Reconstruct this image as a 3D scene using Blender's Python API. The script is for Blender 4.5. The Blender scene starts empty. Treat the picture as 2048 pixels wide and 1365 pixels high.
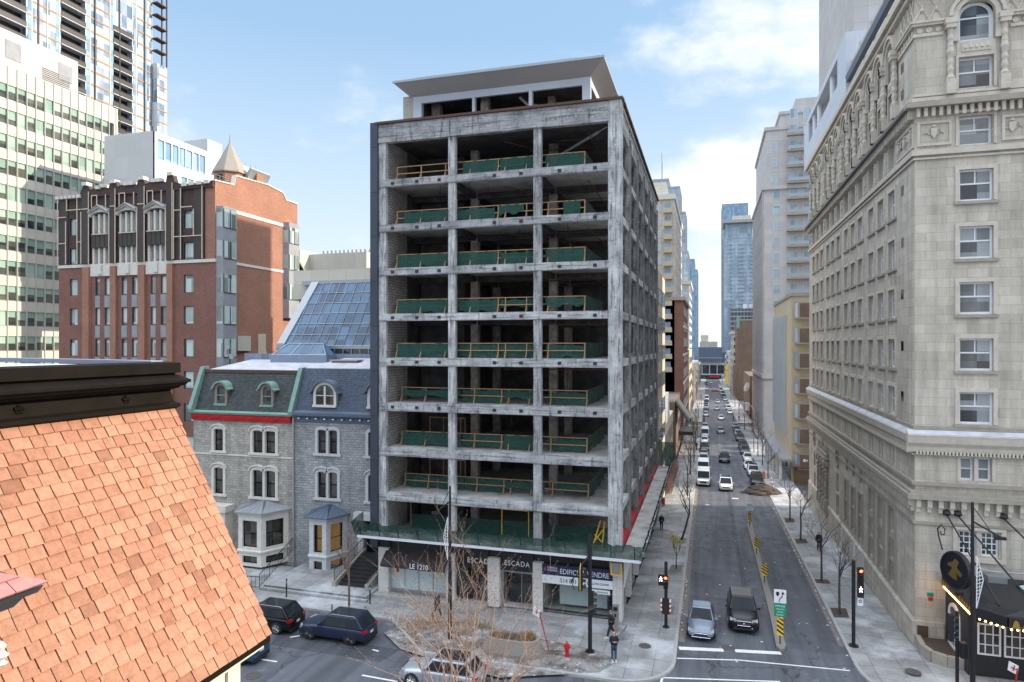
import bpy, bmesh, math, random
from mathutils import Vector, Matrix
random.seed(7)
S = bpy.context.scene
COL = S.collection
R_ = math.radians

# ---------------- camera ----------------
FPX, EYE, CX, HY = 1318.0, 19.0, 1024.0, 690.0
TH = math.atan((1417-1024)/FPX)
cd = bpy.data.cameras.new('camera'); cam = bpy.data.objects.new('camera', cd); COL.objects.link(cam)
cam.location = (0, 0, EYE); cam.rotation_euler = (R_(90), 0, TH)
cd.sensor_width = 36; cd.lens = 36*FPX/2048
cd.shift_y = (HY-682.5)/2048
cd.clip_start = .1; cd.clip_end = 6000
S.camera = cam

# ---------------- light ----------------
SUN_EL, SUN_AZ = R_(24), (0.955, 0.297)
S.view_settings.view_transform = 'Standard'; S.view_settings.look = 'None'
S.view_settings.exposure = 1.62; S.view_settings.gamma = 1
sd = bpy.data.lights.new('sun', 'SUN'); sun = bpy.data.objects.new('sun', sd); COL.objects.link(sun)
sd.energy = 2.2; sd.angle = R_(.6); sd.color = (1, .86, .68)
sv = Vector((SUN_AZ[0]*math.cos(SUN_EL), SUN_AZ[1]*math.cos(SUN_EL), math.sin(SUN_EL)))
sun.rotation_euler = sv.to_track_quat('Z', 'Y').to_euler()
sun.location = (60, 20, 90)
w = bpy.data.worlds.new('World'); S.world = w; w.use_nodes = True
nt = w.node_tree; nt.nodes.clear()
def nd(nt, t, **k):
    n = nt.nodes.new(t)
    for a, b in k.items():
        if a[0] == '_': n.inputs[a[1:].replace('_', ' ')].default_value = b
        else: setattr(n, a, b)
    return n
def mth(nt, op, a, b=None, c=None, clamp=False):
    n = nt.nodes.new('ShaderNodeMath'); n.operation = op; n.use_clamp = clamp
    for i, v in enumerate((a, b, c)):
        if v is None: continue
        if isinstance(v, (int, float)): n.inputs[i].default_value = v
        else: nt.links.new(v, n.inputs[i])
    return n.outputs[0]
def mixc(nt, f, a, b, mode='MIX'):
    n = nt.nodes.new('ShaderNodeMix'); n.data_type = 'RGBA'; n.blend_type = mode
    for s, v in ((0, f), (6, a), (7, b)):
        if isinstance(v, (int, float)): n.inputs[s].default_value = v
        elif isinstance(v, tuple): n.inputs[s].default_value = (*v, 1)[:4]
        else: nt.links.new(v, n.inputs[s])
    return n.outputs[2]
def ramp(nt, f, stops):
    n = nt.nodes.new('ShaderNodeValToRGB'); cr = n.color_ramp
    while len(cr.elements) < len(stops): cr.elements.new(.5)
    for e, (p, c) in zip(cr.elements, stops):
        e.position = p; e.color = (*c, 1) if isinstance(c, tuple) else (c, c, c, 1)
    nt.links.new(f, n.inputs[0]); return n.outputs[0]
sky = nd(nt, 'ShaderNodeTexSky', sky_type='NISHITA', sun_disc=False, sun_elevation=SUN_EL,
         sun_rotation=math.atan2(SUN_AZ[0], SUN_AZ[1]), air_density=1.0, dust_density=1.2, ozone_density=1.2, altitude=50)
tc = nd(nt, 'ShaderNodeTexCoord')
sx = nd(nt, 'ShaderNodeSeparateXYZ'); nt.links.new(tc.outputs['Generated'], sx.inputs[0])
mp = nd(nt, 'ShaderNodeMapping'); mp.inputs['Scale'].default_value = (1.0, 1.0, 2.2); mp.inputs['Location'].default_value = (.35, 0, .1)
nt.links.new(tc.outputs['Generated'], mp.inputs[0])
n1 = nd(nt, 'ShaderNodeTexNoise', _Scale=3.4, _Detail=9., _Roughness=.56); nt.links.new(mp.outputs[0], n1.inputs['Vector'])
az = nd(nt, 'ShaderNodeMapRange', _From_Min=-.24, _From_Max=.0, _To_Min=-.06, _To_Max=.10); az.interpolation_type = 'SMOOTHSTEP'; nt.links.new(sx.outputs[0], az.inputs[0])
cover = mth(nt, 'ADD', mth(nt, 'ADD', n1.outputs[0], az.outputs[0]), mth(nt, 'MULTIPLY', mth(nt, 'ABSOLUTE', mth(nt, 'SUBTRACT', sx.outputs[2], .32)), .10))
cl = nd(nt, 'ShaderNodeMapRange', _From_Min=.50, _From_Max=.72); cl.interpolation_type = 'SMOOTHSTEP'
nt.links.new(cover, cl.inputs[0])
skyc = mixc(nt, .75, sky.outputs[0], (1.35, 2.1, 2.95))
hz = nd(nt, 'ShaderNodeMapRange', _From_Min=.0, _From_Max=.42, _To_Min=.85, _To_Max=.0); nt.links.new(sx.outputs[2], hz.inputs[0])
skyc = mixc(nt, hz.outputs[0], skyc, (3.2, 3.45, 3.75))
skyc = mixc(nt, mth(nt, 'MULTIPLY', cl.outputs[0], .9), skyc, (3.9, 3.95, 4.05))
up = nd(nt, 'ShaderNodeMapRange', _From_Min=.50, _From_Max=.72); up.interpolation_type = 'SMOOTHSTEP'; nt.links.new(sx.outputs[2], up.inputs[0])
skyc = mixc(nt, up.outputs[0], skyc, (8.1, 8.8, 9.9))       # added sky brightness above the view, fills in the shade
bg = nd(nt, 'ShaderNodeBackground', _Strength=.10); nt.links.new(skyc, bg.inputs[0])
wo = nd(nt, 'ShaderNodeOutputWorld'); nt.links.new(bg.outputs[0], wo.inputs[0])

# ---------------- materials ----------------
MATS = {}
def newmat(name):
    m = bpy.data.materials.new(name); m.use_nodes = True; nt = m.node_tree; nt.nodes.clear()
    o = nd(nt, 'ShaderNodeOutputMaterial'); b = nd(nt, 'ShaderNodeBsdfPrincipled')
    nt.links.new(b.outputs[0], o.inputs[0]); MATS[name] = m
    return m, nt, b
def setb(nt, b, col=None, rough=None, metal=None, spec=None):
    for k, v in (('Base Color', col), ('Roughness', rough), ('Metallic', metal), ('Specular IOR Level', spec)):
        if v is None: continue
        if isinstance(v, tuple): b.inputs[k].default_value = (*v, 1)[:4]
        elif isinstance(v, (int, float)): b.inputs[k].default_value = v
        else: nt.links.new(v, b.inputs[k])
def pos(nt, obj=False):
    if obj: return nd(nt, 'ShaderNodeTexCoord').outputs['Object']
    return nd(nt, 'ShaderNodeNewGeometry').outputs['Position']
def wallvec(nt):
    g = nd(nt, 'ShaderNodeNewGeometry')
    p = nd(nt, 'ShaderNodeSeparateXYZ'); nt.links.new(g.outputs['Position'], p.inputs[0])
    n = nd(nt, 'ShaderNodeSeparateXYZ'); nt.links.new(g.outputs['True Normal'], n.inputs[0])
    f = mth(nt, 'GREATER_THAN', mth(nt, 'ABSOLUTE', n.outputs[0]), .6)
    mx = nd(nt, 'ShaderNodeMix'); nt.links.new(f, mx.inputs[0]); nt.links.new(p.outputs[0], mx.inputs[2]); nt.links.new(p.outputs[1], mx.inputs[3])
    c = nd(nt, 'ShaderNodeCombineXYZ'); nt.links.new(mx.outputs[0], c.inputs[0]); nt.links.new(p.outputs[2], c.inputs[1])
    return c.outputs[0]
def noise(nt, vec, scale, detail=6., rough=.6, sc=None):
    if sc:
        m = nd(nt, 'ShaderNodeMapping'); m.inputs['Scale'].default_value = sc; nt.links.new(vec, m.inputs[0]); vec = m.outputs[0]
    n = nd(nt, 'ShaderNodeTexNoise', _Scale=float(scale), _Detail=float(detail), _Roughness=rough); nt.links.new(vec, n.inputs['Vector'])
    return n.outputs[0]
def bump(nt, b, h, strength=.3, dist=.05):
    n = nd(nt, 'ShaderNodeBump', _Strength=strength, _Distance=dist); nt.links.new(h, n.inputs['Height']); nt.links.new(n.outputs[0], b.inputs['Normal'])
def dk(c, f): return tuple(max(0, min(1, x*f)) for x in c)
def M(name, col, rough=.7, metal=0., var=.2, scale=1.5, bmp=0., obj=False, spec=.5):
    if name in MATS: return MATS[name]
    m, nt, b = newmat(name); p = pos(nt, obj)
    n = noise(nt, p, scale); c = mixc(nt, n, dk(col, 1-var), dk(col, 1+var))
    setb(nt, b, c, rough, metal, spec)
    if bmp: bump(nt, b, noise(nt, p, scale*12), bmp, .02)
    return m
def Mbrick(name, c1, c2, mort, bw=.22, bh=.075, ms=.012, var=.25, dirt=.3, bmp=.4, off=.5, rough=.85, streak=0., nscale=.35):
    m, nt, b = newmat(name); v = wallvec(nt)
    k = nd(nt, 'ShaderNodeTexBrick', offset=off, _Scale=1., _Brick_Width=bw, _Row_Height=bh, _Mortar_Size=ms, _Mortar_Smooth=.2, _Bias=0.)
    k.inputs['Color1'].default_value = (*c1, 1); k.inputs['Color2'].default_value = (*c2, 1); k.inputs['Mortar'].default_value = (*mort, 1)
    nt.links.new(v, k.inputs['Vector'])
    n = noise(nt, pos(nt), nscale, 8, .65); c = mixc(nt, 1., k.outputs[0], ramp(nt, n, [(.25, 1-dirt), (.75, 1+dirt*.5)]), 'MULTIPLY')
    n2 = noise(nt, v, 9, 4, .7); c = mixc(nt, 1., c, ramp(nt, n2, [(.3, 1-var), (.7, 1+var*.5)]), 'MULTIPLY')
    if streak:
        n3 = noise(nt, v, 1.3, 6, .6, (1.2, .12, 1)); c = mixc(nt, 1., c, ramp(nt, n3, [(.35, 1-streak), (.6, 1.)]), 'MULTIPLY')
    setb(nt, b, c, rough)
    h = mth(nt, 'ADD', mth(nt, 'MULTIPLY', k.outputs['Fac'], -1.), mth(nt, 'MULTIPLY', n2, .6)); bump(nt, b, h, bmp, .02)
    return m
def Mglass(name, dark, light, bw=1.5, bh=3., thr=.55, rough=.06, metal=0., spec=.9, off=0.):
    m, nt, b = newmat(name); v = wallvec(nt)
    k = nd(nt, 'ShaderNodeTexBrick', offset=off, _Scale=1., _Brick_Width=bw, _Row_Height=bh, _Mortar_Size=0., _Bias=0.)
    k.inputs['Color1'].default_value = (0, 0, 0, 1); k.inputs['Color2'].default_value = (1, 1, 1, 1); nt.links.new(v, k.inputs['Vector'])
    n = noise(nt, v, .9, 3, .5, (1., .25, 1))
    f = mth(nt, 'ADD', mth(nt, 'MULTIPLY', k.outputs[0], .6), mth(nt, 'MULTIPLY', n, .4))
    c = mixc(nt, ramp(nt, f, [(max(0, thr-.2), 0.), (min(1, thr+.2), 1.)]), dark, light)
    setb(nt, b, c, rough, metal, spec)
    bump(nt, b, noise(nt, v, .7, 2, .5), .06, .15)
    return m
def Memit(name, col, s):
    m, nt, b = newmat(name); setb(nt, b, col, .5); b.inputs['Emission Color'].default_value = (*col, 1); b.inputs['Emission Strength'].default_value = s; return m

# concrete of the stripped frame: board marks, vertical soot runs, white spalls
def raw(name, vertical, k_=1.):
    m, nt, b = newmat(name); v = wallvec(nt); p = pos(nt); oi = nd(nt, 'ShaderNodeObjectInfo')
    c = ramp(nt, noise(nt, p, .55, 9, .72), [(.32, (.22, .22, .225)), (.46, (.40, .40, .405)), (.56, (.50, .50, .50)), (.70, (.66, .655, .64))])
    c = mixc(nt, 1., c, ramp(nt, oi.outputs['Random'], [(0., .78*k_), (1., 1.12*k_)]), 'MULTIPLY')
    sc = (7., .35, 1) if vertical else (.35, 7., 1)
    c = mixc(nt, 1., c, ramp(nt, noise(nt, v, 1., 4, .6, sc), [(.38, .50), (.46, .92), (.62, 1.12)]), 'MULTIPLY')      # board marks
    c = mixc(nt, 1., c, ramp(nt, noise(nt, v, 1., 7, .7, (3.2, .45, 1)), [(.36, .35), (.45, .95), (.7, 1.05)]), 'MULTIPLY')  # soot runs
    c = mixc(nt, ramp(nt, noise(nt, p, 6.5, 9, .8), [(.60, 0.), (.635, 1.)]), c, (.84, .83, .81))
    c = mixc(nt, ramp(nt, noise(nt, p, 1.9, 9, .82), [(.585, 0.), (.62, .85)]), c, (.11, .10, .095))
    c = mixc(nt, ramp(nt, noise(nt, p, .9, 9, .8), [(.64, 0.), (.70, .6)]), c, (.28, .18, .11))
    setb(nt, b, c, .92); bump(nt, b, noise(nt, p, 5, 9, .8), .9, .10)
raw('raw_concrete', True); raw('dark_column_concrete', True, .55); raw('raw_concrete_beam', False)  # side columns get the same concrete, darker overall
m, nt, b = newmat('slab_concrete'); p = pos(nt)
c = ramp(nt, noise(nt, p, .8, 8, .65), [(.3, (.24, .235, .225)), (.5, (.42, .41, .39)), (.72, (.56, .55, .53))])
setb(nt, b, c, .85); bump(nt, b, noise(nt, p, 4, 6, .7), .3, .04)
m, nt, b = newmat('dim_interior_concrete'); p = pos(nt)  # near-black colour stands in for the dimness deep inside the floors
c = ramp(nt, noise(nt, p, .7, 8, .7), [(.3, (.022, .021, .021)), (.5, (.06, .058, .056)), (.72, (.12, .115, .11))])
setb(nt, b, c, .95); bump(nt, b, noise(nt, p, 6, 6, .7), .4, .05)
m, nt, b = newmat('interior_column_concrete'); p = pos(nt)
c = ramp(nt, noise(nt, p, 2, 8, .7), [(.3, (.14, .12, .10)), (.55, (.34, .30, .26)), (.72, (.5, .47, .42))])
setb(nt, b, c, .95); bump(nt, b, noise(nt, p, 9, 6, .7), .5, .05)
# asphalt: wheel tracks, patches, cracks, salt
def asphalt(name, base):
    m, nt, b = newmat(name); p = pos(nt)
    c = mixc(nt, noise(nt, p, .35, 6, .6), dk(base, .72), dk(base, 1.25))
    c = mixc(nt, 1., c, ramp(nt, noise(nt, p, 1., 5, .6, (1.1, .05, 1)), [(.35, .72), (.6, 1.15)]), 'MULTIPLY')
    c = mixc(nt, 1., c, ramp(nt, noise(nt, p, 60, 3, .7), [(.3, .8), (.7, 1.15)]), 'MULTIPLY')
    vr = nd(nt, 'ShaderNodeTexVoronoi', feature='DISTANCE_TO_EDGE', _Scale=.16)
    wq = nd(nt, 'ShaderNodeVectorMath', operation='ADD'); nn = nd(nt, 'ShaderNodeTexNoise', _Scale=.7, _Detail=6.)
    nt.links.new(p, nn.inputs['Vector']); sc = nd(nt, 'ShaderNodeVectorMath', operation='SCALE'); sc.inputs['Scale'].default_value = 2.2
    nt.links.new(nn.outputs['Color'], sc.inputs[0]); nt.links.new(p, wq.inputs[0]); nt.links.new(sc.outputs[0], wq.inputs[1]); nt.links.new(wq.outputs[0], vr.inputs['Vector'])
    cr = ramp(nt, vr.outputs['Distance'], [(.0, .2), (.009, 1.)]); c = mixc(nt, .9, c, mixc(nt, 1., c, cr, 'MULTIPLY'))
    c = mixc(nt, ramp(nt, noise(nt, p, .5, 9, .72), [(.60, 0.), (.70, .30)]), c, (.42, .42, .43))
    setb(nt, b, c, ramp(nt, noise(nt, p, .6, 4, .6), [(.3, .55), (.7, .85)]), 0., .35)
    bump(nt, b, noise(nt, p, 40, 4, .7), .25, .01); return m
asphalt('asphalt', (.100, .105, .122)); asphalt('asphalt_dark', (.082, .087, .10)); asphalt('asphalt_patch', (.066, .07, .08))
# pavement slabs with salt and grime
m, nt, b = newmat('sidewalk_concrete'); p = pos(nt)
k = nd(nt, 'ShaderNodeTexBrick', offset=0., _Scale=1., _Brick_Width=1.55, _Row_Height=1.55, _Mortar_Size=.018, _Mortar_Smooth=.1, _Bias=0.)
k.inputs['Color1'].default_value = (.25, .25, .25, 1); k.inputs['Color2'].default_value = (.32, .32, .315, 1); k.inputs['Mortar'].default_value = (.12, .12, .12, 1)
nt.links.new(p, k.inputs['Vector'])
c = mixc(nt, 1., k.outputs[0], ramp(nt, noise(nt, p, .5, 9, .7), [(.3, .6), (.6, 1.1)]), 'MULTIPLY')
c = mixc(nt, ramp(nt, noise(nt, p, .22, 8, .68), [(.50, 0.), (.62, .75)]), c, (.50, .51, .54))
c = mixc(nt, ramp(nt, noise(nt, p, 1.7, 9, .75), [(.60, 0.), (.67, .5)]), c, (.20, .19, .18))
setb(nt, b, c, .8); bump(nt, b, noise(nt, p, 18, 5, .7), .2, .01)
M('kerb_stone', (.34, .335, .32), .85, scale=3, bmp=.3, var=.3)
M('kerb_grime', (.17, .155, .14), .9, scale=3, bmp=.3, var=.4)
# stone facades
Mbrick('hotel_limestone', (.52, .465, .385), (.64, .58, .49), (.40, .35, .28), 1.15, .58, .012, .10, .20, .15, streak=.25)
M('hotel_trim_stone', (.55, .50, .42), .85, scale=2.2, var=.3, bmp=.35)
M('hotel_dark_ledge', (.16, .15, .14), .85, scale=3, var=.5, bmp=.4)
M('hotel_grime_stone', (.34, .305, .255), .85, scale=2.2, var=.35, bmp=.4)
Mbrick('greystone', (.42, .39, .34), (.58, .54, .47), (.34, .32, .28), .42, .22, .014, .5, .3, 1., streak=.25)
Mbrick('bluestone', (.34, .34, .345), (.47, .47, .47), (.27, .27, .275), .42, .22, .014, .5, .3, 1., streak=.2)
M('carved_greystone', (.60, .57, .51), .85, scale=3, var=.25, bmp=.3)
M('carved_bluestone', (.50, .50, .50), .85, scale=3, var=.25, bmp=.3)
Mbrick('pier_stone', (.60, .58, .54), (.66, .64, .60), (.35, .34, .32), 1.2, .62, .01, .08, .15, .15, off=0.)
Mbrick('red_brick', (.30, .12, .075), (.40, .175, .11), (.36, .24, .18), .24, .085, .010, .3, .22, .35)
Mbrick('dark_brick', (.23, .095, .07), (.30, .125, .092), (.16, .11, .09), .24, .085, .010, .3, .25, .35)
M('brown_sheet', (.045, .033, .028), .6, var=.4, scale=1.2, bmp=.2)
Mbrick('purple_brick', (.07, .04, .036), (.11, .065, .055), (.03, .022, .02), .24, .085, .010, .3, .25, .35)
Mbrick('brown_brick', (.16, .105, .07), (.22, .145, .10), (.15, .12, .10), .28, .10, .012, .25, .3, .3)
Mbrick('tan_brick', (.46, .40, .29), (.53, .465, .34), (.5, .42, .3), .4, .14, .010, .1, .12, .2)
Mbrick('pale_brick', (.50, .47, .38), (.6, .57, .48), (.36, .34, .30), .3, .10, .012, .2, .15, .3)
Mbrick('block_wall', (.36, .34, .31), (.50, .47, .43), (.10, .095, .09), .42, .21, .02, .4, .4, .8)
Mbrick('cream_panel', (.47, .45, .39), (.52, .50, .44), (.42, .40, .36), 1.45, 3.3, .03, .03, .06, .1, off=0.)
Mbrick('beige_stone_panel', (.56, .52, .43), (.62, .58, .49), (.38, .35, .30), 2.2, 1.6, .02, .06, .1, .1, off=0.)
Mbrick('white_panel', (.44, .46, .48), (.50, .52, .54), (.42, .43, .44), 2.6, 3.2, .02, .03, .06, .1, off=0.)
Mbrick('white_metal_panel', (.50, .54, .60), (.55, .59, .65), (.5, .53, .56), 2.6, 1.1, .02, .03, .04, .1, off=0., rough=.45)
Mbrick('pink_stone', (.46, .445, .435), (.52, .505, .495), (.36, .33, .32), 1.6, 1.5, .02, .05, .1, .1, off=0.)
Mbrick('black_cladding', (.035, .045, .065), (.05, .06, .085), (.01, .012, .016), .8, 3.4, .03, .15, .3, .3, off=0., rough=.5)
Mbrick('slate_green', (.035, .045, .045), (.075, .085, .08), (.012, .014, .014), .28, .16, .014, .3, .3, .8, rough=.6)
Mbrick('slate_blue', (.06, .085, .13), (.10, .13, .18), (.02, .028, .045), .28, .16, .014, .3, .3, .8, rough=.6)
# glass
Mglass('office_glass', (.02, .025, .018), (.10, .11, .08), 1.45, 3.75, .5)
Mglass('office_blind', (.20, .32, .26), (.34, .46, .38), 1.45, 3.75, .5, spec=.5)
Mglass('house_glass', (.02, .02, .018), (.10, .09, .07), .5, 1., .6)
Mglass('brick_building_glass', (.10, .14, .13), (.46, .56, .53), .65, 2.4, .42)
Mglass('hotel_glass', (.02, .02, .022), (.30, .32, .33), 2.3, .62, .52)
Mglass('tower_glass', (.20, .30, .38), (.34, .46, .54), 3.2, 6.4, .5)
Mglass('blue_glass', (.10, .22, .36), (.25, .42, .58), 1.6, 3., .4)
Mglass('tower_frame_glass', (.10, .16, .26), (.46, .52, .58), 1.8, 3.35, .42)
Mglass('dark_glass', (.012, .014, .016), (.04, .05, .055), 1., 2., .6)
Mglass('atrium_glass', (.02, .055, .10), (.06, .14, .24), 1.2, 1.3, .45, rough=.1, spec=.45)
Mglass('frosted_film', (.40, .50, .50), (.56, .66, .66), 1.4, 3., .4, rough=.25)
Mglass('car_glass', (.02, .025, .03), (.03, .035, .04), .5, .5, .5, spec=.12, rough=.06)
# plain things
M('white_paint', (.72, .74, .76), .5, var=.06); M('white_line', (.68, .68, .66), .8, var=.4, scale=6)
M('black_metal', (.018, .018, .02), .45, var=.3, scale=4); M('dark_bronze', (.011, .009, .0075), .6, var=.45, scale=3, spec=.03, bmp=.1)
M('steel', (.35, .36, .37), .45, metal=.6); M('aluminium', (.36, .38, .40), .4, metal=.5, var=.1)
M('copper_green', (.18, .30, .25), .7, var=.35, scale=3, bmp=.2); M('copper_rust', (.42, .13, .05), .6, var=.3, scale=3)
M('slate_blue_paint', (.10, .13, .18), .55, var=.15); M('red_fabric', (.45, .01, .012), .8, var=.3, scale=4, bmp=.3)
M('timber', (.36, .21, .10), .75, var=.3, scale=4, bmp=.2); M('pale_timber', (.55, .47, .36), .75, var=.3, scale=4, bmp=.2)
M('manhole_iron', (.075, .068, .065), .7, var=.5, scale=7, bmp=.5); M('rust_brown', (.09, .05, .035), .85, var=.4, scale=3, bmp=.3); M('snowy_membrane', (.47, .48, .51), .85, var=.5, scale=.9, bmp=.2)
M('grey_roofing', (.26, .27, .29), .8, var=.3, scale=1.); M('blue_grey_metal', (.20, .24, .32), .5, var=.2)
M('metal_soffit', (.36, .345, .34), .6, var=.08, scale=.5); M('soil', (.075, .055, .042), .95, var=.5, scale=6, bmp=.8)
M('planter_aggregate', (.24, .22, .19), .9, var=.35, scale=14, bmp=.5); M('dry_grass', (.30, .18, .07), .9, var=.4, scale=8)
M('bark', (.075, .06, .05), .95, var=.4, scale=8, bmp=.5); M('turret_metal', (.26, .235, .20), .6, var=.2); M('sign_disc_paint', (.006, .007, .013), .5); M('old_gold', (.20, .12, .035), .5, metal=.4)
M('sunlit_twig', (.31, .20, .14), .8, var=.45, scale=5, bmp=.3); M('bark_brown', (.16, .11, .075), .9, var=.35, scale=8)
M('red_paint', (.50, .012, .012), .4, var=.2); M('yellow_paint', (.80, .50, .02), .5, var=.15); M('yellow_leaf', (.42, .33, .05), .7, var=.4, scale=3)
M('sign_white', (.75, .76, .78), .5, var=.05); M('sign_green', (.0, .26, .13), .5, var=.1); M('navy', (.012, .016, .07), .5, var=.1); M('sign_black', (.012, .012, .014), .5)
M('grey_fabric', (.035, .03, .03), .85, var=.5, scale=2.5, bmp=.2); M('skin', (.50, .30, .22), .6, var=.1); M('dark_cloth', (.018, .018, .024), .9, var=.4, scale=9)
M('denim', (.05, .07, .12), .9, var=.3); M('orange_cloth', (.62, .12, .03), .85); M('shoe_white', (.6, .6, .6), .6); M('hair', (.02, .015, .012), .7)
M('tyre', (.018, .018, .018), .85); M('chrome', (.6, .61, .63), .2, metal=1., var=.05); M('dark_rim', (.08, .08, .085), .35, metal=.8); M('lamp_lens', (.32, .33, .34), .08, var=.3, scale=14); M('tail_lens', (.35, .008, .008), .2)
M('plate_white', (.65, .66, .66), .5); M('dark_stair', (.022, .022, .024), .45, var=.4, scale=2); M('marquee_gold', (.45, .26, .07), .4, metal=.5)
Memit('red_lamp', (1., .06, .02), 5.); Memit('bulb', (1., .50, .12), 9.); Memit('walk_lamp', (.95, .97, 1.), 2.5); Memit('shop_glow', (.5, .25, .06), .09); Memit('orange_lamp', (1., .35, .04), .6)
m, nt, b = newmat('muddy_ground'); p = pos(nt)
c = mixc(nt, ramp(nt, noise(nt, p, .8, 9, .72), [(.42, 0.), (.56, 1.)]), (.09, .075, .062), (.26, .25, .24)); c = mixc(nt, ramp(nt, noise(nt, p, 2.5, 9, .75), [(.56, 0.), (.64, .8)]), c, (.62, .62, .63)); setb(nt, b, c, .9); bump(nt, b, noise(nt, p, 9, 6, .7), .5, .03)
M('dormer_wood', (.24, .19, .15), .8, var=.3, scale=4)
# terracotta shingles: every tile its own tone
m, nt, b = newmat('terracotta'); g = nd(nt, 'ShaderNodeNewGeometry'); p = pos(nt)
c = ramp(nt, g.outputs['Random Per Island'], [(0., (.26, .122, .076)), (.08, (.34, .165, .102)), (.6, (.385, .197, .125)), (1., (.42, .225, .148))])
c = mixc(nt, 1., c, ramp(nt, noise(nt, p, 9, 8, .75), [(.3, .72), (.65, 1.12)]), 'MULTIPLY')
c = mixc(nt, ramp(nt, noise(nt, p, 1.6, 8, .75), [(.54, 0.), (.68, .4)]), c, (.24, .115, .08))
c = mixc(nt, ramp(nt, noise(nt, p, 34, 6, .8), [(.62, 0.), (.68, .6)]), c, (.12, .055, .04)); setb(nt, b, c, .85, 0., .25); bump(nt, b, noise(nt, p, 28, 8, .8), 1., .02)
m, nt, b = newmat('pink_shingle'); g = nd(nt, 'ShaderNodeNewGeometry'); p = pos(nt)
c = ramp(nt, g.outputs['Random Per Island'], [(0., (.30, .12, .11)), (1., (.42, .19, .18))]); c = mixc(nt, 1., c, ramp(nt, noise(nt, p, 9, 8, .75), [(.3, .7), (.65, 1.1)]), 'MULTIPLY')
setb(nt, b, c, .8)
# netting
m, nt, b = newmat('green_netting'); p = pos(nt); b2 = nd(nt, 'ShaderNodeBsdfTransparent'); mx = nd(nt, 'ShaderNodeMixShader')
c = mixc(nt, noise(nt, p, 2.5, 5, .6), (.006, .046, .034), (.014, .088, .064)); setb(nt, b, c, .8)
f = ramp(nt, noise(nt, p, 1.2, 4, .6), [(.3, .08), (.7, .30)]); nt.links.new(f, mx.inputs[0]); nt.links.new(b.outputs[0], mx.inputs[1]); nt.links.new(b2.outputs[0], mx.inputs[2])
nt.links.new(mx.outputs[0], [n for n in nt.nodes if n.type == 'OUTPUT_MATERIAL'][0].inputs[0])
# clear pane for the show windows
m, nt, b = newmat('shop_pane'); b2 = nd(nt, 'ShaderNodeBsdfTransparent'); mx = nd(nt, 'ShaderNodeMixShader'); mx.inputs[0].default_value = .78
setb(nt, b, (.05, .06, .06), .04, 0., .9); b2.inputs[0].default_value = (.85, .92, .90, 1)
nt.links.new(b.outputs[0], mx.inputs[1]); nt.links.new(b2.outputs[0], mx.inputs[2]); nt.links.new(mx.outputs[0], [n for n in nt.nodes if n.type == 'OUTPUT_MATERIAL'][0].inputs[0])
def paint(name, col, metal=.35, rough=.28):
    if name in MATS: return name
    m, nt, b = newmat(name); p = pos(nt, True); c = mixc(nt, noise(nt, p, 3, 5, .6), dk(col, .85), dk(col, 1.1))
    dark_ = max(col) < .1; setb(nt, b, c, rough, 0. if dark_ else metal, .25 if dark_ else .5); b.inputs['Coat Weight'].default_value = .22 if dark_ else .5; b.inputs['Coat Roughness'].default_value = .06; return name

# ---------------- geometry helpers ----------------
def tag(o, label=None, cat=None, group=None, kind=None):
    if label: o['label'] = label
    if cat: o['category'] = cat
    if group: o['group'] = group
    if kind: o['kind'] = kind
    return o
def empty(name, loc=(0, 0, 0), label=None, cat=None, group=None):
    o = bpy.data.objects.new(name, None); COL.objects.link(o); o.location = loc; o.empty_display_size = .3
    return tag(o, label, cat, group)
class Fr:                                   # a facade frame: u along the wall, z up, n outwards
    def __init__(s, o, U, N): s.o = Vector(o); s.U = Vector(U).normalized(); s.N = Vector(N).normalized()
    def p(s, u, z, n=0): return s.o+s.U*u+s.N*n+Vector((0, 0, z))
FRONT = lambda x, y: Fr((x, y, 0), (1, 0, 0), (0, -1, 0))
EAST = lambda x, y: Fr((x, y, 0), (0, 1, 0), (1, 0, 0))
WEST = lambda x, y: Fr((x, y, 0), (0, 1, 0), (-1, 0, 0))
def woff(p):
    o = Vector((0, 0, 0))
    while p is not None: o += p.location; p = p.parent
    return o
SPLIT = set('''window_spandrel anchor_pocket carved_frieze roof_verge balcony_railing balcony arched_head brick_pier carved_panel step ceiling_beam edge_beam bracket shop_side_window side_plinth red_membrane rosette gable batten white_column sign_panel sheeting door penthouse_column wall_vent window_ledge equipment_box stone_mullion stone_band side_band ceiling_pipe hem name_fascia stone_pier side_wall roof_louvre cornice window_surround oriel_glass corner_transom balcony_grid balcony_stack roof_box string_course blue_membrane wheels legs turret_louvre dark_strip ribbed_wall open_frame lower_posts sloped_roof roof attic_band hoist_track mullion white_top_storey ledge belt_cornice copper_gutter eave_lights wall billboard hanging_cable lattice_relief bay_moulding gold_crest iron_scroll lower_bumper rubble rebar_stub dry_plants'''.split())
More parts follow.
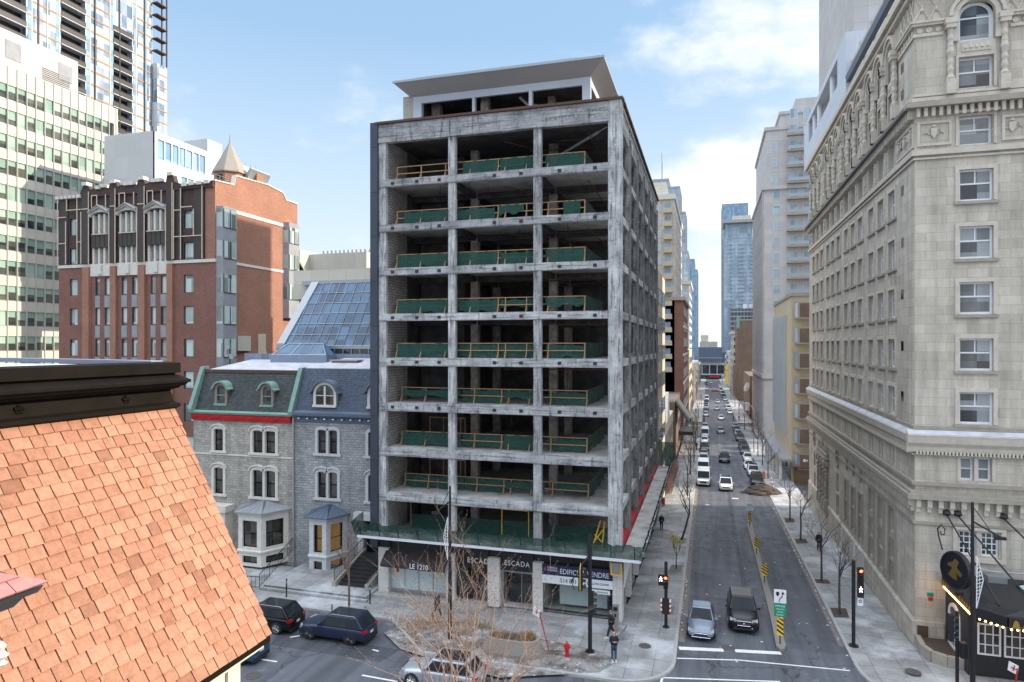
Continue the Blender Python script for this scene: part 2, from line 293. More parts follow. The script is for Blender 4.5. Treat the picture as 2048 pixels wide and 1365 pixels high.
class MB:
    def __init__(s): s.v = []; s.f = []; s.mi = []; s.cur = 0
    def face(s, pts):
        b = len(s.v); s.v += [tuple(p) for p in pts]; s.f.append(list(range(b, b+len(pts)))); s.mi.append(s.cur); return s
    def hexa(s, c):                         # 8 corners: bottom 4 then top 4
        b = len(s.v); s.v += [tuple(p) for p in c]
        for q in ((0, 3, 2, 1), (4, 5, 6, 7), (0, 1, 5, 4), (1, 2, 6, 5), (2, 3, 7, 6), (3, 0, 4, 7)):
            s.f.append([b+i for i in q]); s.mi.append(s.cur)
        return s
    def box(s, x0, x1, y0, y1, z0, z1):
        s.hexa([(x0, y0, z0), (x1, y0, z0), (x1, y1, z0), (x0, y1, z0), (x0, y0, z1), (x1, y0, z1), (x1, y1, z1), (x0, y1, z1)]); return s
    def fb(s, fr, u0, u1, z0, z1, n0, n1):
        s.hexa([fr.p(u0, z0, n0), fr.p(u1, z0, n0), fr.p(u1, z0, n1), fr.p(u0, z0, n1), fr.p(u0, z1, n0), fr.p(u1, z1, n0), fr.p(u1, z1, n1), fr.p(u0, z1, n1)]); return s
    def fq(s, fr, u0, u1, z0, z1, n): s.face([fr.p(u0, z0, n), fr.p(u1, z0, n), fr.p(u1, z1, n), fr.p(u0, z1, n)]); return s
    def rings(s, rs, cap=True):
        b = len(s.v); n = len(rs[0])
        for r in rs: s.v += [tuple(p) for p in r]
        for i in range(len(rs)-1):
            for j in range(n):
                s.f.append([b+i*n+j, b+i*n+(j+1) % n, b+(i+1)*n+(j+1) % n, b+(i+1)*n+j]); s.mi.append(s.cur)
        if cap:
            s.f.append([b+j for j in range(n)][::-1]); s.mi.append(s.cur)
            s.f.append([b+(len(rs)-1)*n+j for j in range(n)]); s.mi.append(s.cur)
        return s
    def tube(s, pts, r, n=6, cap=True):
        pts = [Vector(p) for p in pts]; rr = r if isinstance(r, (list, tuple)) else [r]*len(pts); rs = []
        for i, p in enumerate(pts):
            t = (pts[min(i+1, len(pts)-1)]-pts[max(i-1, 0)])
            if t.length < 1e-6: t = Vector((0, 0, 1))
            t.normalize(); a = Vector((0, 0, 1)) if abs(t.z) < .9 else Vector((1, 0, 0)); e = t.cross(a).normalized(); g = t.cross(e)
            rs.append([p+(e*math.cos(2*math.pi*k/n)+g*math.sin(2*math.pi*k/n))*rr[i] for k in range(n)])
        return s.rings(rs, cap)
    def cyl(s, x, y, z0, z1, r0, r1=None, n=12):
        return s.tube([(x, y, z0), (x, y, z1)], [r0, r0 if r1 is None else r1], n)
    def lathe(s, c, prof, n=12, axis=None, tw=0):
        c = Vector(c); rs = []
        for (r, z) in prof: rs.append([c+Vector((r*math.cos(2*math.pi*k/n), r*math.sin(2*math.pi*k/n), z)) for k in range(n)])
        return s.rings(rs)
    def prism(s, fr, poly, n0, n1):         # polygon (u,z) pushed from n0 to n1
        s.rings([[fr.p(u, z, n0) for u, z in poly], [fr.p(u, z, n1) for u, z in poly]]); return s
    def sweep(s, fr, prof, u0, u1):         # profile (n,z) swept along u
        s.rings([[fr.p(u0, z, n) for n, z in prof], [fr.p(u1, z, n) for n, z in prof]]); return s
    def ringpoly(s, fr, inner, outer, n0, n1):
        k = len(inner)
        for i in range(k-1):
            a, b, c, d = inner[i], inner[i+1], outer[i+1], outer[i]
            s.hexa([fr.p(*a, n0), fr.p(*b, n0), fr.p(*c, n0), fr.p(*d, n0), fr.p(*a, n1), fr.p(*b, n1), fr.p(*c, n1), fr.p(*d, n1)])
        return s
    def wall(s, fr, u0, u1, z0, z1, holes, depth=.3):
        us = sorted({round(x, 4) for x in [u0, u1]+[h[0] for h in holes]+[h[1] for h in holes] if u0-1e-6 <= x <= u1+1e-6})
        zs = sorted({round(x, 4) for x in [z0, z1]+[h[2] for h in holes]+[h[3] for h in holes] if z0-1e-6 <= x <= z1+1e-6})
        for a, b in zip(us, us[1:]):
            cu = (a+b)/2; hs = [h for h in holes if h[0] < cu < h[1]]; run = None
            for c, d in zip(zs, zs[1:]):
                cz = (c+d)/2
                if any(h[2] < cz < h[3] for h in hs):
                    if run is not None: s.fq(fr, a, b, run, c, 0); run = None
                elif run is None: run = c
            if run is not None: s.fq(fr, a, b, run, zs[-1], 0)
        for h in holes:
            a, b, c, d = h[:4]
            s.face([fr.p(a, c), fr.p(a, d), fr.p(a, d, -depth), fr.p(a, c, -depth)]); s.face([fr.p(b, c), fr.p(b, d), fr.p(b, d, -depth), fr.p(b, c, -depth)])
            s.face([fr.p(a, c), fr.p(b, c), fr.p(b, c, -depth), fr.p(a, c, -depth)]); s.face([fr.p(a, d), fr.p(b, d), fr.p(b, d, -depth), fr.p(a, d, -depth)])
        return s
    def pieces(s, gap=.03):
        par = list(range(len(s.v)))
        def fd(i):
            while par[i] != i: par[i] = par[par[i]]; i = par[i]
            return i
        for f in s.f:
            for j in f[1:]: par[fd(j)] = fd(f[0])
        isl = {}
        for k, f in enumerate(s.f): isl.setdefault(fd(f[0]), []).append(k)
        bb = []
        for ks in isl.values():
            vs = [s.v[i] for k in ks for i in s.f[k]]; bb.append([ks, [min(v[c] for v in vs)-gap for c in range(3)], [max(v[c] for v in vs)+gap for c in range(3)]])
        ch = True
        while ch:
            ch = False
            for i in range(len(bb)):
                for j in range(len(bb)-1, i, -1):
                    if all(bb[i][1][c] <= bb[j][2][c] and bb[j][1][c] <= bb[i][2][c] for c in range(3)):
                        A, B = bb[i], bb.pop(j); A[0] = A[0]+B[0]; A[1] = [min(x, y) for x, y in zip(A[1], B[1])]; A[2] = [max(x, y) for x, y in zip(A[2], B[2])]; ch = True
        out = []
        for ks, _, _ in bb:
            q = MB(); mp = {}
            for k in ks:
                f = []
                for i in s.f[k]:
                    if i not in mp: mp[i] = len(q.v); q.v.append(s.v[i])
                    f.append(mp[i])
                q.f.append(f); q.mi.append(s.mi[k])
            out.append(q)
        return out
    def build(s, name, mats, parent=None, smooth=False, recalc=True, loc=None):
        if name in SPLIT and parent is not None and not s.__dict__.get('one'):
            ps = s.pieces()
            if 1 < len(ps) <= 100:
                for q in ps: q.one = True; r = q.build(name, mats, parent, smooth, recalc, loc)
                return r
        me = bpy.data.meshes.new(name)
        if isinstance(mats, str): mats = [mats]
        off = woff(parent)+(Vector(loc) if loc else Vector((0, 0, 0)))
        me.from_pydata([tuple(Vector(v)-off) for v in s.v], [], s.f)
        for q in mats: me.materials.append(MATS[q])
        if len(mats) > 1: me.polygons.foreach_set('material_index', s.mi)
        if recalc:
            bm = bmesh.new(); bm.from_mesh(me); bmesh.ops.recalc_face_normals(bm, faces=bm.faces); bm.to_mesh(me); bm.free()
        if smooth: me.polygons.foreach_set('use_smooth', [True]*len(me.polygons))
        me.update(); o = bpy.data.objects.new(name, me); COL.objects.link(o)
        if parent is not None: o.parent = parent
        if loc: o.location = loc
        return o
def kids(o): return [c for c in bpy.data.objects if c.parent == o]
def part(name, mats, parent, fn, **k): mb = MB(); fn(mb); return mb.build(name, mats, parent, **k)
def arch(u0, u1, z0, zs, rise, n=10):       # closed-ish outline from lower left, over the arch, to lower right
    c = (u0+u1)/2; w = (u1-u0)/2; return [(u0, z0)]+[(c-w*math.cos(math.pi*i/n), zs+rise*math.sin(math.pi*i/n)) for i in range(n+1)]+[(u1, z0)]
def window(parent, fr, u0, u1, z0, z1, dep=.2, fw=.07, nx=1, nz=1, fm='white_paint', gm='hotel_glass', name='window', split=None, pane=True, sill=None):
    mb = MB(); n0, n1 = -dep-.03, -dep+.05
    mb.fb(fr, u0, u0+fw, z0, z1, n0, n1).fb(fr, u1-fw, u1, z0, z1, n0, n1).fb(fr, u0+fw, u1-fw, z0, z0+fw, n0, n1).fb(fr, u0+fw, u1-fw, z1-fw, z1, n0, n1)
    for i in range(1, nx): x = u0+(u1-u0)*i/nx; mb.fb(fr, x-fw*.3, x+fw*.3, (split if split else z0+fw), z1-fw, n0+.004, n1-.012)
    for i in range(1, nz): z = z0+(z1-z0)*i/nz; mb.fb(fr, u0+fw, u1-fw, z-fw*.3, z+fw*.3, n0+.002, n1-.008)
    if split: mb.fb(fr, u0+fw, u1-fw, split-fw*.4, split+fw*.4, n0, n1-.002)
    if not pane:
        mb.cur = 1; mb.fq(fr, u0+fw, u1-fw, z0+fw, z1-fw, -dep); return mb.build(name, [fm, gm], parent)
    o = mb.build(name, fm, parent); g = MB().fq(fr, u0+fw, u1-fw, z0+fw, z1-fw, -dep).build('pane', gm, o)
    if sill: s_ = MB().fb(fr, u0-.12, u1+.12, z0-.16, z0-.003, -.1, .12).build('sill', sill, o)
    return o
def many(parent, specs, fn, cap=100):       # specs of (fr,u0,u1,z0,z1,...): the nearest 'cap' as parts, the rest as one
    if len(specs) <= cap:
        for s in specs: fn(s, None)
        return
    key = lambda s: (s[0].p((s[1]+s[2])/2, (s[3]+s[4])/2)-Vector((0, 0, EYE))).length
    specs = sorted(specs, key=key)
    for s in specs[:cap]: fn(s, None)
    mb = MB()
    for s in specs[cap:]: fn(s, mb)
    return mb
def simple_windows(parent, specs, gm, fm='aluminium', dep=.12, fw=.06, name='window', cap=100, blind=None):
    rb = random.Random(12)
    def fn(s, mb):
        own = mb is None; q = MB() if own else mb; fr, a, b, c, d = s[:5]
        q.cur = 1; q.fq(fr, a, b, c, d, -dep); q.cur = 0
        if blind: q.cur = 2; q.fq(fr, a, b, d-(d-c)*rb.choice((.35, .42, .5, .5, .6, 1.)), d, -dep+.008); q.cur = 0
        q.fb(fr, a, a+fw, c, d, -dep-.01, -dep+.04).fb(fr, b-fw, b, c, d, -dep-.01, -dep+.04).fb(fr, a+fw, b-fw, c, c+fw, -dep-.01, -dep+.04).fb(fr, a+fw, b-fw, d-fw, d, -dep-.01, -dep+.04)
        if len(s) > 5 and s[5]: m = (a+b)/2; q.fb(fr, m-fw*.4, m+fw*.4, c+fw, d-fw, -dep-.008, -dep+.03)
        if own: q.build(name, [fm, gm]+([blind] if blind else []), parent)
    r = many(parent, specs, fn, cap)
    if r: tag(r.build(name, [fm, gm]+([blind] if blind else []), parent), kind='stuff')
def text(body, size, fr, u, z, n, mat, parent, name='lettering', w=None, ext=.01, shear=0., align='LEFT', space=1.):
    cu = bpy.data.curves.new('t', 'FONT'); cu.body = body; cu.size = size; cu.extrude = ext; cu.align_x = align; cu.shear = shear; cu.space_character = space
    to = bpy.data.objects.new('t', cu); COL.objects.link(to); dg = bpy.context.evaluated_depsgraph_get(); dg.update()
    me = bpy.data.meshes.new_from_object(to.evaluated_get(dg)); bpy.data.objects.remove(to); bpy.data.curves.remove(cu)
    me.name = name; xs = [v.co.x for v in me.vertices]
    if not xs: return None
    k = w/(max(xs)-min(xs)) if w else 1.; x0 = min(xs) if w else 0
    base = woff(parent)
    for v in me.vertices:
        q = v.co.copy(); v.co = fr.p(u+(q.x-x0)*k, z+q.y, n+q.z)-base
    me.materials.clear(); me.materials.append(MATS[mat]); o = bpy.data.objects.new(name, me); COL.objects.link(o); o.parent = parent; return o
# terrain profile of the street falling away
PROF = [(-200, 0), (43, 0), (95, -2.2), (130, -3), (180, -3.8), (260, -5.2), (470, -8.5), (900, -11), (4000, -14)]
def gz(y):
    for (a, b), (c, e) in zip(PROF, PROF[1:]):
        if y <= c: return b+(e-b)*(y-a)/(c-a)
    return PROF[-1][1]
def G(px, py, dz=0.):                       # the place on the ground seen at a pixel of the photograph
    a = (px-CX)/FPX; d = Vector((math.cos(TH)*a-math.sin(TH), math.sin(TH)*a+math.cos(TH), -(py-HY)/FPX)); lo, hi = 1., 2500.
    for _ in range(50):
        m = (lo+hi)/2
        if EYE+d.z*m > gz(d.y*m)+dz: lo = m
        else: hi = m
    return Vector((d.x*lo, d.y*lo, gz(d.y*lo)+dz))
# ================= the ground =================
def strip(name, x0, x1, y0, y1, dz, mat, kind='structure', step=4., thick=0.):
    ys = [y0]; y = y0
    ks = [p[0] for p in PROF if y0 < p[0] < y1]
    while y < y1: y = min(y1, y+step*(1 if y < 150 else 5)); ys.append(y)
    ys = sorted(set(ys+ks)); mb = MB()
    if thick: mb.rings([[(x0, y, gz(y)+dz), (x1, y, gz(y)+dz), (x1, y, gz(y)+dz-thick), (x0, y, gz(y)+dz-thick)] for y in ys])
    else:
        for a, b in zip(ys, ys[1:]): mb.face([(x0, a, gz(a)+dz), (x1, a, gz(a)+dz), (x1, b, gz(b)+dz), (x0, b, gz(b)+dz)])
    return tag(mb.build(name, mat), kind=kind)
def poly(name, pts, z, mat, kind='structure', thick=0.):
    mb = MB()
    if thick: mb.rings([[(x, y, z+gz(y)-thick) for x, y in pts], [(x, y, z+gz(y)) for x, y in pts]])
    else: mb.face([(x, y, z+gz(y)) for x, y in pts])
    return tag(mb.build(name, mat), kind=kind)
strip('ground', -2500, 2500, -150, 3900, -.18, 'asphalt_dark', step=60)
strip('road', -240, 240, 14, 43, 0., 'asphalt')                     # the cross street in front
strip('road', -1.9, 8.3, 43, 900, 0., 'asphalt')                    # the street running down the hill
ZS = .13
def arcp(cx, cy, r, a0, a1, n=8): return [(cx+r*math.cos(R_(a0+(a1-a0)*i/n)), cy+r*math.sin(R_(a0+(a1-a0)*i/n))) for i in range(n+1)]
corner = [(-20.9, 41.1), (-19.2, 39.4), (-17., 37.2)]+arcp(-5.1, 40.4, 3.2, -90, 0)
pave = [(-240, 41.1)]+corner+[(-1.9, 43), (-5.72, 43), (-5.72, 49), (-240, 49)]
poly('pavement', pave, ZS, 'sidewalk_concrete', thick=.3)
strip('pavement', -5.72, -1.9, 43, 196, ZS, 'sidewalk_concrete', thick=.3); strip('pavement', -5.72, -1.9, 206, 560, ZS, 'sidewalk_concrete', thick=.3)
rc = arcp(12.3, 42.9, 4., 180, 270)
poly('pavement', rc+[(240, 38.9), (240, 47.7), (8.3, 47.7)], ZS, 'sidewalk_concrete', thick=.3)
strip('pavement', 8.3, 12.7, 47.7, 196, ZS, 'sidewalk_concrete', thick=.3); strip('pavement', 8.3, 12.7, 206, 560, ZS, 'sidewalk_concrete', thick=.3)
def kerb(pts, w=.17, name='kerb'):
    mb = MB(); n = len(pts); nn = []
    for i in range(n):
        a = Vector(pts[max(0, i-1)]); b = Vector(pts[min(n-1, i+1)]); t = (b-a).normalized(); nn.append(Vector((t.y, -t.x)))
    mb.rings([[(x+m.x*o, y+m.y*o, gz(y)+z) for o, z in ((.05, -.1), (.03, ZS+.012), (-w, ZS+.016), (-w, -.1))] for (x, y), m in zip(pts, nn)])
    tag(mb.build(name, 'kerb_stone'), kind='structure')
kerb([(-240, 41.1)]+corner+[(-1.9, 43)]+[(-1.9, y) for y in range(47, 197, 6)])
kerb(([(240, 38.9)]+rc[::-1]+[(8.3, 43.5)]+[(8.3, y) for y in range(47, 197, 6)])[::-1])
strip('gutter_litter', -1.86, -1.45, 43.5, 130, .006, 'kerb_grime'); strip('gutter_litter', 7.95, 8.26, 46, 110, .006, 'kerb_grime')
poly('cross_road', [(-240, 197), (-5.7, 197), (-5.7, 205.5), (-240, 205.5)], .01, 'asphalt')
poly('cross_road', [(12.7, 197), (240, 197), (240, 205.5), (12.7, 205.5)], .01, 'asphalt')
strip('near_pavement', -240, 240, 4, 22.3, ZS, 'sidewalk_concrete', thick=.3)
# painted lines on the asphalt
def pline(a, b, w, dz=.008, mat='white_line', name='road_marking'):
    a = Vector((a[0], a[1])); b = Vector((b[0], b[1])); t = (b-a).normalized(); n = Vector((-t.y, t.x))*w/2
    k = max(1, int((b-a).length/2)); mb = MB()
    for i in range(k):
        p, q = a.lerp(b, i/k), a.lerp(b, (i+1)/k); mb.face([(v.x, v.y, gz(v.y)+dz) for v in (p-n, q-n, q+n, p+n)])
    return tag(mb.build(name, mat), kind='structure')
def gl(p, q, w): pline(G(*p)[:2], G(*q)[:2], w)
gl((1358, 1297), (1447, 1301), .45); gl((1470, 1302), (1562, 1307), .45)
gl((1350, 1317), (1480, 1321), .13); gl((1480, 1321), (1700, 1342), .13)
gl((1325, 1356), (1560, 1364), .13); gl((1325, 1356), (1316, 1385), .13)
gl((520, 1319), (554, 1324), .14); gl((580, 1275), (600, 1272), .13); gl((724, 1351), (795, 1364), .14); gl((745, 1300), (757, 1303), .12)
gl((380, 1300), (450, 1309), .12)
for px, py in ((1415, 1010), (1437, 890), (1440, 920), (1437, 868), (1436, 845), (1505, 940), (1490, 905), (1480, 880)): 
    q = G(px, py); pline((q.x-.25, q.y), (q.x+.25, q.y), .25)
gl((1464, 997), (1477, 998), .5)
# asphalt patches
poly('asphalt_patch', [tuple(G(*p)[:2]) for p in ((560, 1262), (800, 1300), (760, 1325), (540, 1290))], .004, 'asphalt_patch')
strip('asphalt_repair_strip', 2.55, 2.95, 46, 108, .004, 'asphalt_patch'); strip('asphalt_lane', 4.9, 8.27, 44.6, 74, .003, 'asphalt_dark')
def soil_patch(name, pts, mat='soil', z=ZS): return poly(name, [tuple(G(px, py, ZS)[:2]) for px, py in pts], z+.006, mat)
soil_patch('soil_bed', [(768, 1266), (830, 1240), (960, 1246), (1010, 1266), (1120, 1285), (1190, 1300), (1235, 1322), (1200, 1345), (1000, 1356), (900, 1330), (800, 1298)], 'muddy_ground')
soil_patch('tree_pit', [(1331, 1212), (1350, 1213), (1346, 1231), (1323, 1230)], 'kerb_grime')
soil_patch('tree_pit', [(1343, 1130), (1367, 1131), (1362, 1146), (1337, 1145)], 'kerb_grime')
soil_patch('tree_pit', [(1352, 1076), (1372, 1076), (1369, 1087), (1350, 1087)], 'kerb_grime')
for q in ([(1568, 1037), (1587, 1037), (1590, 1045), (1572, 1046)], [(1589, 1078), (1612, 1078), (1616, 1087), (1594, 1088)], [(1628, 1158), (1656, 1160), (1662, 1168), (1633, 1167)], [(1660, 1216), (1692, 1217), (1699, 1236), (1668, 1235)]): soil_patch('tree_pit', q)
def manhole(px, py, r, label, dz=.01, cat='manhole cover'):
    c = G(px, py, dz); mb = MB(); mb.lathe((c.x, c.y, c.z-.02), [(r, 0), (r, .03), (r*.86, .034), (r*.84, .026), (r*.3, .026), (r*.28, .034), (.001, .034)], 20)
    tag(mb.build('manhole_cover', 'manhole_iron', loc=tuple(c)), label, cat)
manhole(1457, 1296, .42, 'round rusty cover between the two stop bars on the asphalt'); manhole(506, 1352, .45, 'round iron cover in the road beside the blue car')
manhole(1826, 1344, .42, 'round dark cover in the pavement below the hotel corner', ZS+.01); manhole(1290, 1292, .38, 'pale round cover in the salty corner pavement near the man in the orange hat', ZS+.01)
manhole(1517, 1231, .4, 'faint round cover beside the median, right of the black car')

# ================= the stripped building =================
RX0, RX1, RY0, RY1 = -24.1, -5.7, 45.2, 78.6
ruin = empty('gutted_office_building', (-15, 60, 0), 'tall stripped concrete frame building with open floors above the corner shops', 'building')
FL = [31.52, 28.12, 24.8, 21.35, 18.02, 14.6, 11.2, 7.8]
CY = [45.2, 50.85, 56.5, 62.1, 67.7, 73.2, 78.2]
for a, b in ((-24.1, -23.5), (-18.42, -17.86), (-11.92, -11.34)):
    part('column', 'raw_concrete', ruin, lambda m: m.box(a, b, 45.28, 45.66, 4.4, 34.5))
def corner_col(m):
    m.box(-6.52, -5.68, 45.17, 46.05, 3.6, 35.8); m.box(-6.60, -6.52, 45.2, 45.9, 4.4, 34.3)
    for z in FL: m.box(-6.525, -5.675, 45.165, 46.06, z-.5, z-.44)
part('column', 'raw_concrete', ruin, corner_col)
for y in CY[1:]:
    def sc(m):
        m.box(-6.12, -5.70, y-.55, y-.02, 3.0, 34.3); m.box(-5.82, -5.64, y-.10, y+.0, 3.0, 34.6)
    part('column', 'dark_column_concrete', ruin, sc)
def rough_slab(m, z, worn):
    h = .50 if z > 20 else .56
    m.box(-24.05, -6.53, 45.19, 45.62, z-h, z-.10 if worn else z)
    if worn:                                # broken concrete lip
        x = -24.0; rnd = random.Random(int(z*10))
        while x < -6.6:
            w = rnd.uniform(.25, .9); w = min(w, -6.55-x); d = rnd.uniform(.0, .16)
            m.box(x, x+w, 45.23+d, 45.60, z-.101-rnd.uniform(0, .03), z-rnd.uniform(.0, .05)); x += w
    m.box(-24.1, -6.53, 45.21, 45.64, z-h-.05, z-h+.002)
for i, z in enumerate(FL):
    worn = i >= 6
    part('edge_beam', 'raw_concrete_beam', ruin, lambda m: rough_slab(m, z, worn))
    def sb(m):
        for a, b in zip(CY, CY[1:]):
            m.box(-6.2, -5.78, (a+.86 if a == 45.2 else a), b-.62, z-.55, z-.004)
    part('edge_beam', 'raw_concrete_beam', ruin, sb)
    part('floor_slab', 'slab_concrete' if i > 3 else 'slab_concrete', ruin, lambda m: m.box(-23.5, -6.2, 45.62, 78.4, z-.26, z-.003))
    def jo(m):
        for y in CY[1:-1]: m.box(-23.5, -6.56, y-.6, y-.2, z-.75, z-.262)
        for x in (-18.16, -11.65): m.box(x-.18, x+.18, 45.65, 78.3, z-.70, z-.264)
    part('ceiling_beam', 'dim_interior_concrete', ruin, jo)
    def anchors(m):
        for x in (-22.9, -20.9, -18.9-.2, -14.8, -12.6-.2, -10.0, -7.5):
            m.box(x-.13, x+.13, 45.155, 45.20, z-.42, z-.20)
    if i < 6: part('anchor_pocket', 'black_metal', ruin, anchors)
def top_beam(m):
    m.box(-24.1, -6.53, 45.18, 45.7, 34.38, 35.72); m.box(-24.12, -6.5, 45.15, 45.5, 34.35, 34.62)
    for a, b in zip(CY, CY[1:]): m.box(-6.2, -5.76, (a+.86 if a == 45.2 else a-.02), b-.63, 33.9, 35.3)
    m.box(-6.2, -5.70, 46.05, 78.4, 35.3, 35.68)
part('parapet_beam', 'raw_concrete_beam', ruin, top_beam)
part('roof_slab', 'dim_interior_concrete', ruin, lambda m: m.box(-23.6, -6.2, 45.7, 78.4, 34.7, 35.5))
def trim(m): m.box(-24.3, -5.58, 45.02, 45.3, 35.75, 35.92); m.box(-5.86, -5.54, 45.3, 78.7, 35.75, 35.92)
part('rusty_flashing', 'rust_brown', ruin, trim)
for z in FL+[34.7, 4.5]:
    if z == 4.5: continue
for xi in (-18.16, -11.65):
    for y in CY[1:-1]:
        part('interior_column', 'interior_column_concrete', ruin, lambda m: m.box(xi-.3, xi+.3, y-.65, y-.05, 4.4, 34.7))
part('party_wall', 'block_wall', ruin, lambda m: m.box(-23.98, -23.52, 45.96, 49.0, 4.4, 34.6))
part('party_wall', 'dim_interior_concrete', ruin, lambda m: m.box(-23.97, -23.5, 49.0, 78.4, 4.4, 34.6))
part('rear_wall', 'dim_interior_concrete', ruin, lambda m: m.box(-23.97, -6.2, 78.4, 78.7, -2, 35.4))
part('partition_wall', 'dim_interior_concrete', ruin, lambda m: (m.box(-19.4, -8.0, 57.4, 57.6, 4.5, 31), m.box(-19.4, -12.4, 57.6, 57.8, 4.5, 24)))
part('lift_core', 'dim_interior_concrete', ruin, lambda m: m.box(-23.3, -19.4, 51.2, 63.0, 4.5, 34.6))
part('stair_core', 'dim_interior_concrete', ruin, lambda m: m.box(-17.2, -12.4, 64.5, 72.0, 4.5, 34.6))
part('first_floor_slab', 'slab_concrete', ruin, lambda m: m.box(-24.0, -5.8, 45.35, 78.4, 4.15, 4.48))
def pipes(m):
    for i, z in enumerate(FL[:5]+[34.9]):
        for y in (47.6, 49.6, 52.2, 54.6): m.tube([(-12.5+random.uniform(-1, 2), y, z-.86), (-7.2, y+.2, z-.86)], .035, 5)
        m.tube([(-14.5, 46.6, z-.84), (-10.4, 53.0, z-.84)], .05, 5)
        m.tube([(-8.2, 46.4, z-.84), (-8.2, 60.0, z-.84)], .04, 5)
part('ceiling_pipe', 'rust_brown', ruin, pipes)
part('hanging_duct', 'steel', ruin, lambda m: (m.tube([(-11.2, 49.0, 32.3), (-11.2, 49.0, 33.2), (-7.6, 47.2, 34.3)], .11, 8), m.tube([(-7.6, 47.2, 34.3), (-6.9, 46.8, 34.5)], .05, 6)))
part('metal_cladding', 'black_cladding', ruin, lambda m: (m.box(-24.72, -24.11, 45.05, 78.0, 3.6, 35.9)))
def debris(m):
    r_ = random.Random(4)
    for z in FL:
        for _ in range(9):
            x, y = r_.uniform(-23, -9), r_.uniform(47.5, 52); s_ = r_.uniform(.1, .35); m.box(x, x+s_*1.5, y, y+s_, z, z+s_*.7)
part('rubble', 'slab_concrete', ruin, debris)
def cables(m):
    r_ = random.Random(8)
    for z in FL+[34.9]:
        for _ in range(5):
            x, y = r_.uniform(-23, -8), r_.uniform(46.4, 50); m.tube([(x, y, z-.3), (x+r_.uniform(-.2, .2), y, z-.8), (x+r_.uniform(-.3, .3), y, z-r_.uniform(1, 2.2))], .018, 4)
part('hanging_cable', 'black_metal', ruin, cables)
def rebar(m):
    r_ = random.Random(6)
    for z in FL[5:]:
        for _ in range(16): x = r_.uniform(-24, -6.8); m.tube([(x, 45.2, z-.2-r_.random()*.2), (x+r_.uniform(-.15, .15), 44.98, z-.25-r_.random()*.2)], .014, 4)
part('rebar_stub', 'rust_brown', ruin, rebar)
# penthouse
PH = empty  # keeps names short below
def ph_roof(m):
    o = [(-23.1, 45.7), (-6.95, 45.7), (-6.95, 62), (-23.1, 62)]; i = [(-22.1, 47.1), (-8.2, 47.1), (-8.2, 61), (-22.1, 61)]
    m.rings([[(x, y, 38.32) for x, y in i], [(x, y, 39.0) for x, y in o], [(x, y, 39.1) for x, y in o]])
part('penthouse_soffit', 'metal_soffit', ruin, ph_roof)
part('penthouse_roof', 'aluminium', ruin, lambda m: (m.box(-21.5, -9.0, 46.2, 60, 39.1, 39.42), m.box(-23.15, -6.9, 45.64, 45.7, 38.98, 39.14)))
def ph_frame(m):
    for a, b in ((-22.1, -21.4), (-17.2, -17.0), (-12.75, -12.5), (-8.75, -8.15)): m.box(a, b, 47.1, 47.5, 35.8, 38.33)
    m.box(-21.4, -8.75, 47.12, 47.35, 37.78, 38.33); m.box(-8.5, -8.17, 47.5, 60, 37.8, 38.33)
    for y in (52.5, 57.5): m.box(-8.5, -8.17, y, y+.3, 35.8, 37.8)
part('penthouse_frame', 'white_metal_panel', ruin, ph_frame)
part('penthouse_wall', 'dim_interior_concrete', ruin, lambda m: (m.box(-21.9, -8.6, 56, 56.3, 35.5, 38.3), m.box(-21.5, -8.5, 47.4, 56, 38.2, 38.31), m.box(-21.9, -21.6, 47.5, 56, 35.5, 38.3)))
part('penthouse_brick_wall', 'pale_brick', ruin, lambda m: m.box(-23.05, -22.12, 47.3, 60, 35.6, 38.5))
part('penthouse_column', 'interior_column_concrete', ruin, lambda m: (m.box(-21.2, -20.5, 48.6, 49.2, 35.5, 38.2), m.box(-16.9, -16.3, 48.2, 48.8, 35.5, 38.2), m.box(-11.9, -11.4, 49.6, 50.2, 35.5, 38.2)))
part('penthouse_duct', 'steel', ruin, lambda m: m.tube([(-13.8, 48.4, 37.9), (-13.2, 48.5, 37.3), (-9.4, 48.9, 36.5), (-9.0, 49, 36.4)], .14, 8))
# shop level
for a, b in ((-24.05, -23.2), (-18.52, -17.85), (-15.29, -14.38), (-11.92, -11.19), (-6.28, -5.62)):
    part('stone_pier', 'pier_stone', ruin, lambda m: (m.box(a, b, 45.1, 46.0, .28, 3.62), m.box(a+.01, b-.01, 45.11, 46.0, ZS, .28)))
for y in CY[1:-1]:
    z = gz(y)
    part('stone_pier', 'pier_stone', ruin, lambda m: (m.box(-6.4, -5.62, y-.8, y-.02, z+.35, 3.62)))
    part('pier_foot', 'black_metal', ruin, lambda m: (m.box(-6.4, -5.63, y-.79, y-.03, z-.2, z+.35)))
part('step', 'kerb_stone', ruin, lambda m: (m.box(-24.3, -15.3, 44.35, 45.12, 0., .28), m.box(-11.2, -5.6, 44.85, 45.12, 0., .2)))
part('shop_fascia', 'sign_black', ruin, lambda m: (m.box(-23.2, -6.28, 45.45, 45.9, 3.0, 4.14), m.box(-24.05, -23.2, 45.3, 45.9, 3.62, 4.14), m.box(-6.28, -5.75, 45.3, 45.9, 3.62, 4.14)))
F = FRONT(0, 45.2)
def fas(m): m.fb(F, -17.83, -15.3, 2.72, 4.1, -.25, -.12); m.fb(F, -14.36, -11.94, 2.78, 4.1, -.25, -.1)
part('name_fascia', 'sign_black', ruin, fas)
text('ESCADA', .52, F, -16.9, 3.08, -.11, 'sign_white', ruin, w=1.95, space=1.2)
text('ESCADA', .52, F, -14.05, 3.16, -.09, 'sign_white', ruin, w=1.85, space=1.2)
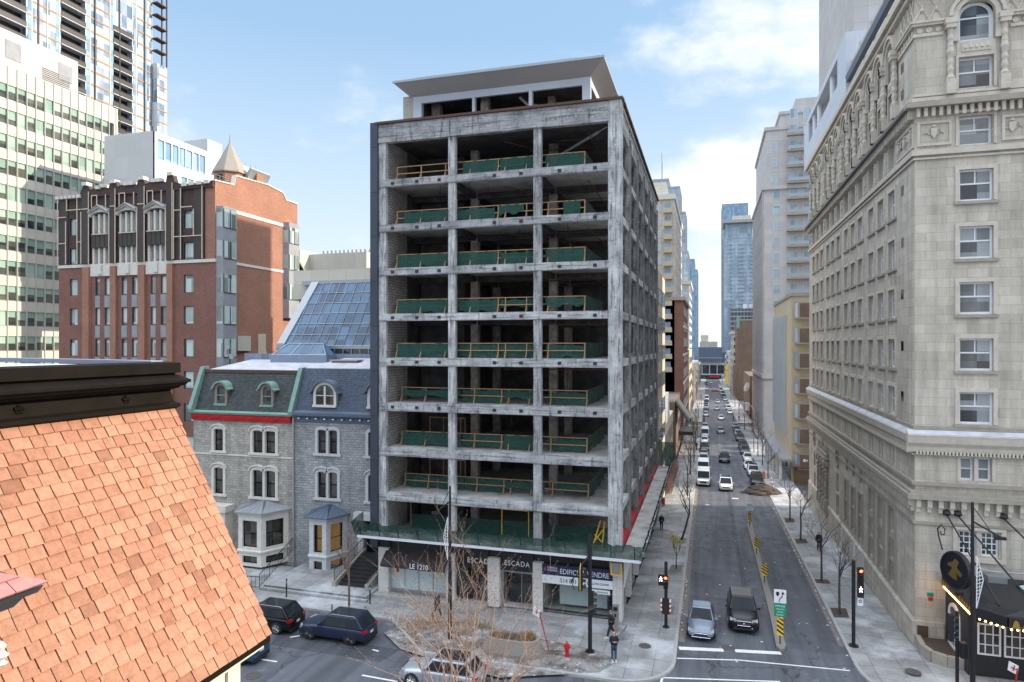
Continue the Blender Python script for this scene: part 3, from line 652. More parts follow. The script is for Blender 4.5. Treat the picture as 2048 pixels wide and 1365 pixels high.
# the awning over the left shop window
def awn(m):
    fr = F; m.rings([[fr.p(u, z, n) for n, z in ((-.1, 3.6), (1.05, 2.74), (1.05, 2.52), (1.0, 2.52), (1.0, 2.7), (-.1, 3.52))] for u in (-23.4, -21.6, -19.9, -18.25)])
part('awning', 'grey_fabric', ruin, awn)
text('LE 1210', .52, Fr((0, 44.12, 0), (1, 0, 0), (0, -1, 0)), -20.95, 2.63, .05, 'sign_white', ruin, w=1.45)
def storefront(name, u0, u1, z0, z1, n, gm, fm, cols):
    o = part(name, fm, ruin, lambda m: [m.fb(F, u0+(u1-u0)*i/cols-.035, u0+(u1-u0)*i/cols+.035, z0, z1, n-.05, n+.04) for i in range(cols+1)]+[m.fb(F, u0+.035, u1-.035, z0, z0+.09, n-.05, n+.05), m.fb(F, u0+.035, u1-.035, z1-.06, z1, n-.05, n+.03)])
    MB().fq(F, u0, u1, z0, z1, n).build('pane', gm, o)
storefront('shop_window', -23.2, -18.53, .45, 3.0, -.3, 'frosted_film', 'aluminium', 4)
storefront('shop_window', -17.83, -15.3, .5, 2.75, -.35, 'dark_glass', 'sign_black', 1)
storefront('shop_window', -11.18, -6.3, .30, 2.95, -.12, 'shop_pane', 'black_metal', 1)
part('base_panel', 'aluminium', ruin, lambda m: (m.fb(F, -23.2, -18.53, .28, .45, -.35, -.22)))
part('door', 'dark_glass', ruin, lambda m: (m.fb(F, -13.9, -13.05, ZS+.05, 2.55, -.98, -.92), m.fb(F, -12.98, -12.1, ZS+.05, 2.55, -.98, -.92)))
part('door_surround', 'steel', ruin, lambda m: (m.fb(F, -14.36, -14.2, ZS, 2.78, -.95, -.3), m.fb(F, -12.05, -11.94, ZS, 2.78, -.95, -.3), m.fb(F, -13.04, -12.99, ZS, 2.6, -1., -.9), m.fb(F, -14.2, -12.05, 2.6, 2.78, -.95, -.3)))
part('shop_back_wall', 'tan_brick', ruin, lambda m: (m.box(-11.1, -6.2, 49.5, 49.6, .2, 3.0), m.box(-11.19, -11.1, 46.1, 49.5, .2, 3.)))
part('shop_floor', 'slab_concrete', ruin, lambda m: m.box(-23.5, -6.0, 45.5, 49.6, .1, .24))
part('display_panel', 'white_paint', ruin, lambda m: (m.box(-10.2, -6.9, 46.15, 46.25, .5, 2.9), m.box(-6.9, -6.8, 46.15, 47.6, .5, 2.9)))
part('shop_ceiling', 'white_paint', ruin, lambda m: m.box(-23.5, -6.0, 45.95, 49.6, 3.0, 3.08))
part('shop_side_window', 'dark_glass', ruin, lambda m: [m.box(-6.2, -6.05, CY[i]+.9*(i == 0), CY[i+1]-.8, gz(CY[i+1])+.3, 3.3) for i in range(5)])
part('side_plinth', 'kerb_stone', ruin, lambda m: [m.box(-6.2, -5.9, CY[i]+.9*(i == 0), CY[i+1]-.8, gz(CY[i+1])-.2, gz(CY[i+1])+.3) for i in range(5)])
part('side_fascia', 'sign_black', ruin, lambda m: m.box(-6.25, -5.8, 45.95, 78.4, 3.3, 4.14))
part('poster', 'red_paint', ruin, lambda m: m.fb(F, -22.75, -22.5, 1.75, 2.25, -.295, -.288))
def red(m):
    for a, b in zip(CY, CY[1:]): m.box(-6.3, -5.72, a+.8 if a == 45.2 else a+.02, b-.76, 4.49, 5.15)
part('red_membrane', 'red_fabric', ruin, red)
# light deck with netting round the first floor
deck = empty('net_canopy', (-14.5, 44.4, 4.8), 'green netting on a white plank deck running around above the shop fronts', 'netting')
def dk_(m):
    m.box(-25.0, -4.3, 43.75, 45.12, 4.72, 4.80)
    m.box(-5.62, -4.3, 45.12, 79, 4.72, 4.80)
part('plank_deck', 'slab_concrete', deck, dk_)
part('deck_edge', 'white_paint', deck, lambda m: (m.box(-25.05, -4.25, 43.68, 43.75, 4.68, 4.86), m.box(-4.3, -4.24, 43.75, 79, 4.68, 4.86)))
def post(m):
    x = -24.8
    while x < -4.5: m.tube([(x, 43.85, 4.8), (x+.05, 43.3, 5.85)], .04, 5); m.tube([(x+.02, 43.62, 5.3), (x+.2, 44.6, 4.82)], .018, 4); x += 1.55
    y = 44.5
    while y < 79: m.tube([(-4.4, y, 4.8), (-3.95, y, 5.85)], .035, 5); y += 2.0
part('bracket', 'black_metal', deck, post)
def netting(m):
    rnd = random.Random(5); n = 90; rs = []
    xs = [-25.3+(21.2)*i/n for i in range(n+1)]
    def row(f): return [f(i) for i in range(n+1)]
    sag = [rnd.uniform(-.05, .05)+.05*math.sin(i*.9) for i in range(n+1)]
    for i in range(n):
        for a, b in ((0, 1), (1, 2), (2, 3)):
            P = lambda k, l: (xs[k], 43.78-[0, .18, .36, .58][l]+sag[k]*.6, 4.83+[0, .38, .72, 1.1][l]+(sag[k] if l in (1, 3) else 0))
            m.face([P(i, a), P(i+1, a), P(i+1, b), P(i, b)])
    n2 = 120
    sg = [rnd.uniform(-.06, .06) for i in range(n2+1)]
    for i in range(n2):
        for a, b in ((0, 1), (1, 2)):
            Q = lambda k, l: (-4.28+[0, .24, .5][l]+sg[k], 43.5+36*k/n2, 4.83+[0, .5, 1.08][l]+sg[k])
            m.face([Q(i, a), Q(i+1, a), Q(i+1, b), Q(i, b)])
    m.face([(-25.3, 43.75, 4.85), (-25.3, 45.1, 4.85), (-25.3, 45.1, 6.3), (-25.3, 43.2, 5.95)])
    m.face([(-5.6, 79.3, 4.8), (-4.2, 79.3, 4.8), (-3.8, 79.3, 5.9), (-3.9, 79.3, 7.6), (-5.7, 79.3, 7.6)])
part('netting', 'green_netting', deck, netting, recalc=False)
part('hem', 'white_metal_panel', deck, lambda m: [m.tube([(-4.18+random.uniform(-.05, .05), y, 5.1+random.uniform(-.1, .2)), (-4.05, y+.5, 5.35+random.uniform(-.1, .2))], .06, 4) for y in [46+.9*i+random.uniform(-.2, .2) for i in range(36)]])
# for-sale banner
ban = empty('sale_banner', (-8.8, 45.0, 2.6), 'navy and white sale banner stretched over the right shop window', 'banner')
part('banner_cloth', 'navy', ban, lambda m: m.fb(F, -11.22, -6.27, 2.86, 3.62, .12, .16))
part('banner_cloth', 'sign_white', ban, lambda m: m.fb(F, -11.22, -6.27, 2.28, 2.858, .12, .16))
text('ÉDIFICE À VENDRE', .5, F, -9.92, 3.02, .165, 'sign_white', ban, w=3.4)
text('514 841 2121', .42, F, -9.92, 2.42, .165, 'navy', ban, w=1.95)
text('LLOYD COOPER', .2, F, -7.72, 2.5, .165, 'navy', ban, w=1.2)
text('CUSHMAN &', .2, F, -10.85, 3.32, .165, 'sign_white', ban, w=.72); text('WAKEFIELD', .2, F, -10.85, 3.14, .165, 'sign_white', ban, w=.72)
part('emblem', 'red_paint', ban, lambda m: (m.prism(F, [(-11.13, 3.16), (-11.0, 3.42), (-10.95, 3.42), (-10.9, 3.16)], .16, .168)))
sg = empty('leasing_sign', (-7, 45, 2), 'small white plate hanging under the sale banner', 'sign')
part('plate', 'sign_white', sg, lambda m: m.fb(F, -7.75, -6.45, 1.88, 2.16, .10, .12)); text('Sherbrooke', .2, F, -7.35, 1.96, .125, 'sign_green', sg, w=.75)
part('ring', 'red_paint', sg, lambda m: m.lathe(F.p(-7.55, 1.98, .125), [(.001, 0), (.07, 0), (.07, .08), (.001, .08)], 8))
box_ = empty('wrapped_box', (-5.9, 44.9, 3.6), 'grey taped box hanging at the building corner under the deck', 'box')
part('box_body', 'steel', box_, lambda m: m.box(-6.3, -5.6, 44.5, 45.05, 3.5, 4.3)); part('yellow_tape', 'yellow_paint', box_, lambda m: (m.box(-6.33, -5.57, 44.47, 44.55, 3.47, 3.56), m.box(-6.33, -6.24, 44.46, 44.54, 3.56, 4.3), m.box(-5.66, -5.57, 44.46, 44.54, 3.56, 4.3)))
gs = empty('side_banner', (-5.5, 46, 3.4), 'narrow white banner with grey lines along the side wall near the corner', 'banner')
part('banner_cloth', 'sign_white', gs, lambda m: m.rings([[(-5.55, 45.3, 2.4), (-5.5, 45.3, 2.4), (-5.5, 45.3, 4.2), (-5.55, 45.3, 4.2)], [(-5.55, 50.0, 3.2), (-5.5, 50.0, 3.2), (-5.5, 50.0, 4.5), (-5.55, 50.0, 4.5)]]))
# guard rails on every floor
ORD = ['top', 'second highest', 'third highest', 'fourth highest', 'fifth highest', 'sixth highest', 'seventh highest', 'lowest fully open']
def guard(z, i, yb=46.55, x1=-8.35):
    g = empty('guard_rail', (-15.5, yb, z), 'green netted timber guard rail standing on the %s floor of the concrete frame' % ORD[i], 'guard rail', 'guard rails on the open floors')
    rnd = random.Random(i*7+1); x0 = -22.9
    def wood(m):
        xs = [x0, -20.9, -18.9, -16.9, -14.75, -14.2, -12.6, -11.0, x1]
        for x in xs: m.box(x-.035, x+.035, yb-.05, yb+.05, z, z+1.12); m.prism(Fr((x, yb, 0), (0, -1, 0), (1, 0, 0)), [(.05, z+.0), (.38, z), (.05, z+.55)], -.03, .03)
        m.box(x0, x1, yb-.06, yb-.02, z+.53, z+.60); m.box(x0, x1, yb-.06, yb-.02, z+1.06, z+1.12)
        for y in (48.6, 51, 53.4): m.box(x1-.05, x1+.05, y, y+.1, z, z+1.12)
        m.box(x1-.03, x1+.03, yb, 54, z+1.05, z+1.13); m.box(x1-.03, x1+.03, yb, 54, z+.52, z+.6)
    part('timber_frame', 'timber', g, wood)
    spans = [(x0+.05, -18.0), (-17.9, -14.8), (-14.6, -11.6), (-11.2, x1-.05)]
    if i == 0: spans = [(-17.5, -14.8), (-14.6, -11.6), (-11.2, x1-.05)]
    if i == 1: spans = [(x0+.6, -18.0), (-17.9, -15.0), (-14.7, -12.8), (-9.9, x1-.3)]
    for a, b in spans:
        lo = rnd.choice([.02, .10, .45, .05]); n = 14; front = .09 if (rnd.random() < .45 or i < 3) else -.03
        hh = rnd.uniform(.86, 1.0)
        def net(m):
            sg_ = [lo+.10*math.sin(k*.8+a)+rnd.uniform(-.05, .05) for k in range(n+1)]; wob = [rnd.uniform(-.03, .03) for k in range(n+1)]
            for k in range(n):
                u, v = a+(b-a)*k/n, a+(b-a)*(k+1)/n
                m.face([(u, yb-front+wob[k], z+max(0.01, sg_[k])), (v, yb-front+wob[k+1], z+max(0.01, sg_[k+1])), (v, yb-front+wob[k+1]*.5, z+.6), (u, yb-front+wob[k]*.5, z+.6)])
                m.face([(u, yb-front+wob[k]*.5, z+.6), (v, yb-front+wob[k+1]*.5, z+.6), (v, yb-front, z+1.17*hh-.12*abs(math.sin((k+1)*math.pi/5))-rnd.uniform(0, .02)), (u, yb-front, z+1.17*hh-.12*abs(math.sin(k*math.pi/5)))])
        part('netting', 'green_netting', g, net, recalc=False)
    def side(m):
        n = 12; wv = [rnd.uniform(-.12, .12) for k in range(n+1)]
        for k in range(n):
            u, v = yb+.05+7.4*k/n, yb+.05+7.4*(k+1)/n
            for c, d in ((.03, .6), (.6, 1.14)):
                m.face([(x1+.07+wv[k]*(c < .5), u, z+c), (x1+.07+wv[k+1]*(c < .5), v, z+c), (x1+.07, v, z+d), (x1+.07, u, z+d)])
    part('netting', 'green_netting', g, side, recalc=False)
for i, z in enumerate(FL): guard(z, i, 46.0+.5*(i > 4)+.9*(i == 7)+.35*(i in (5, 6)))
g = empty('guard_rail', (-15, 46, 4.48), 'dark green netted barrier behind the canopy on the floor just above the shops', 'guard rail', 'guard rails on the open floors')
part('netting', 'green_netting', g, lambda m: [m.face([(a, 47.6, 4.5), (b, 47.6, 4.5), (b, 47.6, 5.75), (a, 47.6, 5.65)]) for a, b in ((-22.6, -18), (-17.8, -12), (-11.4, -7.0))], recalc=False)
part('yellow_frame', 'yellow_paint', g, lambda m: [m.box(x, x+.06, 47.5, 47.56, 4.5, 6.6) for x in (-15.0, -12.9)]+[m.box(-15.0, -12.8, 47.5, 47.55, 6.55, 6.62)])
for y, (a, b) in ((49.5, (-21.8, -18.9)), (49.5, (-21.8, -19.2))): pass
for k, z in enumerate((11.2, 7.8)):
    r = empty('spare_barrier', (-20.4, 50, z), ['small bare timber barrier behind the netting on the seventh highest floor', 'small bare timber barrier behind the netting on the lowest open floor'][k], 'barrier', 'bare timber barriers inside')
    part('timber_frame', 'timber', r, lambda m: [m.box(x, x+.07, 50, 50.07, z, z+1.9) for x in (-22, -20.8, -19.3, -18.9)]+[m.box(-22, -18.9, 49.95, 50.0, z+1.8, z+1.9)])
gate = empty('yellow_gate', (-7.5, 46.4, 4.48), 'yellow steel frame leaning near the corner column above the shops', 'barrier')
part('gate_frame', 'yellow_paint', gate, lambda m: (m.tube([(-7.9, 46.3, 4.5), (-7.3, 46.3, 6.6), (-7.0, 46.3, 6.6), (-7.2, 46.3, 4.5)], .05, 5), m.tube([(-7.8, 46.3, 5.0), (-7.1, 46.3, 6.0)], .04, 5), m.tube([(-7.7, 46.3, 5.6), (-7.2, 46.3, 5.1)], .04, 5)))
for x in (-10.7, -21.9):
    pr_ = MB().cyl(x, 46.3, 4.5, 7.1, .06, n=8).build('steel_prop', 'rust_brown', loc=(x, 46.3, 4.5)); tag(pr_, 'rust red steel prop under the lowest beam %s' % ('right of the third front column' if x > -15 else 'in the left bay'), 'prop')
# ================= two stone town houses =================
def stone_window(par, fr, u0, u1, z0, z1, trim, rise=.18, double=False, hood=True, glass='house_glass'):
    """segment-headed opening with carved surround; returns the hole in the wall"""
    o = MB(); w = .26
    mids = [(u0, u1)] if not double else [(u0, (u0+u1)/2-.12), ((u0+u1)/2+.12, u1)]
    for a, b in mids:
        inn = arch(a, b, z0, z1-rise, rise, 8); c = (a+b)/2; hw = (b-a)/2+w
        out = [(c-hw, z0)]+[(c-hw*math.cos(math.pi*i/8), z1-rise+.06+(rise+.22)*math.sin(math.pi*i/8)) for i in range(9)]+[(c+hw, z0)]
        o.ringpoly(fr, inn, out, -.22, .09)
    if hood:
        for a, b in mids: o.ringpoly(fr, [((a+b)/2-((b-a)/2+w+.03)*math.cos(math.pi*i/8), z1-rise+.08+(rise+.24)*math.sin(math.pi*i/8)) for i in range(9)], [((a+b)/2-((b-a)/2+w+.12)*math.cos(math.pi*i/8), z1-rise+.08+(rise+.38)*math.sin(math.pi*i/8)) for i in range(9)], 0, .2)
    if double: o.fb(fr, (u0+u1)/2-.1, (u0+u1)/2+.1, z0, z1-.05, -.2, .095)
    o.fb(fr, u0-.4, u1+.4, z0-.2, z0-.002, -.22, .17)
    f = o.build('window', trim, par)
    for a, b in mids:
        q = MB(); q.fb(fr, a-.02, a+.07, z0, z1, -.24, -.14).fb(fr, b-.07, b+.02, z0, z1, -.24, -.14).fb(fr, a+.07, b-.07, (z0+z1)/2-.04, (z0+z1)/2+.03, -.24, -.14).fb(fr, a+.07, b-.07, z0, z0+.08, -.24, -.14)
        q.build('sash', 'dark_bronze', f); MB().fq(fr, a-.05, b+.05, z0, z1, -.2).build('pane', glass, f)
    return (u0-.05, u1+.05, z0, z1-rise*.55)
def dormer(par, fr, u0, u1, z0, z1, face_n, roofm, trim, double=False):
    """barrel-roofed dormer standing out of the slates"""
    c = (u0+u1)/2; hw = (u1-u0)/2; rise = hw*.9; zs = z1-rise; o = MB()
    body = [(u0-.12, z0)]+[(c-(hw+.12)*math.cos(math.pi*i/10), zs+(rise+.12)*math.sin(math.pi*i/10)) for i in range(11)]+[(u1+.12, z0)]
    o.ringpoly(fr, arch(u0+.12, u1-.12, z0+.12, zs, rise-.12, 10), body, face_n-.14, face_n)
    o.rings([[fr.p(u, z, face_n-.14) for u, z in body], [fr.p(u, z, face_n-1.5) for u, z in body]], False)
    if double: o.fb(fr, c-.09, c+.09, z0+.1, z1-.25, face_n-.12, face_n-.01)
    d = o.build('dormer', trim, par)
    r = MB(); a = [(c-(hw+.14)*math.cos(math.pi*i/12), zs+(rise+.14)*math.sin(math.pi*i/12)) for i in range(13)]; b = [(c-(hw+.30)*math.cos(math.pi*i/12), zs+(rise+.30)*math.sin(math.pi*i/12)) for i in range(13)]
    a = [(u0-.42, zs-.05)]+a[1:-1]+[(u1+.42, zs-.05)]; b = [(u0-.44, zs+.06)]+b[1:-1]+[(u1+.44, zs+.06)]
    r.ringpoly(fr, a, b, face_n-1.5, face_n+.22); r.build('dormer_roof', roofm, d)
    MB().fq(fr, u0+.1, u1-.1, z0+.1, z1-.05, face_n-.1).build('pane', 'house_glass', d)
    MB().fb(fr, u0-.15, u1+.15, z0-.1, z0+.1, face_n-.3, face_n+.12).fb(fr, u0+.12, u1-.12, (z0+z1)/2-.12, (z0+z1)/2-.05, face_n-.1, face_n-.03).build('sill', trim if double else 'copper_green', d)
def mansard(par, fr, u0, u1, z0, z1, n0, n1, mat):
    part('mansard_roof', mat, par, lambda m: m.rings([[fr.p(u, z0, n0), fr.p(u, z1, n1), fr.p(u, z1, -12), fr.p(u, z0, -12)] for u in (u0, u1)]))
def bay(par, pts, z0, zl, zs, zt, ze, ztop, trim, roofm, glass, wall_y=49.5):
    """canted bay: pts = plan corners left to right"""
    n = len(pts)
    for k in range(n-1):
        a, b = Vector((*pts[k], 0)), Vector((*pts[k+1], 0)); L = (b-a).length; U = (b-a).normalized(); N = Vector((U.y, -U.x, 0)); fr = Fr(a, U, N)
        holes = []
        wk = min(.42, L*.25)
        if L > 1.: holes = [(wk, L-wk, zs, zt), (wk, L-wk, z0+.25, zl-.25)]
        part('bay_wall', trim, par, lambda m: m.wall(fr, 0, L, z0, ze, holes, .25))
        part('bay_moulding', trim, par, lambda m: (m.sweep(fr, [(0, zl), (.1, zl+.04), (.14, zl+.18), (.06, zl+.26), (0, zl+.28)], -.04, L+.04), m.sweep(fr, [(0, ze-.32), (.06, ze-.3), (.1, ze-.1), (.2, ze-.02), (.2, ze), (0, ze)], -.05, L+.05)))
        for h in holes:
            w_ = window(par, fr, h[0], h[1], h[2], h[3], .2, .07, 1, 2 if h[3]-h[2] > 1.2 else 1, 'dark_bronze', glass)
    c = (sum(p[0] for p in pts)/n, wall_y); ov = .28; cx = sum(p[0] for p in pts)/n
    out = [(p[0]+(ov if p[0] > cx else -ov), p[1]-(ov if p[1] < wall_y-.1 else 0)) for p in pts]
    def rf(m):
        for k in range(n-1): m.face([(*out[k], ze), (*out[k+1], ze), (cx+.2, wall_y-.02, ztop), (cx-.2, wall_y-.02, ztop)])
        for k in range(n-1): m.hexa([(*out[k], ze-.1), (*out[k+1], ze-.1), (cx, wall_y, ze-.1), (cx, wall_y, ze-.1), (*out[k], ze), (*out[k+1], ze), (cx, wall_y, ze), (cx, wall_y, ze)])
        for k in range(n-1):
            for t in (.0, .25, .5, .75, 1.):
                p = Vector((*out[k], ze)).lerp(Vector((*out[k+1], ze)), t); m.tube([p+Vector((0, 0, .01)), (cx, wall_y-.02, ztop+.01)], .02, 4)
    part('bay_roof', roofm, par, rf)
FG = FRONT(0, 49.5)
# left house
lh = empty('stone_townhouse', (-40, 49.5, 0), 'grey stone town house with green copper dormers and a red band under its eave', 'house', 'stone town houses')
hs = []
for z0, z1 in ((9.45, 11.45), (5.55, 7.95)):
    hs.append(stone_window(lh, FG, -42.9, -41.9, z0, z1, 'carved_greystone'))
    hs.append(stone_window(lh, FG, -38.75, -36.4, z0, z1, 'carved_greystone', double=True))
hs.append(stone_window(lh, FG, -43.3, -42.2, 1.2, 3.2, 'carved_greystone'))
part('wall', 'greystone', lh, lambda m: m.wall(FG, -45.2, -34.5, -1.5, 12.6, hs, .3))
part('side_wall', 'greystone', lh, lambda m: m.wall(Fr((-45.2, 49.5, 0), (0, 1, 0), (-1, 0, 0)), 0, 10, -1.5, 12.6, [], .3))
part('string_course', 'carved_greystone', lh, lambda m: m.fb(FG, -45.2, -34.55, 9.05, 9.2, -.05, .06))
part('red_band', 'red_fabric', lh, lambda m: m.rings([[FG.p(u, z, n) for n, z in ((.02, 12.15), (.2+.05*math.sin(u*3), 12.2), (.34+.04*math.sin(u*5), 12.55), (.3, 12.75), (0, 12.75))] for u in [-45.2+.5*i for i in range(22)]]))
part('gutter', 'copper_green', lh, lambda m: m.rings([[FG.p(u, z, n) for n, z in ((0, 12.76), (.42, 12.78), (.5, 12.95), (.3, 13.05), (0, 13.1))] for u in (-45.3, -34.5)]))
mansard(lh, FG, -45.0, -34.6, 13.05, 16.5, .12, -1.15, 'slate_green')
part('roof_verge', 'copper_green', lh, lambda m: [m.rings([[FG.p(u, z, n) for n, z in ((.55, 12.9), (.62, 13.2), (-.95, 16.95), (-1.7, 17.0), (-1.5, 16.4), (.1, 12.9))] for u in (a, a+.4)]) for a in (-45.3, -34.75)])
part('flat_roof', 'snowy_membrane', lh, lambda m: m.rings([[(x, 50.7, 16.4), (x, 50.7, 16.62), (x, 57.3, 17.5), (x, 57.3, 16.4)] for x in (-45., -34.7)]))
part('roof_edge', 'rust_brown', lh, lambda m: m.fb(FG, -44.9, -34.75, 16.45, 16.72, -1.32, -1.05))
for a, b in ((-42.85, -41.75), (-37.95, -36.85)): dormer(lh, FG, a, b, 13.6, 15.45, -.12, 'copper_green', 'dormer_wood')
bay(lh, [(-39.7, 49.5), (-38.6, 47.4), (-36.3, 47.4), (-35.1, 49.5)], ZS, 1.25, 1.75, 4.0, 4.75, 5.35, 'carved_greystone', 'grey_roofing', 'house_glass')
def lsur(m): m.box(-45.2, -40.9, 48.5, 49.5, ZS, 4.2); m.box(-45.4, -40.7, 48.3, 49.5, 4.2, 4.75)
part('porch', 'carved_greystone', lh, lsur)
part('porch_window', 'house_glass', lh, lambda m: m.box(-43.6, -42.4, 48.46, 48.5, 1.3, 3.5))
# right house
rh = empty('stone_townhouse', (-29.5, 49.5, 0), 'bluish stone town house with slate mansard and lit bay window', 'house', 'stone town houses')
hs = [stone_window(rh, FG, -32.15, -30.25, 9.7, 11.75, 'carved_bluestone', double=True, hood=False), stone_window(rh, FG, -32.15, -30.25, 5.9, 8.15, 'carved_bluestone', double=True),
      stone_window(rh, FG, -27.3, -25.4, 9.7, 11.75, 'carved_bluestone', double=True, hood=False), stone_window(rh, FG, -27.3, -25.4, 5.9, 8.15, 'carved_bluestone', double=True),
      (-27.6, -25.4, 1.2, 4.2)]
part('wall', 'bluestone', rh, lambda m: m.wall(FG, -34.48, -24.75, -1., 12.6, hs, .3))
part('door', 'dark_glass', rh, lambda m: (m.fq(FG, -27.6, -25.4, 1.2, 4.2, -.28)))
part('door_surround', 'carved_bluestone', rh, lambda m: (m.fb(FG, -28.1, -27.6, ZS, 4.4, 0, .35), m.fb(FG, -28.4, -24.8, 4.4, 5.0, 0, .6)))
def corn(m):
    m.sweep(FG, [(0, 12.3), (.1, 12.35), (.14, 12.7), (.3, 12.8), (.55, 12.95), (.58, 13.2), (.3, 13.3), (0, 13.35)], -34.4, -24.75)
    u = -34.2
    while u < -24.9: m.fb(FG, u, u+.12, 12.62, 12.78, .12, .32); u += .42
part('cornice', 'slate_blue_paint', rh, corn)
part('eave_lights', 'sign_white', rh, lambda m: [m.fb(FG, -33.9+.84*i, -33.75+.84*i, 12.63, 12.72, .33, .42) for i in range(11)])
mansard(rh, FG, -34.3, -24.75, 13.3, 16.9, .1, -1.2, 'slate_blue')
part('flat_roof', 'snowy_membrane', rh, lambda m: m.rings([[(x, 50.75, 16.5), (x, 50.75, 16.96), (x, 57.3, 17.7), (x, 57.3, 16.5)] for x in (-34.2, -24.8)]))
for a, b in ((-32.5, -30.5), (-27.3, -25.5)): dormer(rh, FG, a, b, 13.75, 15.7, .02, 'slate_blue_paint', 'carved_greystone', True)
bay(rh, [(-32.6, 49.5), (-31.75, 47.6), (-30.15, 47.6), (-29.3, 49.5)], ZS, 1.35, 1.8, 4.1, 4.75, 5.4, 'carved_bluestone', 'slate_blue_paint', 'shop_pane')
part('lit_room', 'shop_glow', rh, lambda m: m.box(-32.0, -29.9, 49.2, 49.3, .2, 4.3))
dp = MB().tube([(-34.48, 49.3, 12.7), (-34.48, 49.32, 9), (-34.48, 49.34, .4), (-34.3, 49.0, .25)], .09, 8).build('downpipe', 'aluminium', lh)
# brick link and roof clutter behind
hut = empty('roof_curb', (-33, 56, 16.9), 'low brick and metal roof curb on the snowy flat roof', 'roof curb')
part('brick_curb', 'red_brick', hut, lambda m: m.box(-33.6, -31.0, 54.0, 55.0, 16.9, 17.5)); part('curb_cap', 'aluminium', hut, lambda m: (m.box(-33.8, -30.9, 53.9, 55.1, 17.5, 17.62), m.box(-32.4, -31.9, 53.6, 53.9, 16.9, 17.3)))
vt = MB().lathe((-29.6, 55.4, 16.9), [(.55, 0), (.42, .35), (.3, .45), (.3, .9), (.42, .95), (.42, 1.15), (.05, 1.25)], 14).build('roof_vent', 'aluminium', loc=(-29.6, 55.4, 16.9)); tag(vt, 'round pale roof vent beside the glass skylight', 'vent')
uw = empty('roof_upstand', (-35, 57, 17), 'blue grey metal upstand wall with ladder along the foot of the glass roof', 'roof wall')
part('metal_wall', 'blue_grey_metal', uw, lambda m: (m.box(-46, -24.8, 57.4, 57.6, 16.6, 18.1), m.box(-41.5, -35.2, 55.6, 57.3, 16.6, 18.0), m.box(-27.2, -24.8, 56.3, 57.3, 16.9, 18.2)))
part('ladder', 'steel', uw, lambda m: [m.box(-43.9, -43.2, 57.28, 57.34, 16.8+.25*i, 16.85+.25*i) for i in range(6)]+[m.box(-43.9, -43.84, 57.3, 57.36, 16.6, 18.4), m.box(-43.26, -43.2, 57.3, 57.36, 16.6, 18.4)])
mast = empty('antenna_mast', (-46, 55, 16.6), 'short antenna mast with grey boxes on the roof by the brick wall', 'antenna')
part('mast_pole', 'black_metal', mast, lambda m: m.tube([(-45.8, 55, 16.6), (-45.8, 55, 18.9)], .06, 6)); part('equipment_box', 'aluminium', mast, lambda m: (m.box(-46.3, -46.0, 54.8, 55, 18.0, 18.5), m.box(-45.7, -45.3, 54.8, 55, 17.6, 18.1), m.box(-46.1, -45.7, 54.75, 54.95, 18.6, 19.0)))
# ================= glass roof =================
at = empty('glass_atrium', (-36, 60, 18), 'sloping blue glazed atrium roof with a grid of glazing bars', 'glass roof')
A0, A1, B0, B1 = Vector((-41.6, 58, 18.9)), Vector((-24., 58, 18.9)), Vector((-40.5, 62.5, 25.6)), Vector((-24., 62.5, 25.6))
part('glazing', 'atrium_glass', at, lambda m: m.face([A0, A1, B1, B0]))
def bars(m):
    nrm = Vector((0, -6.7, 4.5)).normalized()
    for i in range(7): p, q = A0.lerp(B0, i/6), A1.lerp(B1, i/6); m.tube([p+nrm*.04, q+nrm*.04], .035, 4)
    k = 24; sl = 1.9
    for i in range(k+1):
        x = -46.+i*1.02; b = Vector((x, 58, 18.9)); t = Vector((x+sl*0+.0, 62.5, 25.6))
        lo, hi = 0., 1.
        if b.x < A0.x+.0: continue
        if b.x < -24: m.tube([b+nrm*.05, t+nrm*.05], .04, 4)
part('glazing_bars', 'steel', at, bars)
part('frame', 'aluminium', at, lambda m: (m.rings([[A0+Vector(v) for v in ((-.9, 0, -.1), (0, 0, -.1), (0, 0, .25), (-.9, 0, .25))], [B0+Vector(v) for v in ((-.9, 0, -.1), (0, 0, -.1), (0, 0, .25), (-.9, 0, .25))]]), m.box(-42.6, -24, 62.5, 63.0, 25.5, 25.95), m.box(-42.6, -24, 57.9, 58.1, 18.6, 18.9)))
part('lower_glazing', 'dark_glass', at, lambda m: m.box(-42.5, -24, 57.95, 58.0, 17.4, 18.6)); part('lower_posts', 'steel', at, lambda m: [m.box(-42.4+.95*i, -42.32+.95*i, 57.86, 57.94, 17.4, 18.6) for i in range(19)])
part('roof_parapet', 'beige_stone_panel', at, lambda m: (m.box(-44, -22, 63.0, 64, 24, 27.2)))
GY = 76.5
part('gable_glazing', 'atrium_glass', at, lambda m: m.face([(-53.0, GY, 30.6), (-53.0, GY, 19), (-50.6, GY, 19), (-50.2, GY, 26.6)]))
part('gable_bars', 'pale_timber', at, lambda m: (m.tube([(-52.9, GY-.1, 30.8), (-50.1, GY-.1, 26.5)], .13, 5), m.tube([(-51.6, GY-.1, 28.6), (-51.6, GY-.1, 20)], .05, 4), [m.tube([(-53., GY-.1, z), (-50.4, GY-.1, z)], .05, 4) for z in (28.2, 26.2, 24.2, 22.2)]))
sk = empty('small_skylight', (-38, 56.5, 18), 'small hipped glass skylight on the blue metal box before the glass roof', 'skylight')
part('skylight_glass', 'atrium_glass', sk, lambda m: m.rings([[(-41.4, 55.7, 18.0), (-35.3, 55.7, 18.0), (-35.3, 57.4, 18.0), (-41.4, 57.4, 18.0)], [(-40.3, 56.9, 19.1), (-36.4, 56.9, 19.1), (-36.4, 57.2, 19.1), (-40.3, 57.2, 19.1)]]))
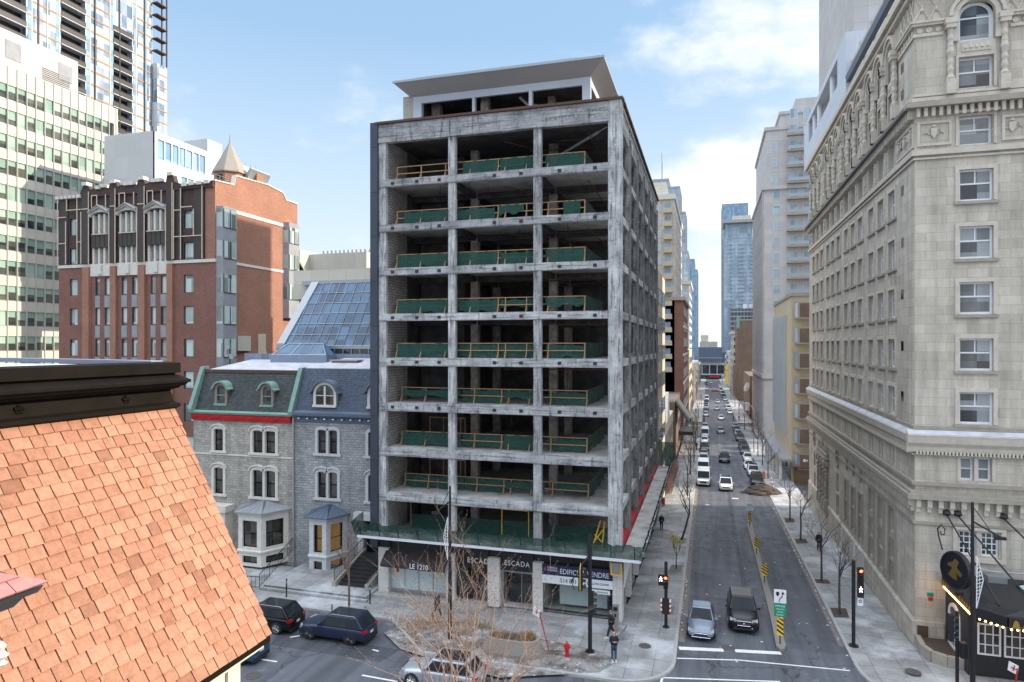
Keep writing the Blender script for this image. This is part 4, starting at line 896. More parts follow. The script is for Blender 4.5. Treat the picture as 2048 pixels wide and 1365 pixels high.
part('skylight_bars', 'aluminium', sk, lambda m: [m.tube([(a, 55.68, 18.0), (b, 56.88, 19.13)], .05, 4) for a, b in ((-41.4, -40.3), (-39.3, -38.9), (-37.3, -37.4), (-35.3, -36.4))]+[m.tube([(-41.4, 55.68, 18.02), (-35.3, 55.68, 18.02)], .05, 4), m.tube([(-40.3, 56.88, 19.12), (-36.4, 56.88, 19.12)], .05, 4)])
# ================= brick building =================
BX0, BX1, BY = -74.4, -51.9, 60.
bb = empty('brick_apartment_block', (-63, 60, 0), 'large red brick block whose top storeys are draped in dark battened sheeting', 'building')
FB_ = FRONT(0, BY); cols = [(-72.7, -71.5), (-68.8, -68.1), (-67.4, -66.6), (-64.9, -64.1), (-63.4, -62.6), (-60.7, -60.0), (-59.3, -58.5), (-56.1, -54.8)]
rows = [(24.8, 26.8), (21.3, 23.3), (17.65, 19.65), (14.1, 16.05), (10.45, 12.45), (6.9, 8.8)]
hs = [(a, b, c, d) for a, b in cols for c, d in rows]
up = [(a, b, c, d) for a, b in (cols[0], cols[-1]) for c, d in ((28.5, 30.4), (31.95, 33.95))]
part('front_wall', 'dark_brick', bb, lambda m: m.wall(FB_, BX0, BX1, 0, 28.2, hs, .3))
for h in hs: window(bb, FB_, *h, dep=.2, fw=.06, fm='black_metal', gm='brick_building_glass', pane=True, nx=1)
part('window_spandrel', 'grey_roofing', bb, lambda m: [m.fb(FB_, a, b, c-1.45, c-.1, -.02, .03) for a, b in cols[1:-1] for c, d in rows])
part('brick_pier', 'red_brick', bb, lambda m: [m.fb(FB_, a, b, 0, 28.1, .0, .28) for a, b in ((-70.5, -69.5), (-66.35, -65.5), (-62.3, -61.35), (-58.25, -57.45))]+[m.fb(FB_, -69.49, -69.4, 0, 28.1, -.01, .1)])
part('stone_band', 'carved_greystone', bb, lambda m: (m.fb(FB_, BX0-.05, BX1+.1, 28.1, 28.45, -.1, .12)))
part('carved_panel', 'carved_greystone', bb, lambda m: [(m.fb(FB_, a, b, 27.0, 28.1, 0, .14), m.fb(FB_, (a+b)/2-.3, (a+b)/2+.3, 27.2, 28.3, .14, .32)) for a, b in ((-69.4, -66.4), (-65.4, -62.35), (-61.3, -58.3))])
part('upper_wall', 'purple_brick', bb, lambda m: m.wall(FB_, BX0, -53.2, 28.45, 36.6, up+[(a, b, c, d) for a, b in ((-69.2, -66.5), (-65.2, -62.5), (-61.1, -58.4)) for c, d in ((28.5, 30.3), (31.9, 34.2))], .5))
part('corner_brick', 'red_brick', bb, lambda m: m.wall(FB_, -53.2, BX1, 28.45, 36.6, [], .3))
for h in up: window(bb, FB_, *h, dep=.2, fw=.06, fm='black_metal', gm='brick_building_glass')
for a, b in ((-69.2, -66.5), (-65.2, -62.5), (-61.1, -58.4)):
    for c, d in ((28.5, 30.3), (31.9, 34.2)):
        MB().fq(FB_, a, b, c, d, -.45).build('window', 'brick_building_glass', bb)
    part('stone_mullion', 'carved_greystone', bb, lambda m: [m.fb(FB_, a+x, a+x+.28, 28.45, 34.3-abs(x-1.2)*.12, -.4, .05) for x in (.02, .85, 1.65, 2.4)]+[m.ringpoly(FB_, [((a+b)/2-1.45*math.cos(math.pi*i/10), 33.9+.55*math.sin(math.pi*i/10)) for i in range(11)], [((a+b)/2-1.65*math.cos(math.pi*i/10), 34.1+.75*math.sin(math.pi*i/10)) for i in range(11)], -.3, .3)])
    part('spandrel_cover', 'brown_sheet', bb, lambda m: [m.fb(FB_, a+.1+.65*i, a+.68+.65*i, 30.3, 31.85, -.2, .25) for i in range(4)])
    part('gable_hood', 'grey_roofing', bb, lambda m: m.rings([[FB_.p(u, z, n) for n, z in ((.0, zz), (.5, zz-.05), (.5, zz+.12), (0, zz+.35))] for u, zz in ((a-.1, 34.5), ((a+b)/2, 35.2), (b+.1, 34.5))] if False else [[FB_.p(a-.1, 34.3, .0), FB_.p(a-.1, 34.3, .5), FB_.p(a-.1, 34.6, .45), FB_.p(a-.1, 34.7, 0)], [FB_.p((a+b)/2, 34.85, .0), FB_.p((a+b)/2, 34.85, .5), FB_.p((a+b)/2, 35.2, .45), FB_.p((a+b)/2, 35.3, 0)], [FB_.p(b+.1, 34.3, .0), FB_.p(b+.1, 34.3, .5), FB_.p(b+.1, 34.6, .45), FB_.p(b+.1, 34.7, 0)]]))
part('sheeting', 'brown_sheet', bb, lambda m: [m.fb(FB_, a, b, 28.5, 36.5, .02, .10) for a, b in ((-74.3, -72.9), (-71.3, -70.6), (-57.2, -56.3), (-54.6, -53.3))]+[m.fb(FB_, a, b, 28.5, 36.9, .10, .3) for a, b in ((-70.5, -69.5), (-66.35, -65.5), (-62.3, -61.35), (-58.25, -57.45))])
def battens(m):
    vs = [(-74.2, 28.5, 36.4), (-72.95, 28.5, 33.6), (-71.2, 28.6, 36.3), (-70.6, 28.5, 34.6), (-69.45, 28.4, 36.9), (-66.4, 28.4, 34.6), (-65.5, 28.4, 37.0), (-62.35, 28.4, 34.6), (-61.3, 28.4, 37.0), (-58.3, 28.5, 34.6), (-57.4, 28.5, 37.1), (-57.2, 28.6, 36.3), (-56.25, 28.5, 36.4), (-54.5, 31., 34.), (-53.35, 28.5, 36.5), (-72.8, 35, 36.4)]
    vs += [(x, 35.0, 36.4) for x in (-69.0, -68.2, -66.9, -64.9, -64.1, -62.8, -60.9, -60.1, -58.9)]
    for u, a, b in vs: m.fb(FB_, u-.05, u+.05, a, b, .30, .36)
    for a, b, z in ((-74.2, -72.9, 34.1), (-74.2, -72.9, 31.0), (-71.3, -70.6, 31.1), (-72.9, -70.6, 34.9), (-57.2, -56.3, 34.0), (-56.2, -54.7, 34.3), (-57.2, -53.4, 31.05), (-69., -66.6, 31.85), (-65, -62.6, 31.85), (-61, -58.5, 31.85), (-70.5, -69.5, 34.9), (-66.3, -65.5, 35), (-62.3, -61.4, 35), (-69.0, -68.2, 36.4), (-64.9, -64.1, 36.4), (-60.9, -60.1, 36.4)): m.fb(FB_, a, b, z-.05, z+.05, .30, .355)
    for a, b in ((-69.4, -66.5), (-65.4, -62.4), (-61.3, -58.4)): c = (a+b)/2; m.tube([FB_.p(a, 34.45, .52), FB_.p(c, 35.25, .52), FB_.p(b, 34.45, .52)], .07, 4)
part('batten', 'pale_timber', bb, battens)
def par_(m):
    prof = [(-74.4, 36.5), (-70.8, 36.7), (-70.3, 37.6), (-69.6, 37.6), (-69.2, 37.1), (-67.8, 37.5), (-66.5, 37.1), (-66.2, 37.9), (-65.5, 37.9), (-65.2, 37.2), (-63.7, 37.6), (-62.4, 37.2), (-62.1, 38.0), (-61.5, 38.0), (-61.2, 37.2), (-59.7, 37.7), (-58.3, 37.2), (-58.1, 38.2), (-57.4, 38.2), (-57.1, 37.2), (-56., 36.8), (-52.0, 36.9)]
    m.rings([[FB_.p(u, 36.3, -.3), FB_.p(u, 36.3, .22), FB_.p(u, z-.12, .24), FB_.p(u, z, .3), FB_.p(u, z, -.3)] for u, z in prof])
part('parapet', 'purple_brick', bb, lambda m: par_(m)); part('parapet_coping', 'carved_greystone', bb, lambda m: [m.fb(FB_, u-.1, u+.62, z-.25, z+.14, -.35, .42) for u, z in [(-74.4+.62*i, 36.52) for i in range(6)]+[(-70.3, 37.9), (-66.1, 37.9), (-62.0, 38.), (-57.95, 38.2), (-68.3, 37.35), (-67.7, 37.5), (-64.2, 37.5), (-63.5, 37.5), (-60.2, 37.6), (-59.5, 37.6), (-56, 36.85), (-55, 36.9), (-54, 36.9), (-53, 36.95)]])
FE = EAST(BX1, BY)
part('side_wall', 'red_brick', bb, lambda m: m.wall(FE, 0, 15.1, 0, 36.9, [], .3))
part('side_gable', 'red_brick', bb, lambda m: m.prism(FE, [(0, 36.9), (0, 37.0), (3, 37.2), (3.3, 38.3), (9, 38.6), (12, 38.3), (12.6, 37.5), (15.1, 37.5), (15.1, 36.9)], -.4, -.001))
part('side_coping', 'carved_greystone', bb, lambda m: m.rings([[FE.p(u, z, -.5), FE.p(u, z, .08), FE.p(u, z+.14, .08), FE.p(u, z+.14, -.5)] for u, z in ((-.1, 37.0), (3, 37.2), (3.3, 38.3), (9, 38.6), (12, 38.3), (12.6, 37.5), (15.2, 37.5))]))
part('side_band', 'carved_greystone', bb, lambda m: (m.fb(FE, -.1, 12, 28.15, 28.45, -.1, .08), m.fb(FE, 2.7, 12, 34.0, 34.4, -.1, .08)))
def oriel(y0, y1, z0, z1, top):
    o = [(y0, .0), (y0+.25, .75), (y1-.25, .75), (y1, .0)]
    def body(m): m.rings([[FE.p(u, z0, n) for u, n in o], [FE.p(u, z1, n) for u, n in o]])
    b = part('oriel', 'grey_roofing', bb, body)
    for c, d in rows[:4 if y0 < 5 else 3]+[(28.6, 30.5), (32.0, 34.0)]:
        if z0 < c and d < z1+.1:
            f1 = Fr(FE.p(y0+.25, 0, .75), (0, 1, 0), (1, 0, 0)); a_ = FE.p(y0, 0, 0); b_ = FE.p(y0+.25, 0, .75); U = (b_-a_).normalized(); f2 = Fr(a_, U, Vector((U.y, -U.x, 0)))
            q = MB(); q.fq(f1, .1, y1-y0-.6, c, d, .015).fq(f2, .08, .7, c, d, .015); q.build('oriel_glass', 'brick_building_glass', b)
            MB().fb(f1, (y1-y0-.5)/2-.04, (y1-y0-.5)/2+.04, c, d, .02, .06).fb(f1, .02, .1, c, d, .0, .05).fb(f1, .1, y1-y0-.6, c-.08, c, 0, .05).build('oriel_frame', 'black_metal', b)
oriel(.15, 2.8, 16.3, 34.3, 0); oriel(12.0, 14.7, 22.4, 34.6, 0)
part('parapet_railing', 'steel', bb, lambda m: [m.tube([FE.p(0+i*1.3, 37.2, -1.6), FE.p(0+i*1.3, 38.3, -1.6)], .03, 4) for i in range(12)]+[m.tube([FE.p(0, 38.3, -1.6), FE.p(15, 38.3, -1.6)], .03, 4), m.tube([FE.p(0, 37.9, -1.6), FE.p(15, 37.9, -1.6)], .02, 4)])
part('wall_box', 'cream_panel', bb, lambda m: (m.fb(FE, 3.2, 5.4, 18.3, 20.0, 0, .4))); part('side_door', 'pale_timber', bb, lambda m: m.fb(FE, 7.2, 8.6, 17.6, 20.3, 0, .06))
part('roof', 'grey_roofing', bb, lambda m: m.box(BX0+.3, BX1-.3, BY+.3, BY+15, 36.2, 36.5)); part('west_wall', 'red_brick', bb, lambda m: m.box(BX0, BX0+.3, BY+.3, BY+15, 0, 36.6))
def turret(m):
    c = (-54.95, 66.); m.rings([[(c[0]+1.85*math.cos(R_(22.5+45*k)), c[1]+1.85*math.sin(R_(22.5+45*k)), z) for k in range(8)] for z in (36.4, 39.4)])
part('turret', 'red_brick', bb, turret)
part('turret_roof', 'turret_metal', bb, lambda m: m.rings([[(-54.95+r*math.cos(R_(22.5+45*k)), 66+r*math.sin(R_(22.5+45*k)), z) for k in range(8)] for r, z in ((2.1, 39.35), (2.1, 39.5), (.1, 43.2), (.02, 44.3))]))
part('turret_louvre', 'black_metal', bb, lambda m: [m.box(x, x+.7, 64.2, 64.3, 37.6, 39.0) for x in (-55.3,)]+[m.box(-53.25, -53.2, 65.7, 66.3, 37.6, 39.)])
part('chimney_stack', 'red_brick', bb, lambda m: (m.box(-55.8, -52.3, 67.5, 69.0, 36.4, 39.8), ))
part('roof_gable', 'aluminium', bb, lambda m: m.rings([[(-53.8, y, 38.3), (-52.4, y, 40.2), (-52.2, y, 40.0), (-53.2, y, 38.1)] for y in (66.4, 70)]))
# ================= white office block =================
of = empty('office_block', (-110, 80, 0), 'cream panelled office block with rows of pale green windows', 'building')
FO = EAST(-100, 50); zrows = [57.8-3.75*k for k in range(14)]; us = [22.48+1.445*i-50+28.9 for i in range(0)]
ucol = [y-50 for y in [56.6+1.445*i for i in range(25)]]
hs = [(6.0, 41.5, z-2.2, z) for z in zrows]
part('wall', 'cream_panel', of, lambda m: m.wall(FO, 0, 41.7, 0, 60.6, [(6.2, 40.9, z-2.25, z) for z in zrows], .35))
specs = [(FO, u+.06, u+1.40, z-2.2, z-.02) for z in zrows for u in ucol if u+1.4 < 41]
simple_windows(of, specs, 'office_glass', 'aluminium', .18, .05, cap=100, blind='office_blind')
part('fins', 'cream_panel', of, lambda m: [m.fb(FO, u-.03, u+.05, 5, 60.5, .0, .16) for u in ucol])
part('end_wall', 'cream_panel', of, lambda m: m.box(-130, -100.01, 91.3, 91.7, 0, 60.6)); part('roof', 'grey_roofing', of, lambda m: m.box(-130, -100.4, 50, 91.3, 60.2, 60.5)); part('front_wall', 'cream_panel', of, lambda m: m.box(-130, -100.01, 50, 50.4, 0, 60.6))
part('upper_block', 'beige_stone_panel', of, lambda m: m.box(-130, -103, 50, 86.5, 60.5, 67.2))
part('roof_louvre', 'grey_roofing', of, lambda m: [m.box(-103, -102.9, a, a+2.4, 63.0, 65.8) for a in (74.4, 83.0)]+[m.box(-103.0, -102.85, 80.2+i*.0, 85.0, 61.6+i*.3, 61.7+i*.3) for i in range(8)])
# ================= tower being clad =================
tw = empty('tower_under_construction', (-170, 120, 0), 'tall tower under construction with wrapped panels and stacks of dark balconies', 'building')
FT = EAST(-150, 85); ztop = 122.; nfl = 30; zf = [ztop-3.35*k for k in range(nfl)]
blc = [(29.5, 34.2), (43.5, 48.3), (56.0, 60.5)]; blc = [(a-6, b-6) for a, b in ((27.5, 34), (42.5, 49.), (57., 63.))]
def inb(u): return any(a <= u < b for a, b in blc)
part('wall', 'tower_frame_glass', tw, lambda m: m.wall(FT, 0, 63.6, 0, ztop, [(a, b, 20, ztop-3.35*(1+2.4*i)) for i, (a, b) in enumerate(blc)], 1.8))
part('gold_transom', 'timber', tw, lambda m: [m.fb(FT, u0, u1, z-.22, z+.18, 0, .12) for z in zf for u0, u1 in ((0, blc[0][0]), (blc[0][1], blc[1][0]), (blc[1][1], blc[2][0]), (blc[2][1], 63.6))])
part('mullion', 'steel', tw, lambda m: [m.fb(FT, u-.1, u+.1, 20, ztop, .0, .16) for u in (2, 7, 12, 18, 28, 29.3, 33, 36, 43, 44.2, 50, 57., 58.2, 63.5)])
part('blue_membrane', 'blue_glass', tw, lambda m: [m.fb(FT, u, u+.9, 20, ztop, .0, .08) for u in (28.4, 35.2, 43.2, 50.2, 57.6, 61.)])
part('hoist_track', 'black_metal', tw, lambda m: [m.fb(FT, u+.25, u+.55, 20, ztop-1, .09, .3) for u in (30.4, 45.2, 52.5, 60.6)])
for i, (a, b) in enumerate(blc):
    part('balcony_recess', 'sign_black', tw, lambda m: m.fb(FT, a, b, 20, ztop, -1.85, -1.7))
    for z in zf[1:]:
        if z < ztop-3.35*(1+2.4*i) and z > 40:
            part('balcony', 'white_panel', tw, lambda m: m.fb(FT, a, b, z-.2, z, -1.7, .3))
def brails(m):
    for i, (a, b) in enumerate(blc):
        for z in zf[1:]:
            if z < ztop-3.35*(1+2.4*i) and z > 40:
                m.fb(FT, a, b, z+1.15, z+1.25, .2, .3); m.fb(FT, a, b, z+.05, z+1.1, .22, .25)
part('balcony_railing', 'black_metal', tw, brails)
part('end_wall', 'tower_frame_glass', tw, lambda m: m.box(-185, -150.01, 148.2, 148.6, 0, ztop)); part('front_wall', 'tower_frame_glass', tw, lambda m: m.box(-185, -150.01, 85, 85.4, 0, ztop)); part('roof', 'grey_roofing', tw, lambda m: m.box(-184, -151, 86, 148, ztop-.5, ztop-.3))
part('open_frame', 'rust_brown', tw, lambda m: [m.box(-150, -148.0, 148.6, 152.2, z-.3, z) for z in zf if z > 100]+[m.box(-148.3, -148, 151.9, 152.2, 98, ztop), m.box(-150, -149.7, 151.9, 152.2, 98, ztop)])
part('corner_bay', 'tower_frame_glass', tw, lambda m: m.box(-150, -148.1, 148.6, 152.1, 20, 98)); part('corner_transom', 'timber', tw, lambda m: [m.box(-148.12, -148.0, 148.6, 152.2, z-.2, z+.15) for z in zf if z < 98])
# ================= white apartments behind the brick block =================
ap = empty('white_apartment_building', (-75, 90, 0), 'pale grey and white apartment building with glazed top floor behind the turret', 'building')
AX, AY = -81., 80.5
FA = FRONT(0, AY); FAE = EAST(AX, AY)
part('front_wall', 'white_panel', ap, lambda m: m.box(AX-9.5, AX, AY, AY+.3, 0, 51.6))
zz = [(47.6, 50.6), (42.6, 46.0), (38.3, 41.6)]
hs = []
for k, (a, b) in enumerate(zz): hs += [(u, u+1.25, a, b) for u in ([.9+1.45*i for i in range(7)] if k == 0 else [5.6+1.45*i for i in range(11)])]
part('side_wall', 'white_metal_panel', ap, lambda m: m.wall(FAE, 0, 25, 30, 51.6 if True else 0, [h for h in hs if h[1] < 24], .3))
simple_windows(ap, [(FAE, *h) for h in hs if h[1] < 24], 'blue_glass', 'aluminium', .2, .05)
part('roof', 'grey_roofing', ap, lambda m: m.box(AX-9.5, AX-.3, AY+.3, AY+25, 51.2, 51.45)); part('balcony', 'aluminium', ap, lambda m: [m.fb(FAE, .2, 4.2, z, z+.2, 0, 1.2) for z in (38, 42.2)]+[m.fb(FAE, .2, 4.2, z+.2, z+1.2, 1.12, 1.16) for z in (38, 42.2)])
part('service_room', 'white_panel', ap, lambda m: m.box(AX-6, AX-1, AY+12.5, AY+16, 51.4, 54.2)); part('roof_railing', 'aluminium', ap, lambda m: [m.box(AX-1, AX-.9, AY+17+1.3*i, AY+17.1+1.3*i, 51.4, 52.8) for i in range(7)])
# ================= pale blocks beyond the atrium =================
cb = empty('cream_annex', (-75, 125, 0), 'cream stone panel annex with stepped corners above the glass roof', 'building')
part('wall', 'cream_panel', cb, lambda m: (m.box(-84, -72, 105, 125, 10, 36.5), m.box(-72, -60., 108, 125, 10, 36.0), m.box(-90, -84, 108, 130, 10, 34.2)))
part('roof_edge', 'steel', cb, lambda m: m.box(-80, -72.5, 104.9, 105.1, 36.5, 37.0))
cb2 = empty('castellated_block', (-95, 200, 0), 'distant grey stone block with a castellated parapet', 'building')
part('wall', 'pink_stone', cb2, lambda m: (m.box(-128, -110, 200, 225, 5, 50.5), m.box(-112, -90, 196, 225, 5, 42.)))
part('merlon', 'pink_stone', cb2, lambda m: [m.box(-128+1.6*i, -127.3+1.6*i, 199.9, 200.3, 50.5, 51.5) for i in range(11)]+[m.box(-110.2, -109.8, 200+1.6*i, 200.7+1.6*i, 50.5, 51.5) for i in range(15)])
simple_windows(cb2, [(FRONT(0, 200), -126+2.2*i, -125+2.2*i, z, z+1.4) for i in range(7) for z in (46.8, 43)]+[(FRONT(0, 196), -109+2*i, -108+2*i, z, z+1.5) for i in range(9) for z in (38, 34.4, 31)], 'dark_glass', dep=.05)
cb3 = empty('tan_block', (-120, 170, 0), 'small tan block with dark windows beside the brick corner', 'building')
part('wall', 'tan_brick', cb3, lambda m: m.box(-132, -113.5, 170, 190, 5, 46.0)); simple_windows(cb3, [(FRONT(0, 170), -131+2.1*i, -129.8+2.1*i, 42.3, 44.2) for i in range(8)], 'dark_glass', dep=.04)
# ================= the limestone hotel =================
ho = empty('limestone_hotel', (30, 60, 0), 'large beige limestone hotel with carved arches and white sash windows on the right corner', 'building')
FH = WEST(12.6, 0); FF = FRONT(0, 47.62); HY1 = 93.2; XE = 62
wy = [52.95, 56.05, 59.15, 63.1, 66.1, 69.15, 73.1, 76.15, 79.15, 83.2, 86.2, 89.25]
zr = [(14.05, 16.05), (17.4, 19.4), (20.92, 22.92), (24.4, 26.4), (28.0, 29.95)]
wx = [15.97+6.4*i for i in range(8)]
def twist(m, fr, u, n, z0, z1, r=.17):
    """twisted colonnette with collars"""
    m.fb(fr, u-.26, u+.26, z0, z0+.9, 0, n+.22); prof = []; k = int((z1-z0-1.6)/.13); c = fr.p(u, z0+.9, n)
    rs = []
    for i in range(k+1):
        z = i*(z1-z0-1.6)/k; rr = r*(1+.16*math.sin(i*1.7))+(.07 if i % 13 in (0, 1) else 0)
        rs.append([c+Vector((rr*math.cos(2*math.pi*j/7), rr*math.sin(2*math.pi*j/7), z)) for j in range(7)])
    m.rings(rs); m.fb(fr, u-.28, u+.28, z1-.72, z1-.45, 0, n+.28); m.fb(fr, u-.34, u+.34, z1-.45, z1-.1, 0, n+.32)
for side, fr, c0, c1, cs, vis in (('street_wall', FH, 47.62, HY1, wy, 12), ('front_wall', FF, 12.6, XE, wx, 3)):
    wid = .92 if side == 'front_wall' else .92
    holes = []
    for c in cs:
        holes += [(c-wid, c+wid, a, b) for a, b in zr]+[(c-.9, c+.9, 31.5, 33.3), (c-.95, c+.95, 35.05, 37.0)]+[(c-1.0, c+1.0, 38.0, 40.4)]
        holes += [(c-.85, c-.1, 10.5, 11.95), (c+.1, c+.85, 10.5, 11.95)]
    if side == 'street_wall':
        for c in wy[:3]: holes += [(c-.75, c+.75, 5.6, 7.4), (c-.75, c+.75, 3.6, 5.1), (c-.75, c+.75, 1.95, 3.45)]
        for c in wy[3:6]: holes += [(c-.62, c+.62, 7.0, 8.15), (c-.62, c+.62, 4.3, 6.05), (c-.62, c+.62, 2.2, 4.1)]
        holes += [(73.0, 74.6, 3.9, 5.9), (73.0, 74.6, 1.5, 3.7), (79.3, 83.8, 1.3, 5.9), (88.3, 89.4, 4.0, 5.8), (88.3, 89.4, 1.4, 3.2)]
    else:
        holes += [(15.05, 16.0, 5.85, 7.35), (16.25, 17.2, 5.85, 7.35)]+[(c-.9, c+.9, 5.8, 7.35) for c in wx[1:4]]+[(18.6+2.4*i, 20.3+2.4*i, .9, 3.3) for i in range(6)]
    part(side, 'hotel_limestone', ho, lambda m: m.wall(fr, c0, c1, -4, 42.2, holes, .55))
    K = 0. if side == 'street_wall' else 1.; BK = -.1 if side == 'street_wall' else .001
    for i, c in enumerate(cs):
        if i >= 4 and side == 'front_wall': continue
        for a, b in zr:
            w_ = window(ho, fr, c-wid, c+wid, a, b, .26 if side == 'street_wall' else .22, .12, 2, 1, 'white_paint', 'hotel_glass', split=(a+b)/2+.1)
            MB().ringpoly(fr, [(c-wid, a), (c-wid, b), (c+wid, b), (c+wid, a)], [(c-wid-.22, a-.05), (c-wid-.22, b+.25), (c+wid+.22, b+.25), (c+wid+.22, a-.05)], -.02, .09).build('surround', 'hotel_trim_stone', w_)
        for a, b, sp in ((31.5, 33.3, 32.45), (35.05, 37., 36.1)):
            w_ = window(ho, fr, c-.9-.05*(a > 33), c+.9+.05*(a > 33), a, b, .35, .12, 2, 1, split=sp)
            MB().ringpoly(fr, [(c-.95, a), (c-.95, b), (c+.95, b), (c+.95, a)], [(c-1.1, a-.05), (c-1.1, b+.18), (c+1.1, b+.18), (c+1.1, a-.05)], -.02, .07).build('surround', 'hotel_trim_stone', w_)
        MB().ringpoly(fr, [(c-.86, 10.5), (c-.86, 11.95), (c+.86, 11.95), (c+.86, 10.5)], [(c-1.02, 10.45), (c-1.02, 12.1-.12), (c+1.02, 12.1-.12), (c+1.02, 10.45)], -.02, .07).fb(fr, c-.09, c+.09, 10.5, 11.94, -.28, .03).build('window_surround', 'hotel_trim_stone', ho)
        w_ = MB(); inn = arch(c-.78, c+.78, 38.15, 39.55, .72, 12); out = arch(c-1.0, c+1.0, 38.0, 39.55, .9, 12); w_.ringpoly(fr, inn, out, -.38, -.25).fb(fr, c-.8, c+.8, 38.0, 38.16, -.38, -.24).fb(fr, c-.8, c+.8, 39.45, 39.54, -.36, -.26)
        q = w_.build('window', 'white_paint', ho); MB().fq(fr, c-1, c+1, 38.0, 40.4, -.3).build('pane', 'hotel_glass', q)
        for a, b in ((c-.85, c-.1), (c+.1, c+.85)): window(ho, fr, a, b, 10.5, 11.95, .3, .12 if side == 'front_wall' else .07, 1, 2, 'white_paint', 'hotel_glass')
    part('window_ledge', 'hotel_grime_stone', ho, lambda m: [m.fb(fr, c-wid-.28, c+wid+.28, a-.22, a-.052, -.5, .14) for c in cs for a, b in zr])
    # arched heads, colonnettes, relief panels
    def arches(m):
        for c in cs:
            m.ringpoly(fr, arch(c-1.0, c+1.0, 38.0, 39.55, .95, 14), [(c-1.3, 38.0)]+arch(c-1.3, c+1.3, 38.0, 39.55, 1.22, 14)[1:-1]+[(c+1.3, 38.0)], -.05, .22)
            m.ringpoly(fr, arch(c-1.34, c+1.34, 39.3, 39.55, 1.25, 14)[1:-1], arch(c-1.55, c+1.55, 39.3, 39.55, 1.45, 14)[1:-1], 0, .36)
            m.fb(fr, c-1.05, c+1.05, 37.2, 37.95, -.2, .04); m.fb(fr, c-.8, c+.8, 37.32, 37.82, .04, .09)
            for k in range(5): m.lathe(fr.p(c-.6+.3*k, 37.42, .06), [(.02, 0), (.12, .1), (.1, .2), (.02, .3)], 6)
    part('arched_head', 'hotel_trim_stone', ho, arches)
    for i, c in enumerate(cs):
        if side == 'front_wall' and i > 2: continue
        g_ = [-1.45, 1.45]
        for d_ in g_:
            part('colonnette', 'hotel_trim_stone', ho, lambda m: twist(m, fr, c+d_, .22, 34.7, 39.5))
    def panels(m):                          # frieze with shields between the row of small windows
        ed = [c0]+[x for c in cs for x in (c-1.25, c+1.25)]+[c1]
        for a, b in zip(ed[::2], ed[1::2]):
            if b-a < .4: continue
            m.ringpoly(fr, [(a+.28, 31.75), (a+.28, 33.0), (b-.22, 33.0), (b-.22, 31.75), (a+.28, 31.75)], [(a+.12, 31.6), (a+.12, 33.15), (b-.08, 33.15), (b-.08, 31.6), (a+.12, 31.6)], 0, .1)
            k = max(1, int((b-a)/1.3))
            for i in range(k):
                u = a+(b-a)*(i+.5)/k; m.prism(fr, [(u-.17, 32.7), (u-.17, 32.3), (u, 32.05), (u+.17, 32.3), (u+.17, 32.7)], 0, .14); m.lathe(fr.p(u, 32.72, .05), [(.02, 0), (.14, .06), (.1, .16), (.02, .22)], 7)
                for s in (-1, 1): m.tube([fr.p(u+s*.2, 32.3, .04), fr.p(u+s*.42, 32.45, .06), fr.p(u+s*.36, 32.65, .04), fr.p(u+s*.55, 32.35, .03)], .045, 5)
    part('carved_frieze', 'hotel_trim_stone', ho, panels)
    e0, e1 = (c0-.0, c1) if side == 'street_wall' else (c0, c1)
    def mould(m):
        for z, h, n in ((30.75, .12, .12), (31.0, .35, .22), (34.35, .3, .2), (34.75, .16, .12), (41.2, .3, .3), (41.6, .5, .55)): m.fb(fr, e0-n*K, e1, z, z+h, BK, n)
        for z, h, n in ((38.55, .2, .1), (39.2, .16, .22), (39.36, .14, .3)):
            for a, b in zip([e0-n*K]+[c+1.8 for c in cs], [c-1.8 for c in cs]+[e1]):
                if b-a > .5: m.fb(fr, a, b, z, z+h, BK, n)
    part('string_course', 'hotel_trim_stone', ho, mould)
    def dark(m):
        m.fb(fr, e0-.62*K, e1, 33.95, 34.2, BK, .62); m.fb(fr, e0-.5*K, e1, 34.2, 34.34, BK, .5)
        for c in cs: m.fb(fr, c-1.2, c+1.2, 33.45, 33.6, -.1, .35)
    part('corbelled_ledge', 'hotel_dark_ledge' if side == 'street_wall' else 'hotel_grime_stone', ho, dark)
    def dentil(m):
        u = e0+.02
        while u < min(e1, e0+(46 if side == 'street_wall' else 20)):
            m.fb(fr, u, u+.2, 33.4, 33.94, 0, .38); u += .42
    part('dentil_course', 'hotel_trim_stone', ho, dentil)
    def roundels(m):
        for a, b in zip([e0]+[c+1.8 for c in cs], [c-1.8 for c in cs]+[e1]):
            if b-a > 1: 
                k = int((b-a)/.52)
                for i in range(k): u = a+(b-a)*(i+.5)/k; m.prism(fr, [(u+.18*math.cos(j*math.pi/4), 38.95+.18*math.sin(j*math.pi/4)) for j in range(8)], 0, .09)
    part('roundel_course', 'hotel_trim_stone', ho, roundels)
    def lattice(m):
        u = e0
        lim = e1 if side == 'street_wall' else e0+20
        while u < lim:
            if any(abs(u+.4-c) < 1.75 for c in cs): u += .8; continue
            for s in (-1, 1): m.tube([fr.p(u+.4-s*.4, 39.6, .03), fr.p(u+.4+s*.4, 41.2, .03)], .055, 4)
            m.lathe(fr.p(u+.4, 40.1, .03), [(.02, 0), (.12, .12), (.06, .3), (.01, .4)], 6); u += .8
    part('lattice_relief', 'hotel_trim_stone', ho, lattice)
    # main belt cornice above the shops
    part('belt_cornice', 'hotel_trim_stone', ho, lambda m: (m.sweep(fr, [(0, 12.1), (.14, 12.2), (.2, 12.55), (.38, 12.8), (.44, 13.15), (.48, 13.3), (0, 13.62)], e0-.48*K, e1)))
    part('snowy_flashing', 'snowy_membrane', ho, lambda m: m.sweep(fr, [(.1, 13.575), (.44, 13.34), (.44, 13.365), (.1, 13.60)], e0-.44*K, e1))
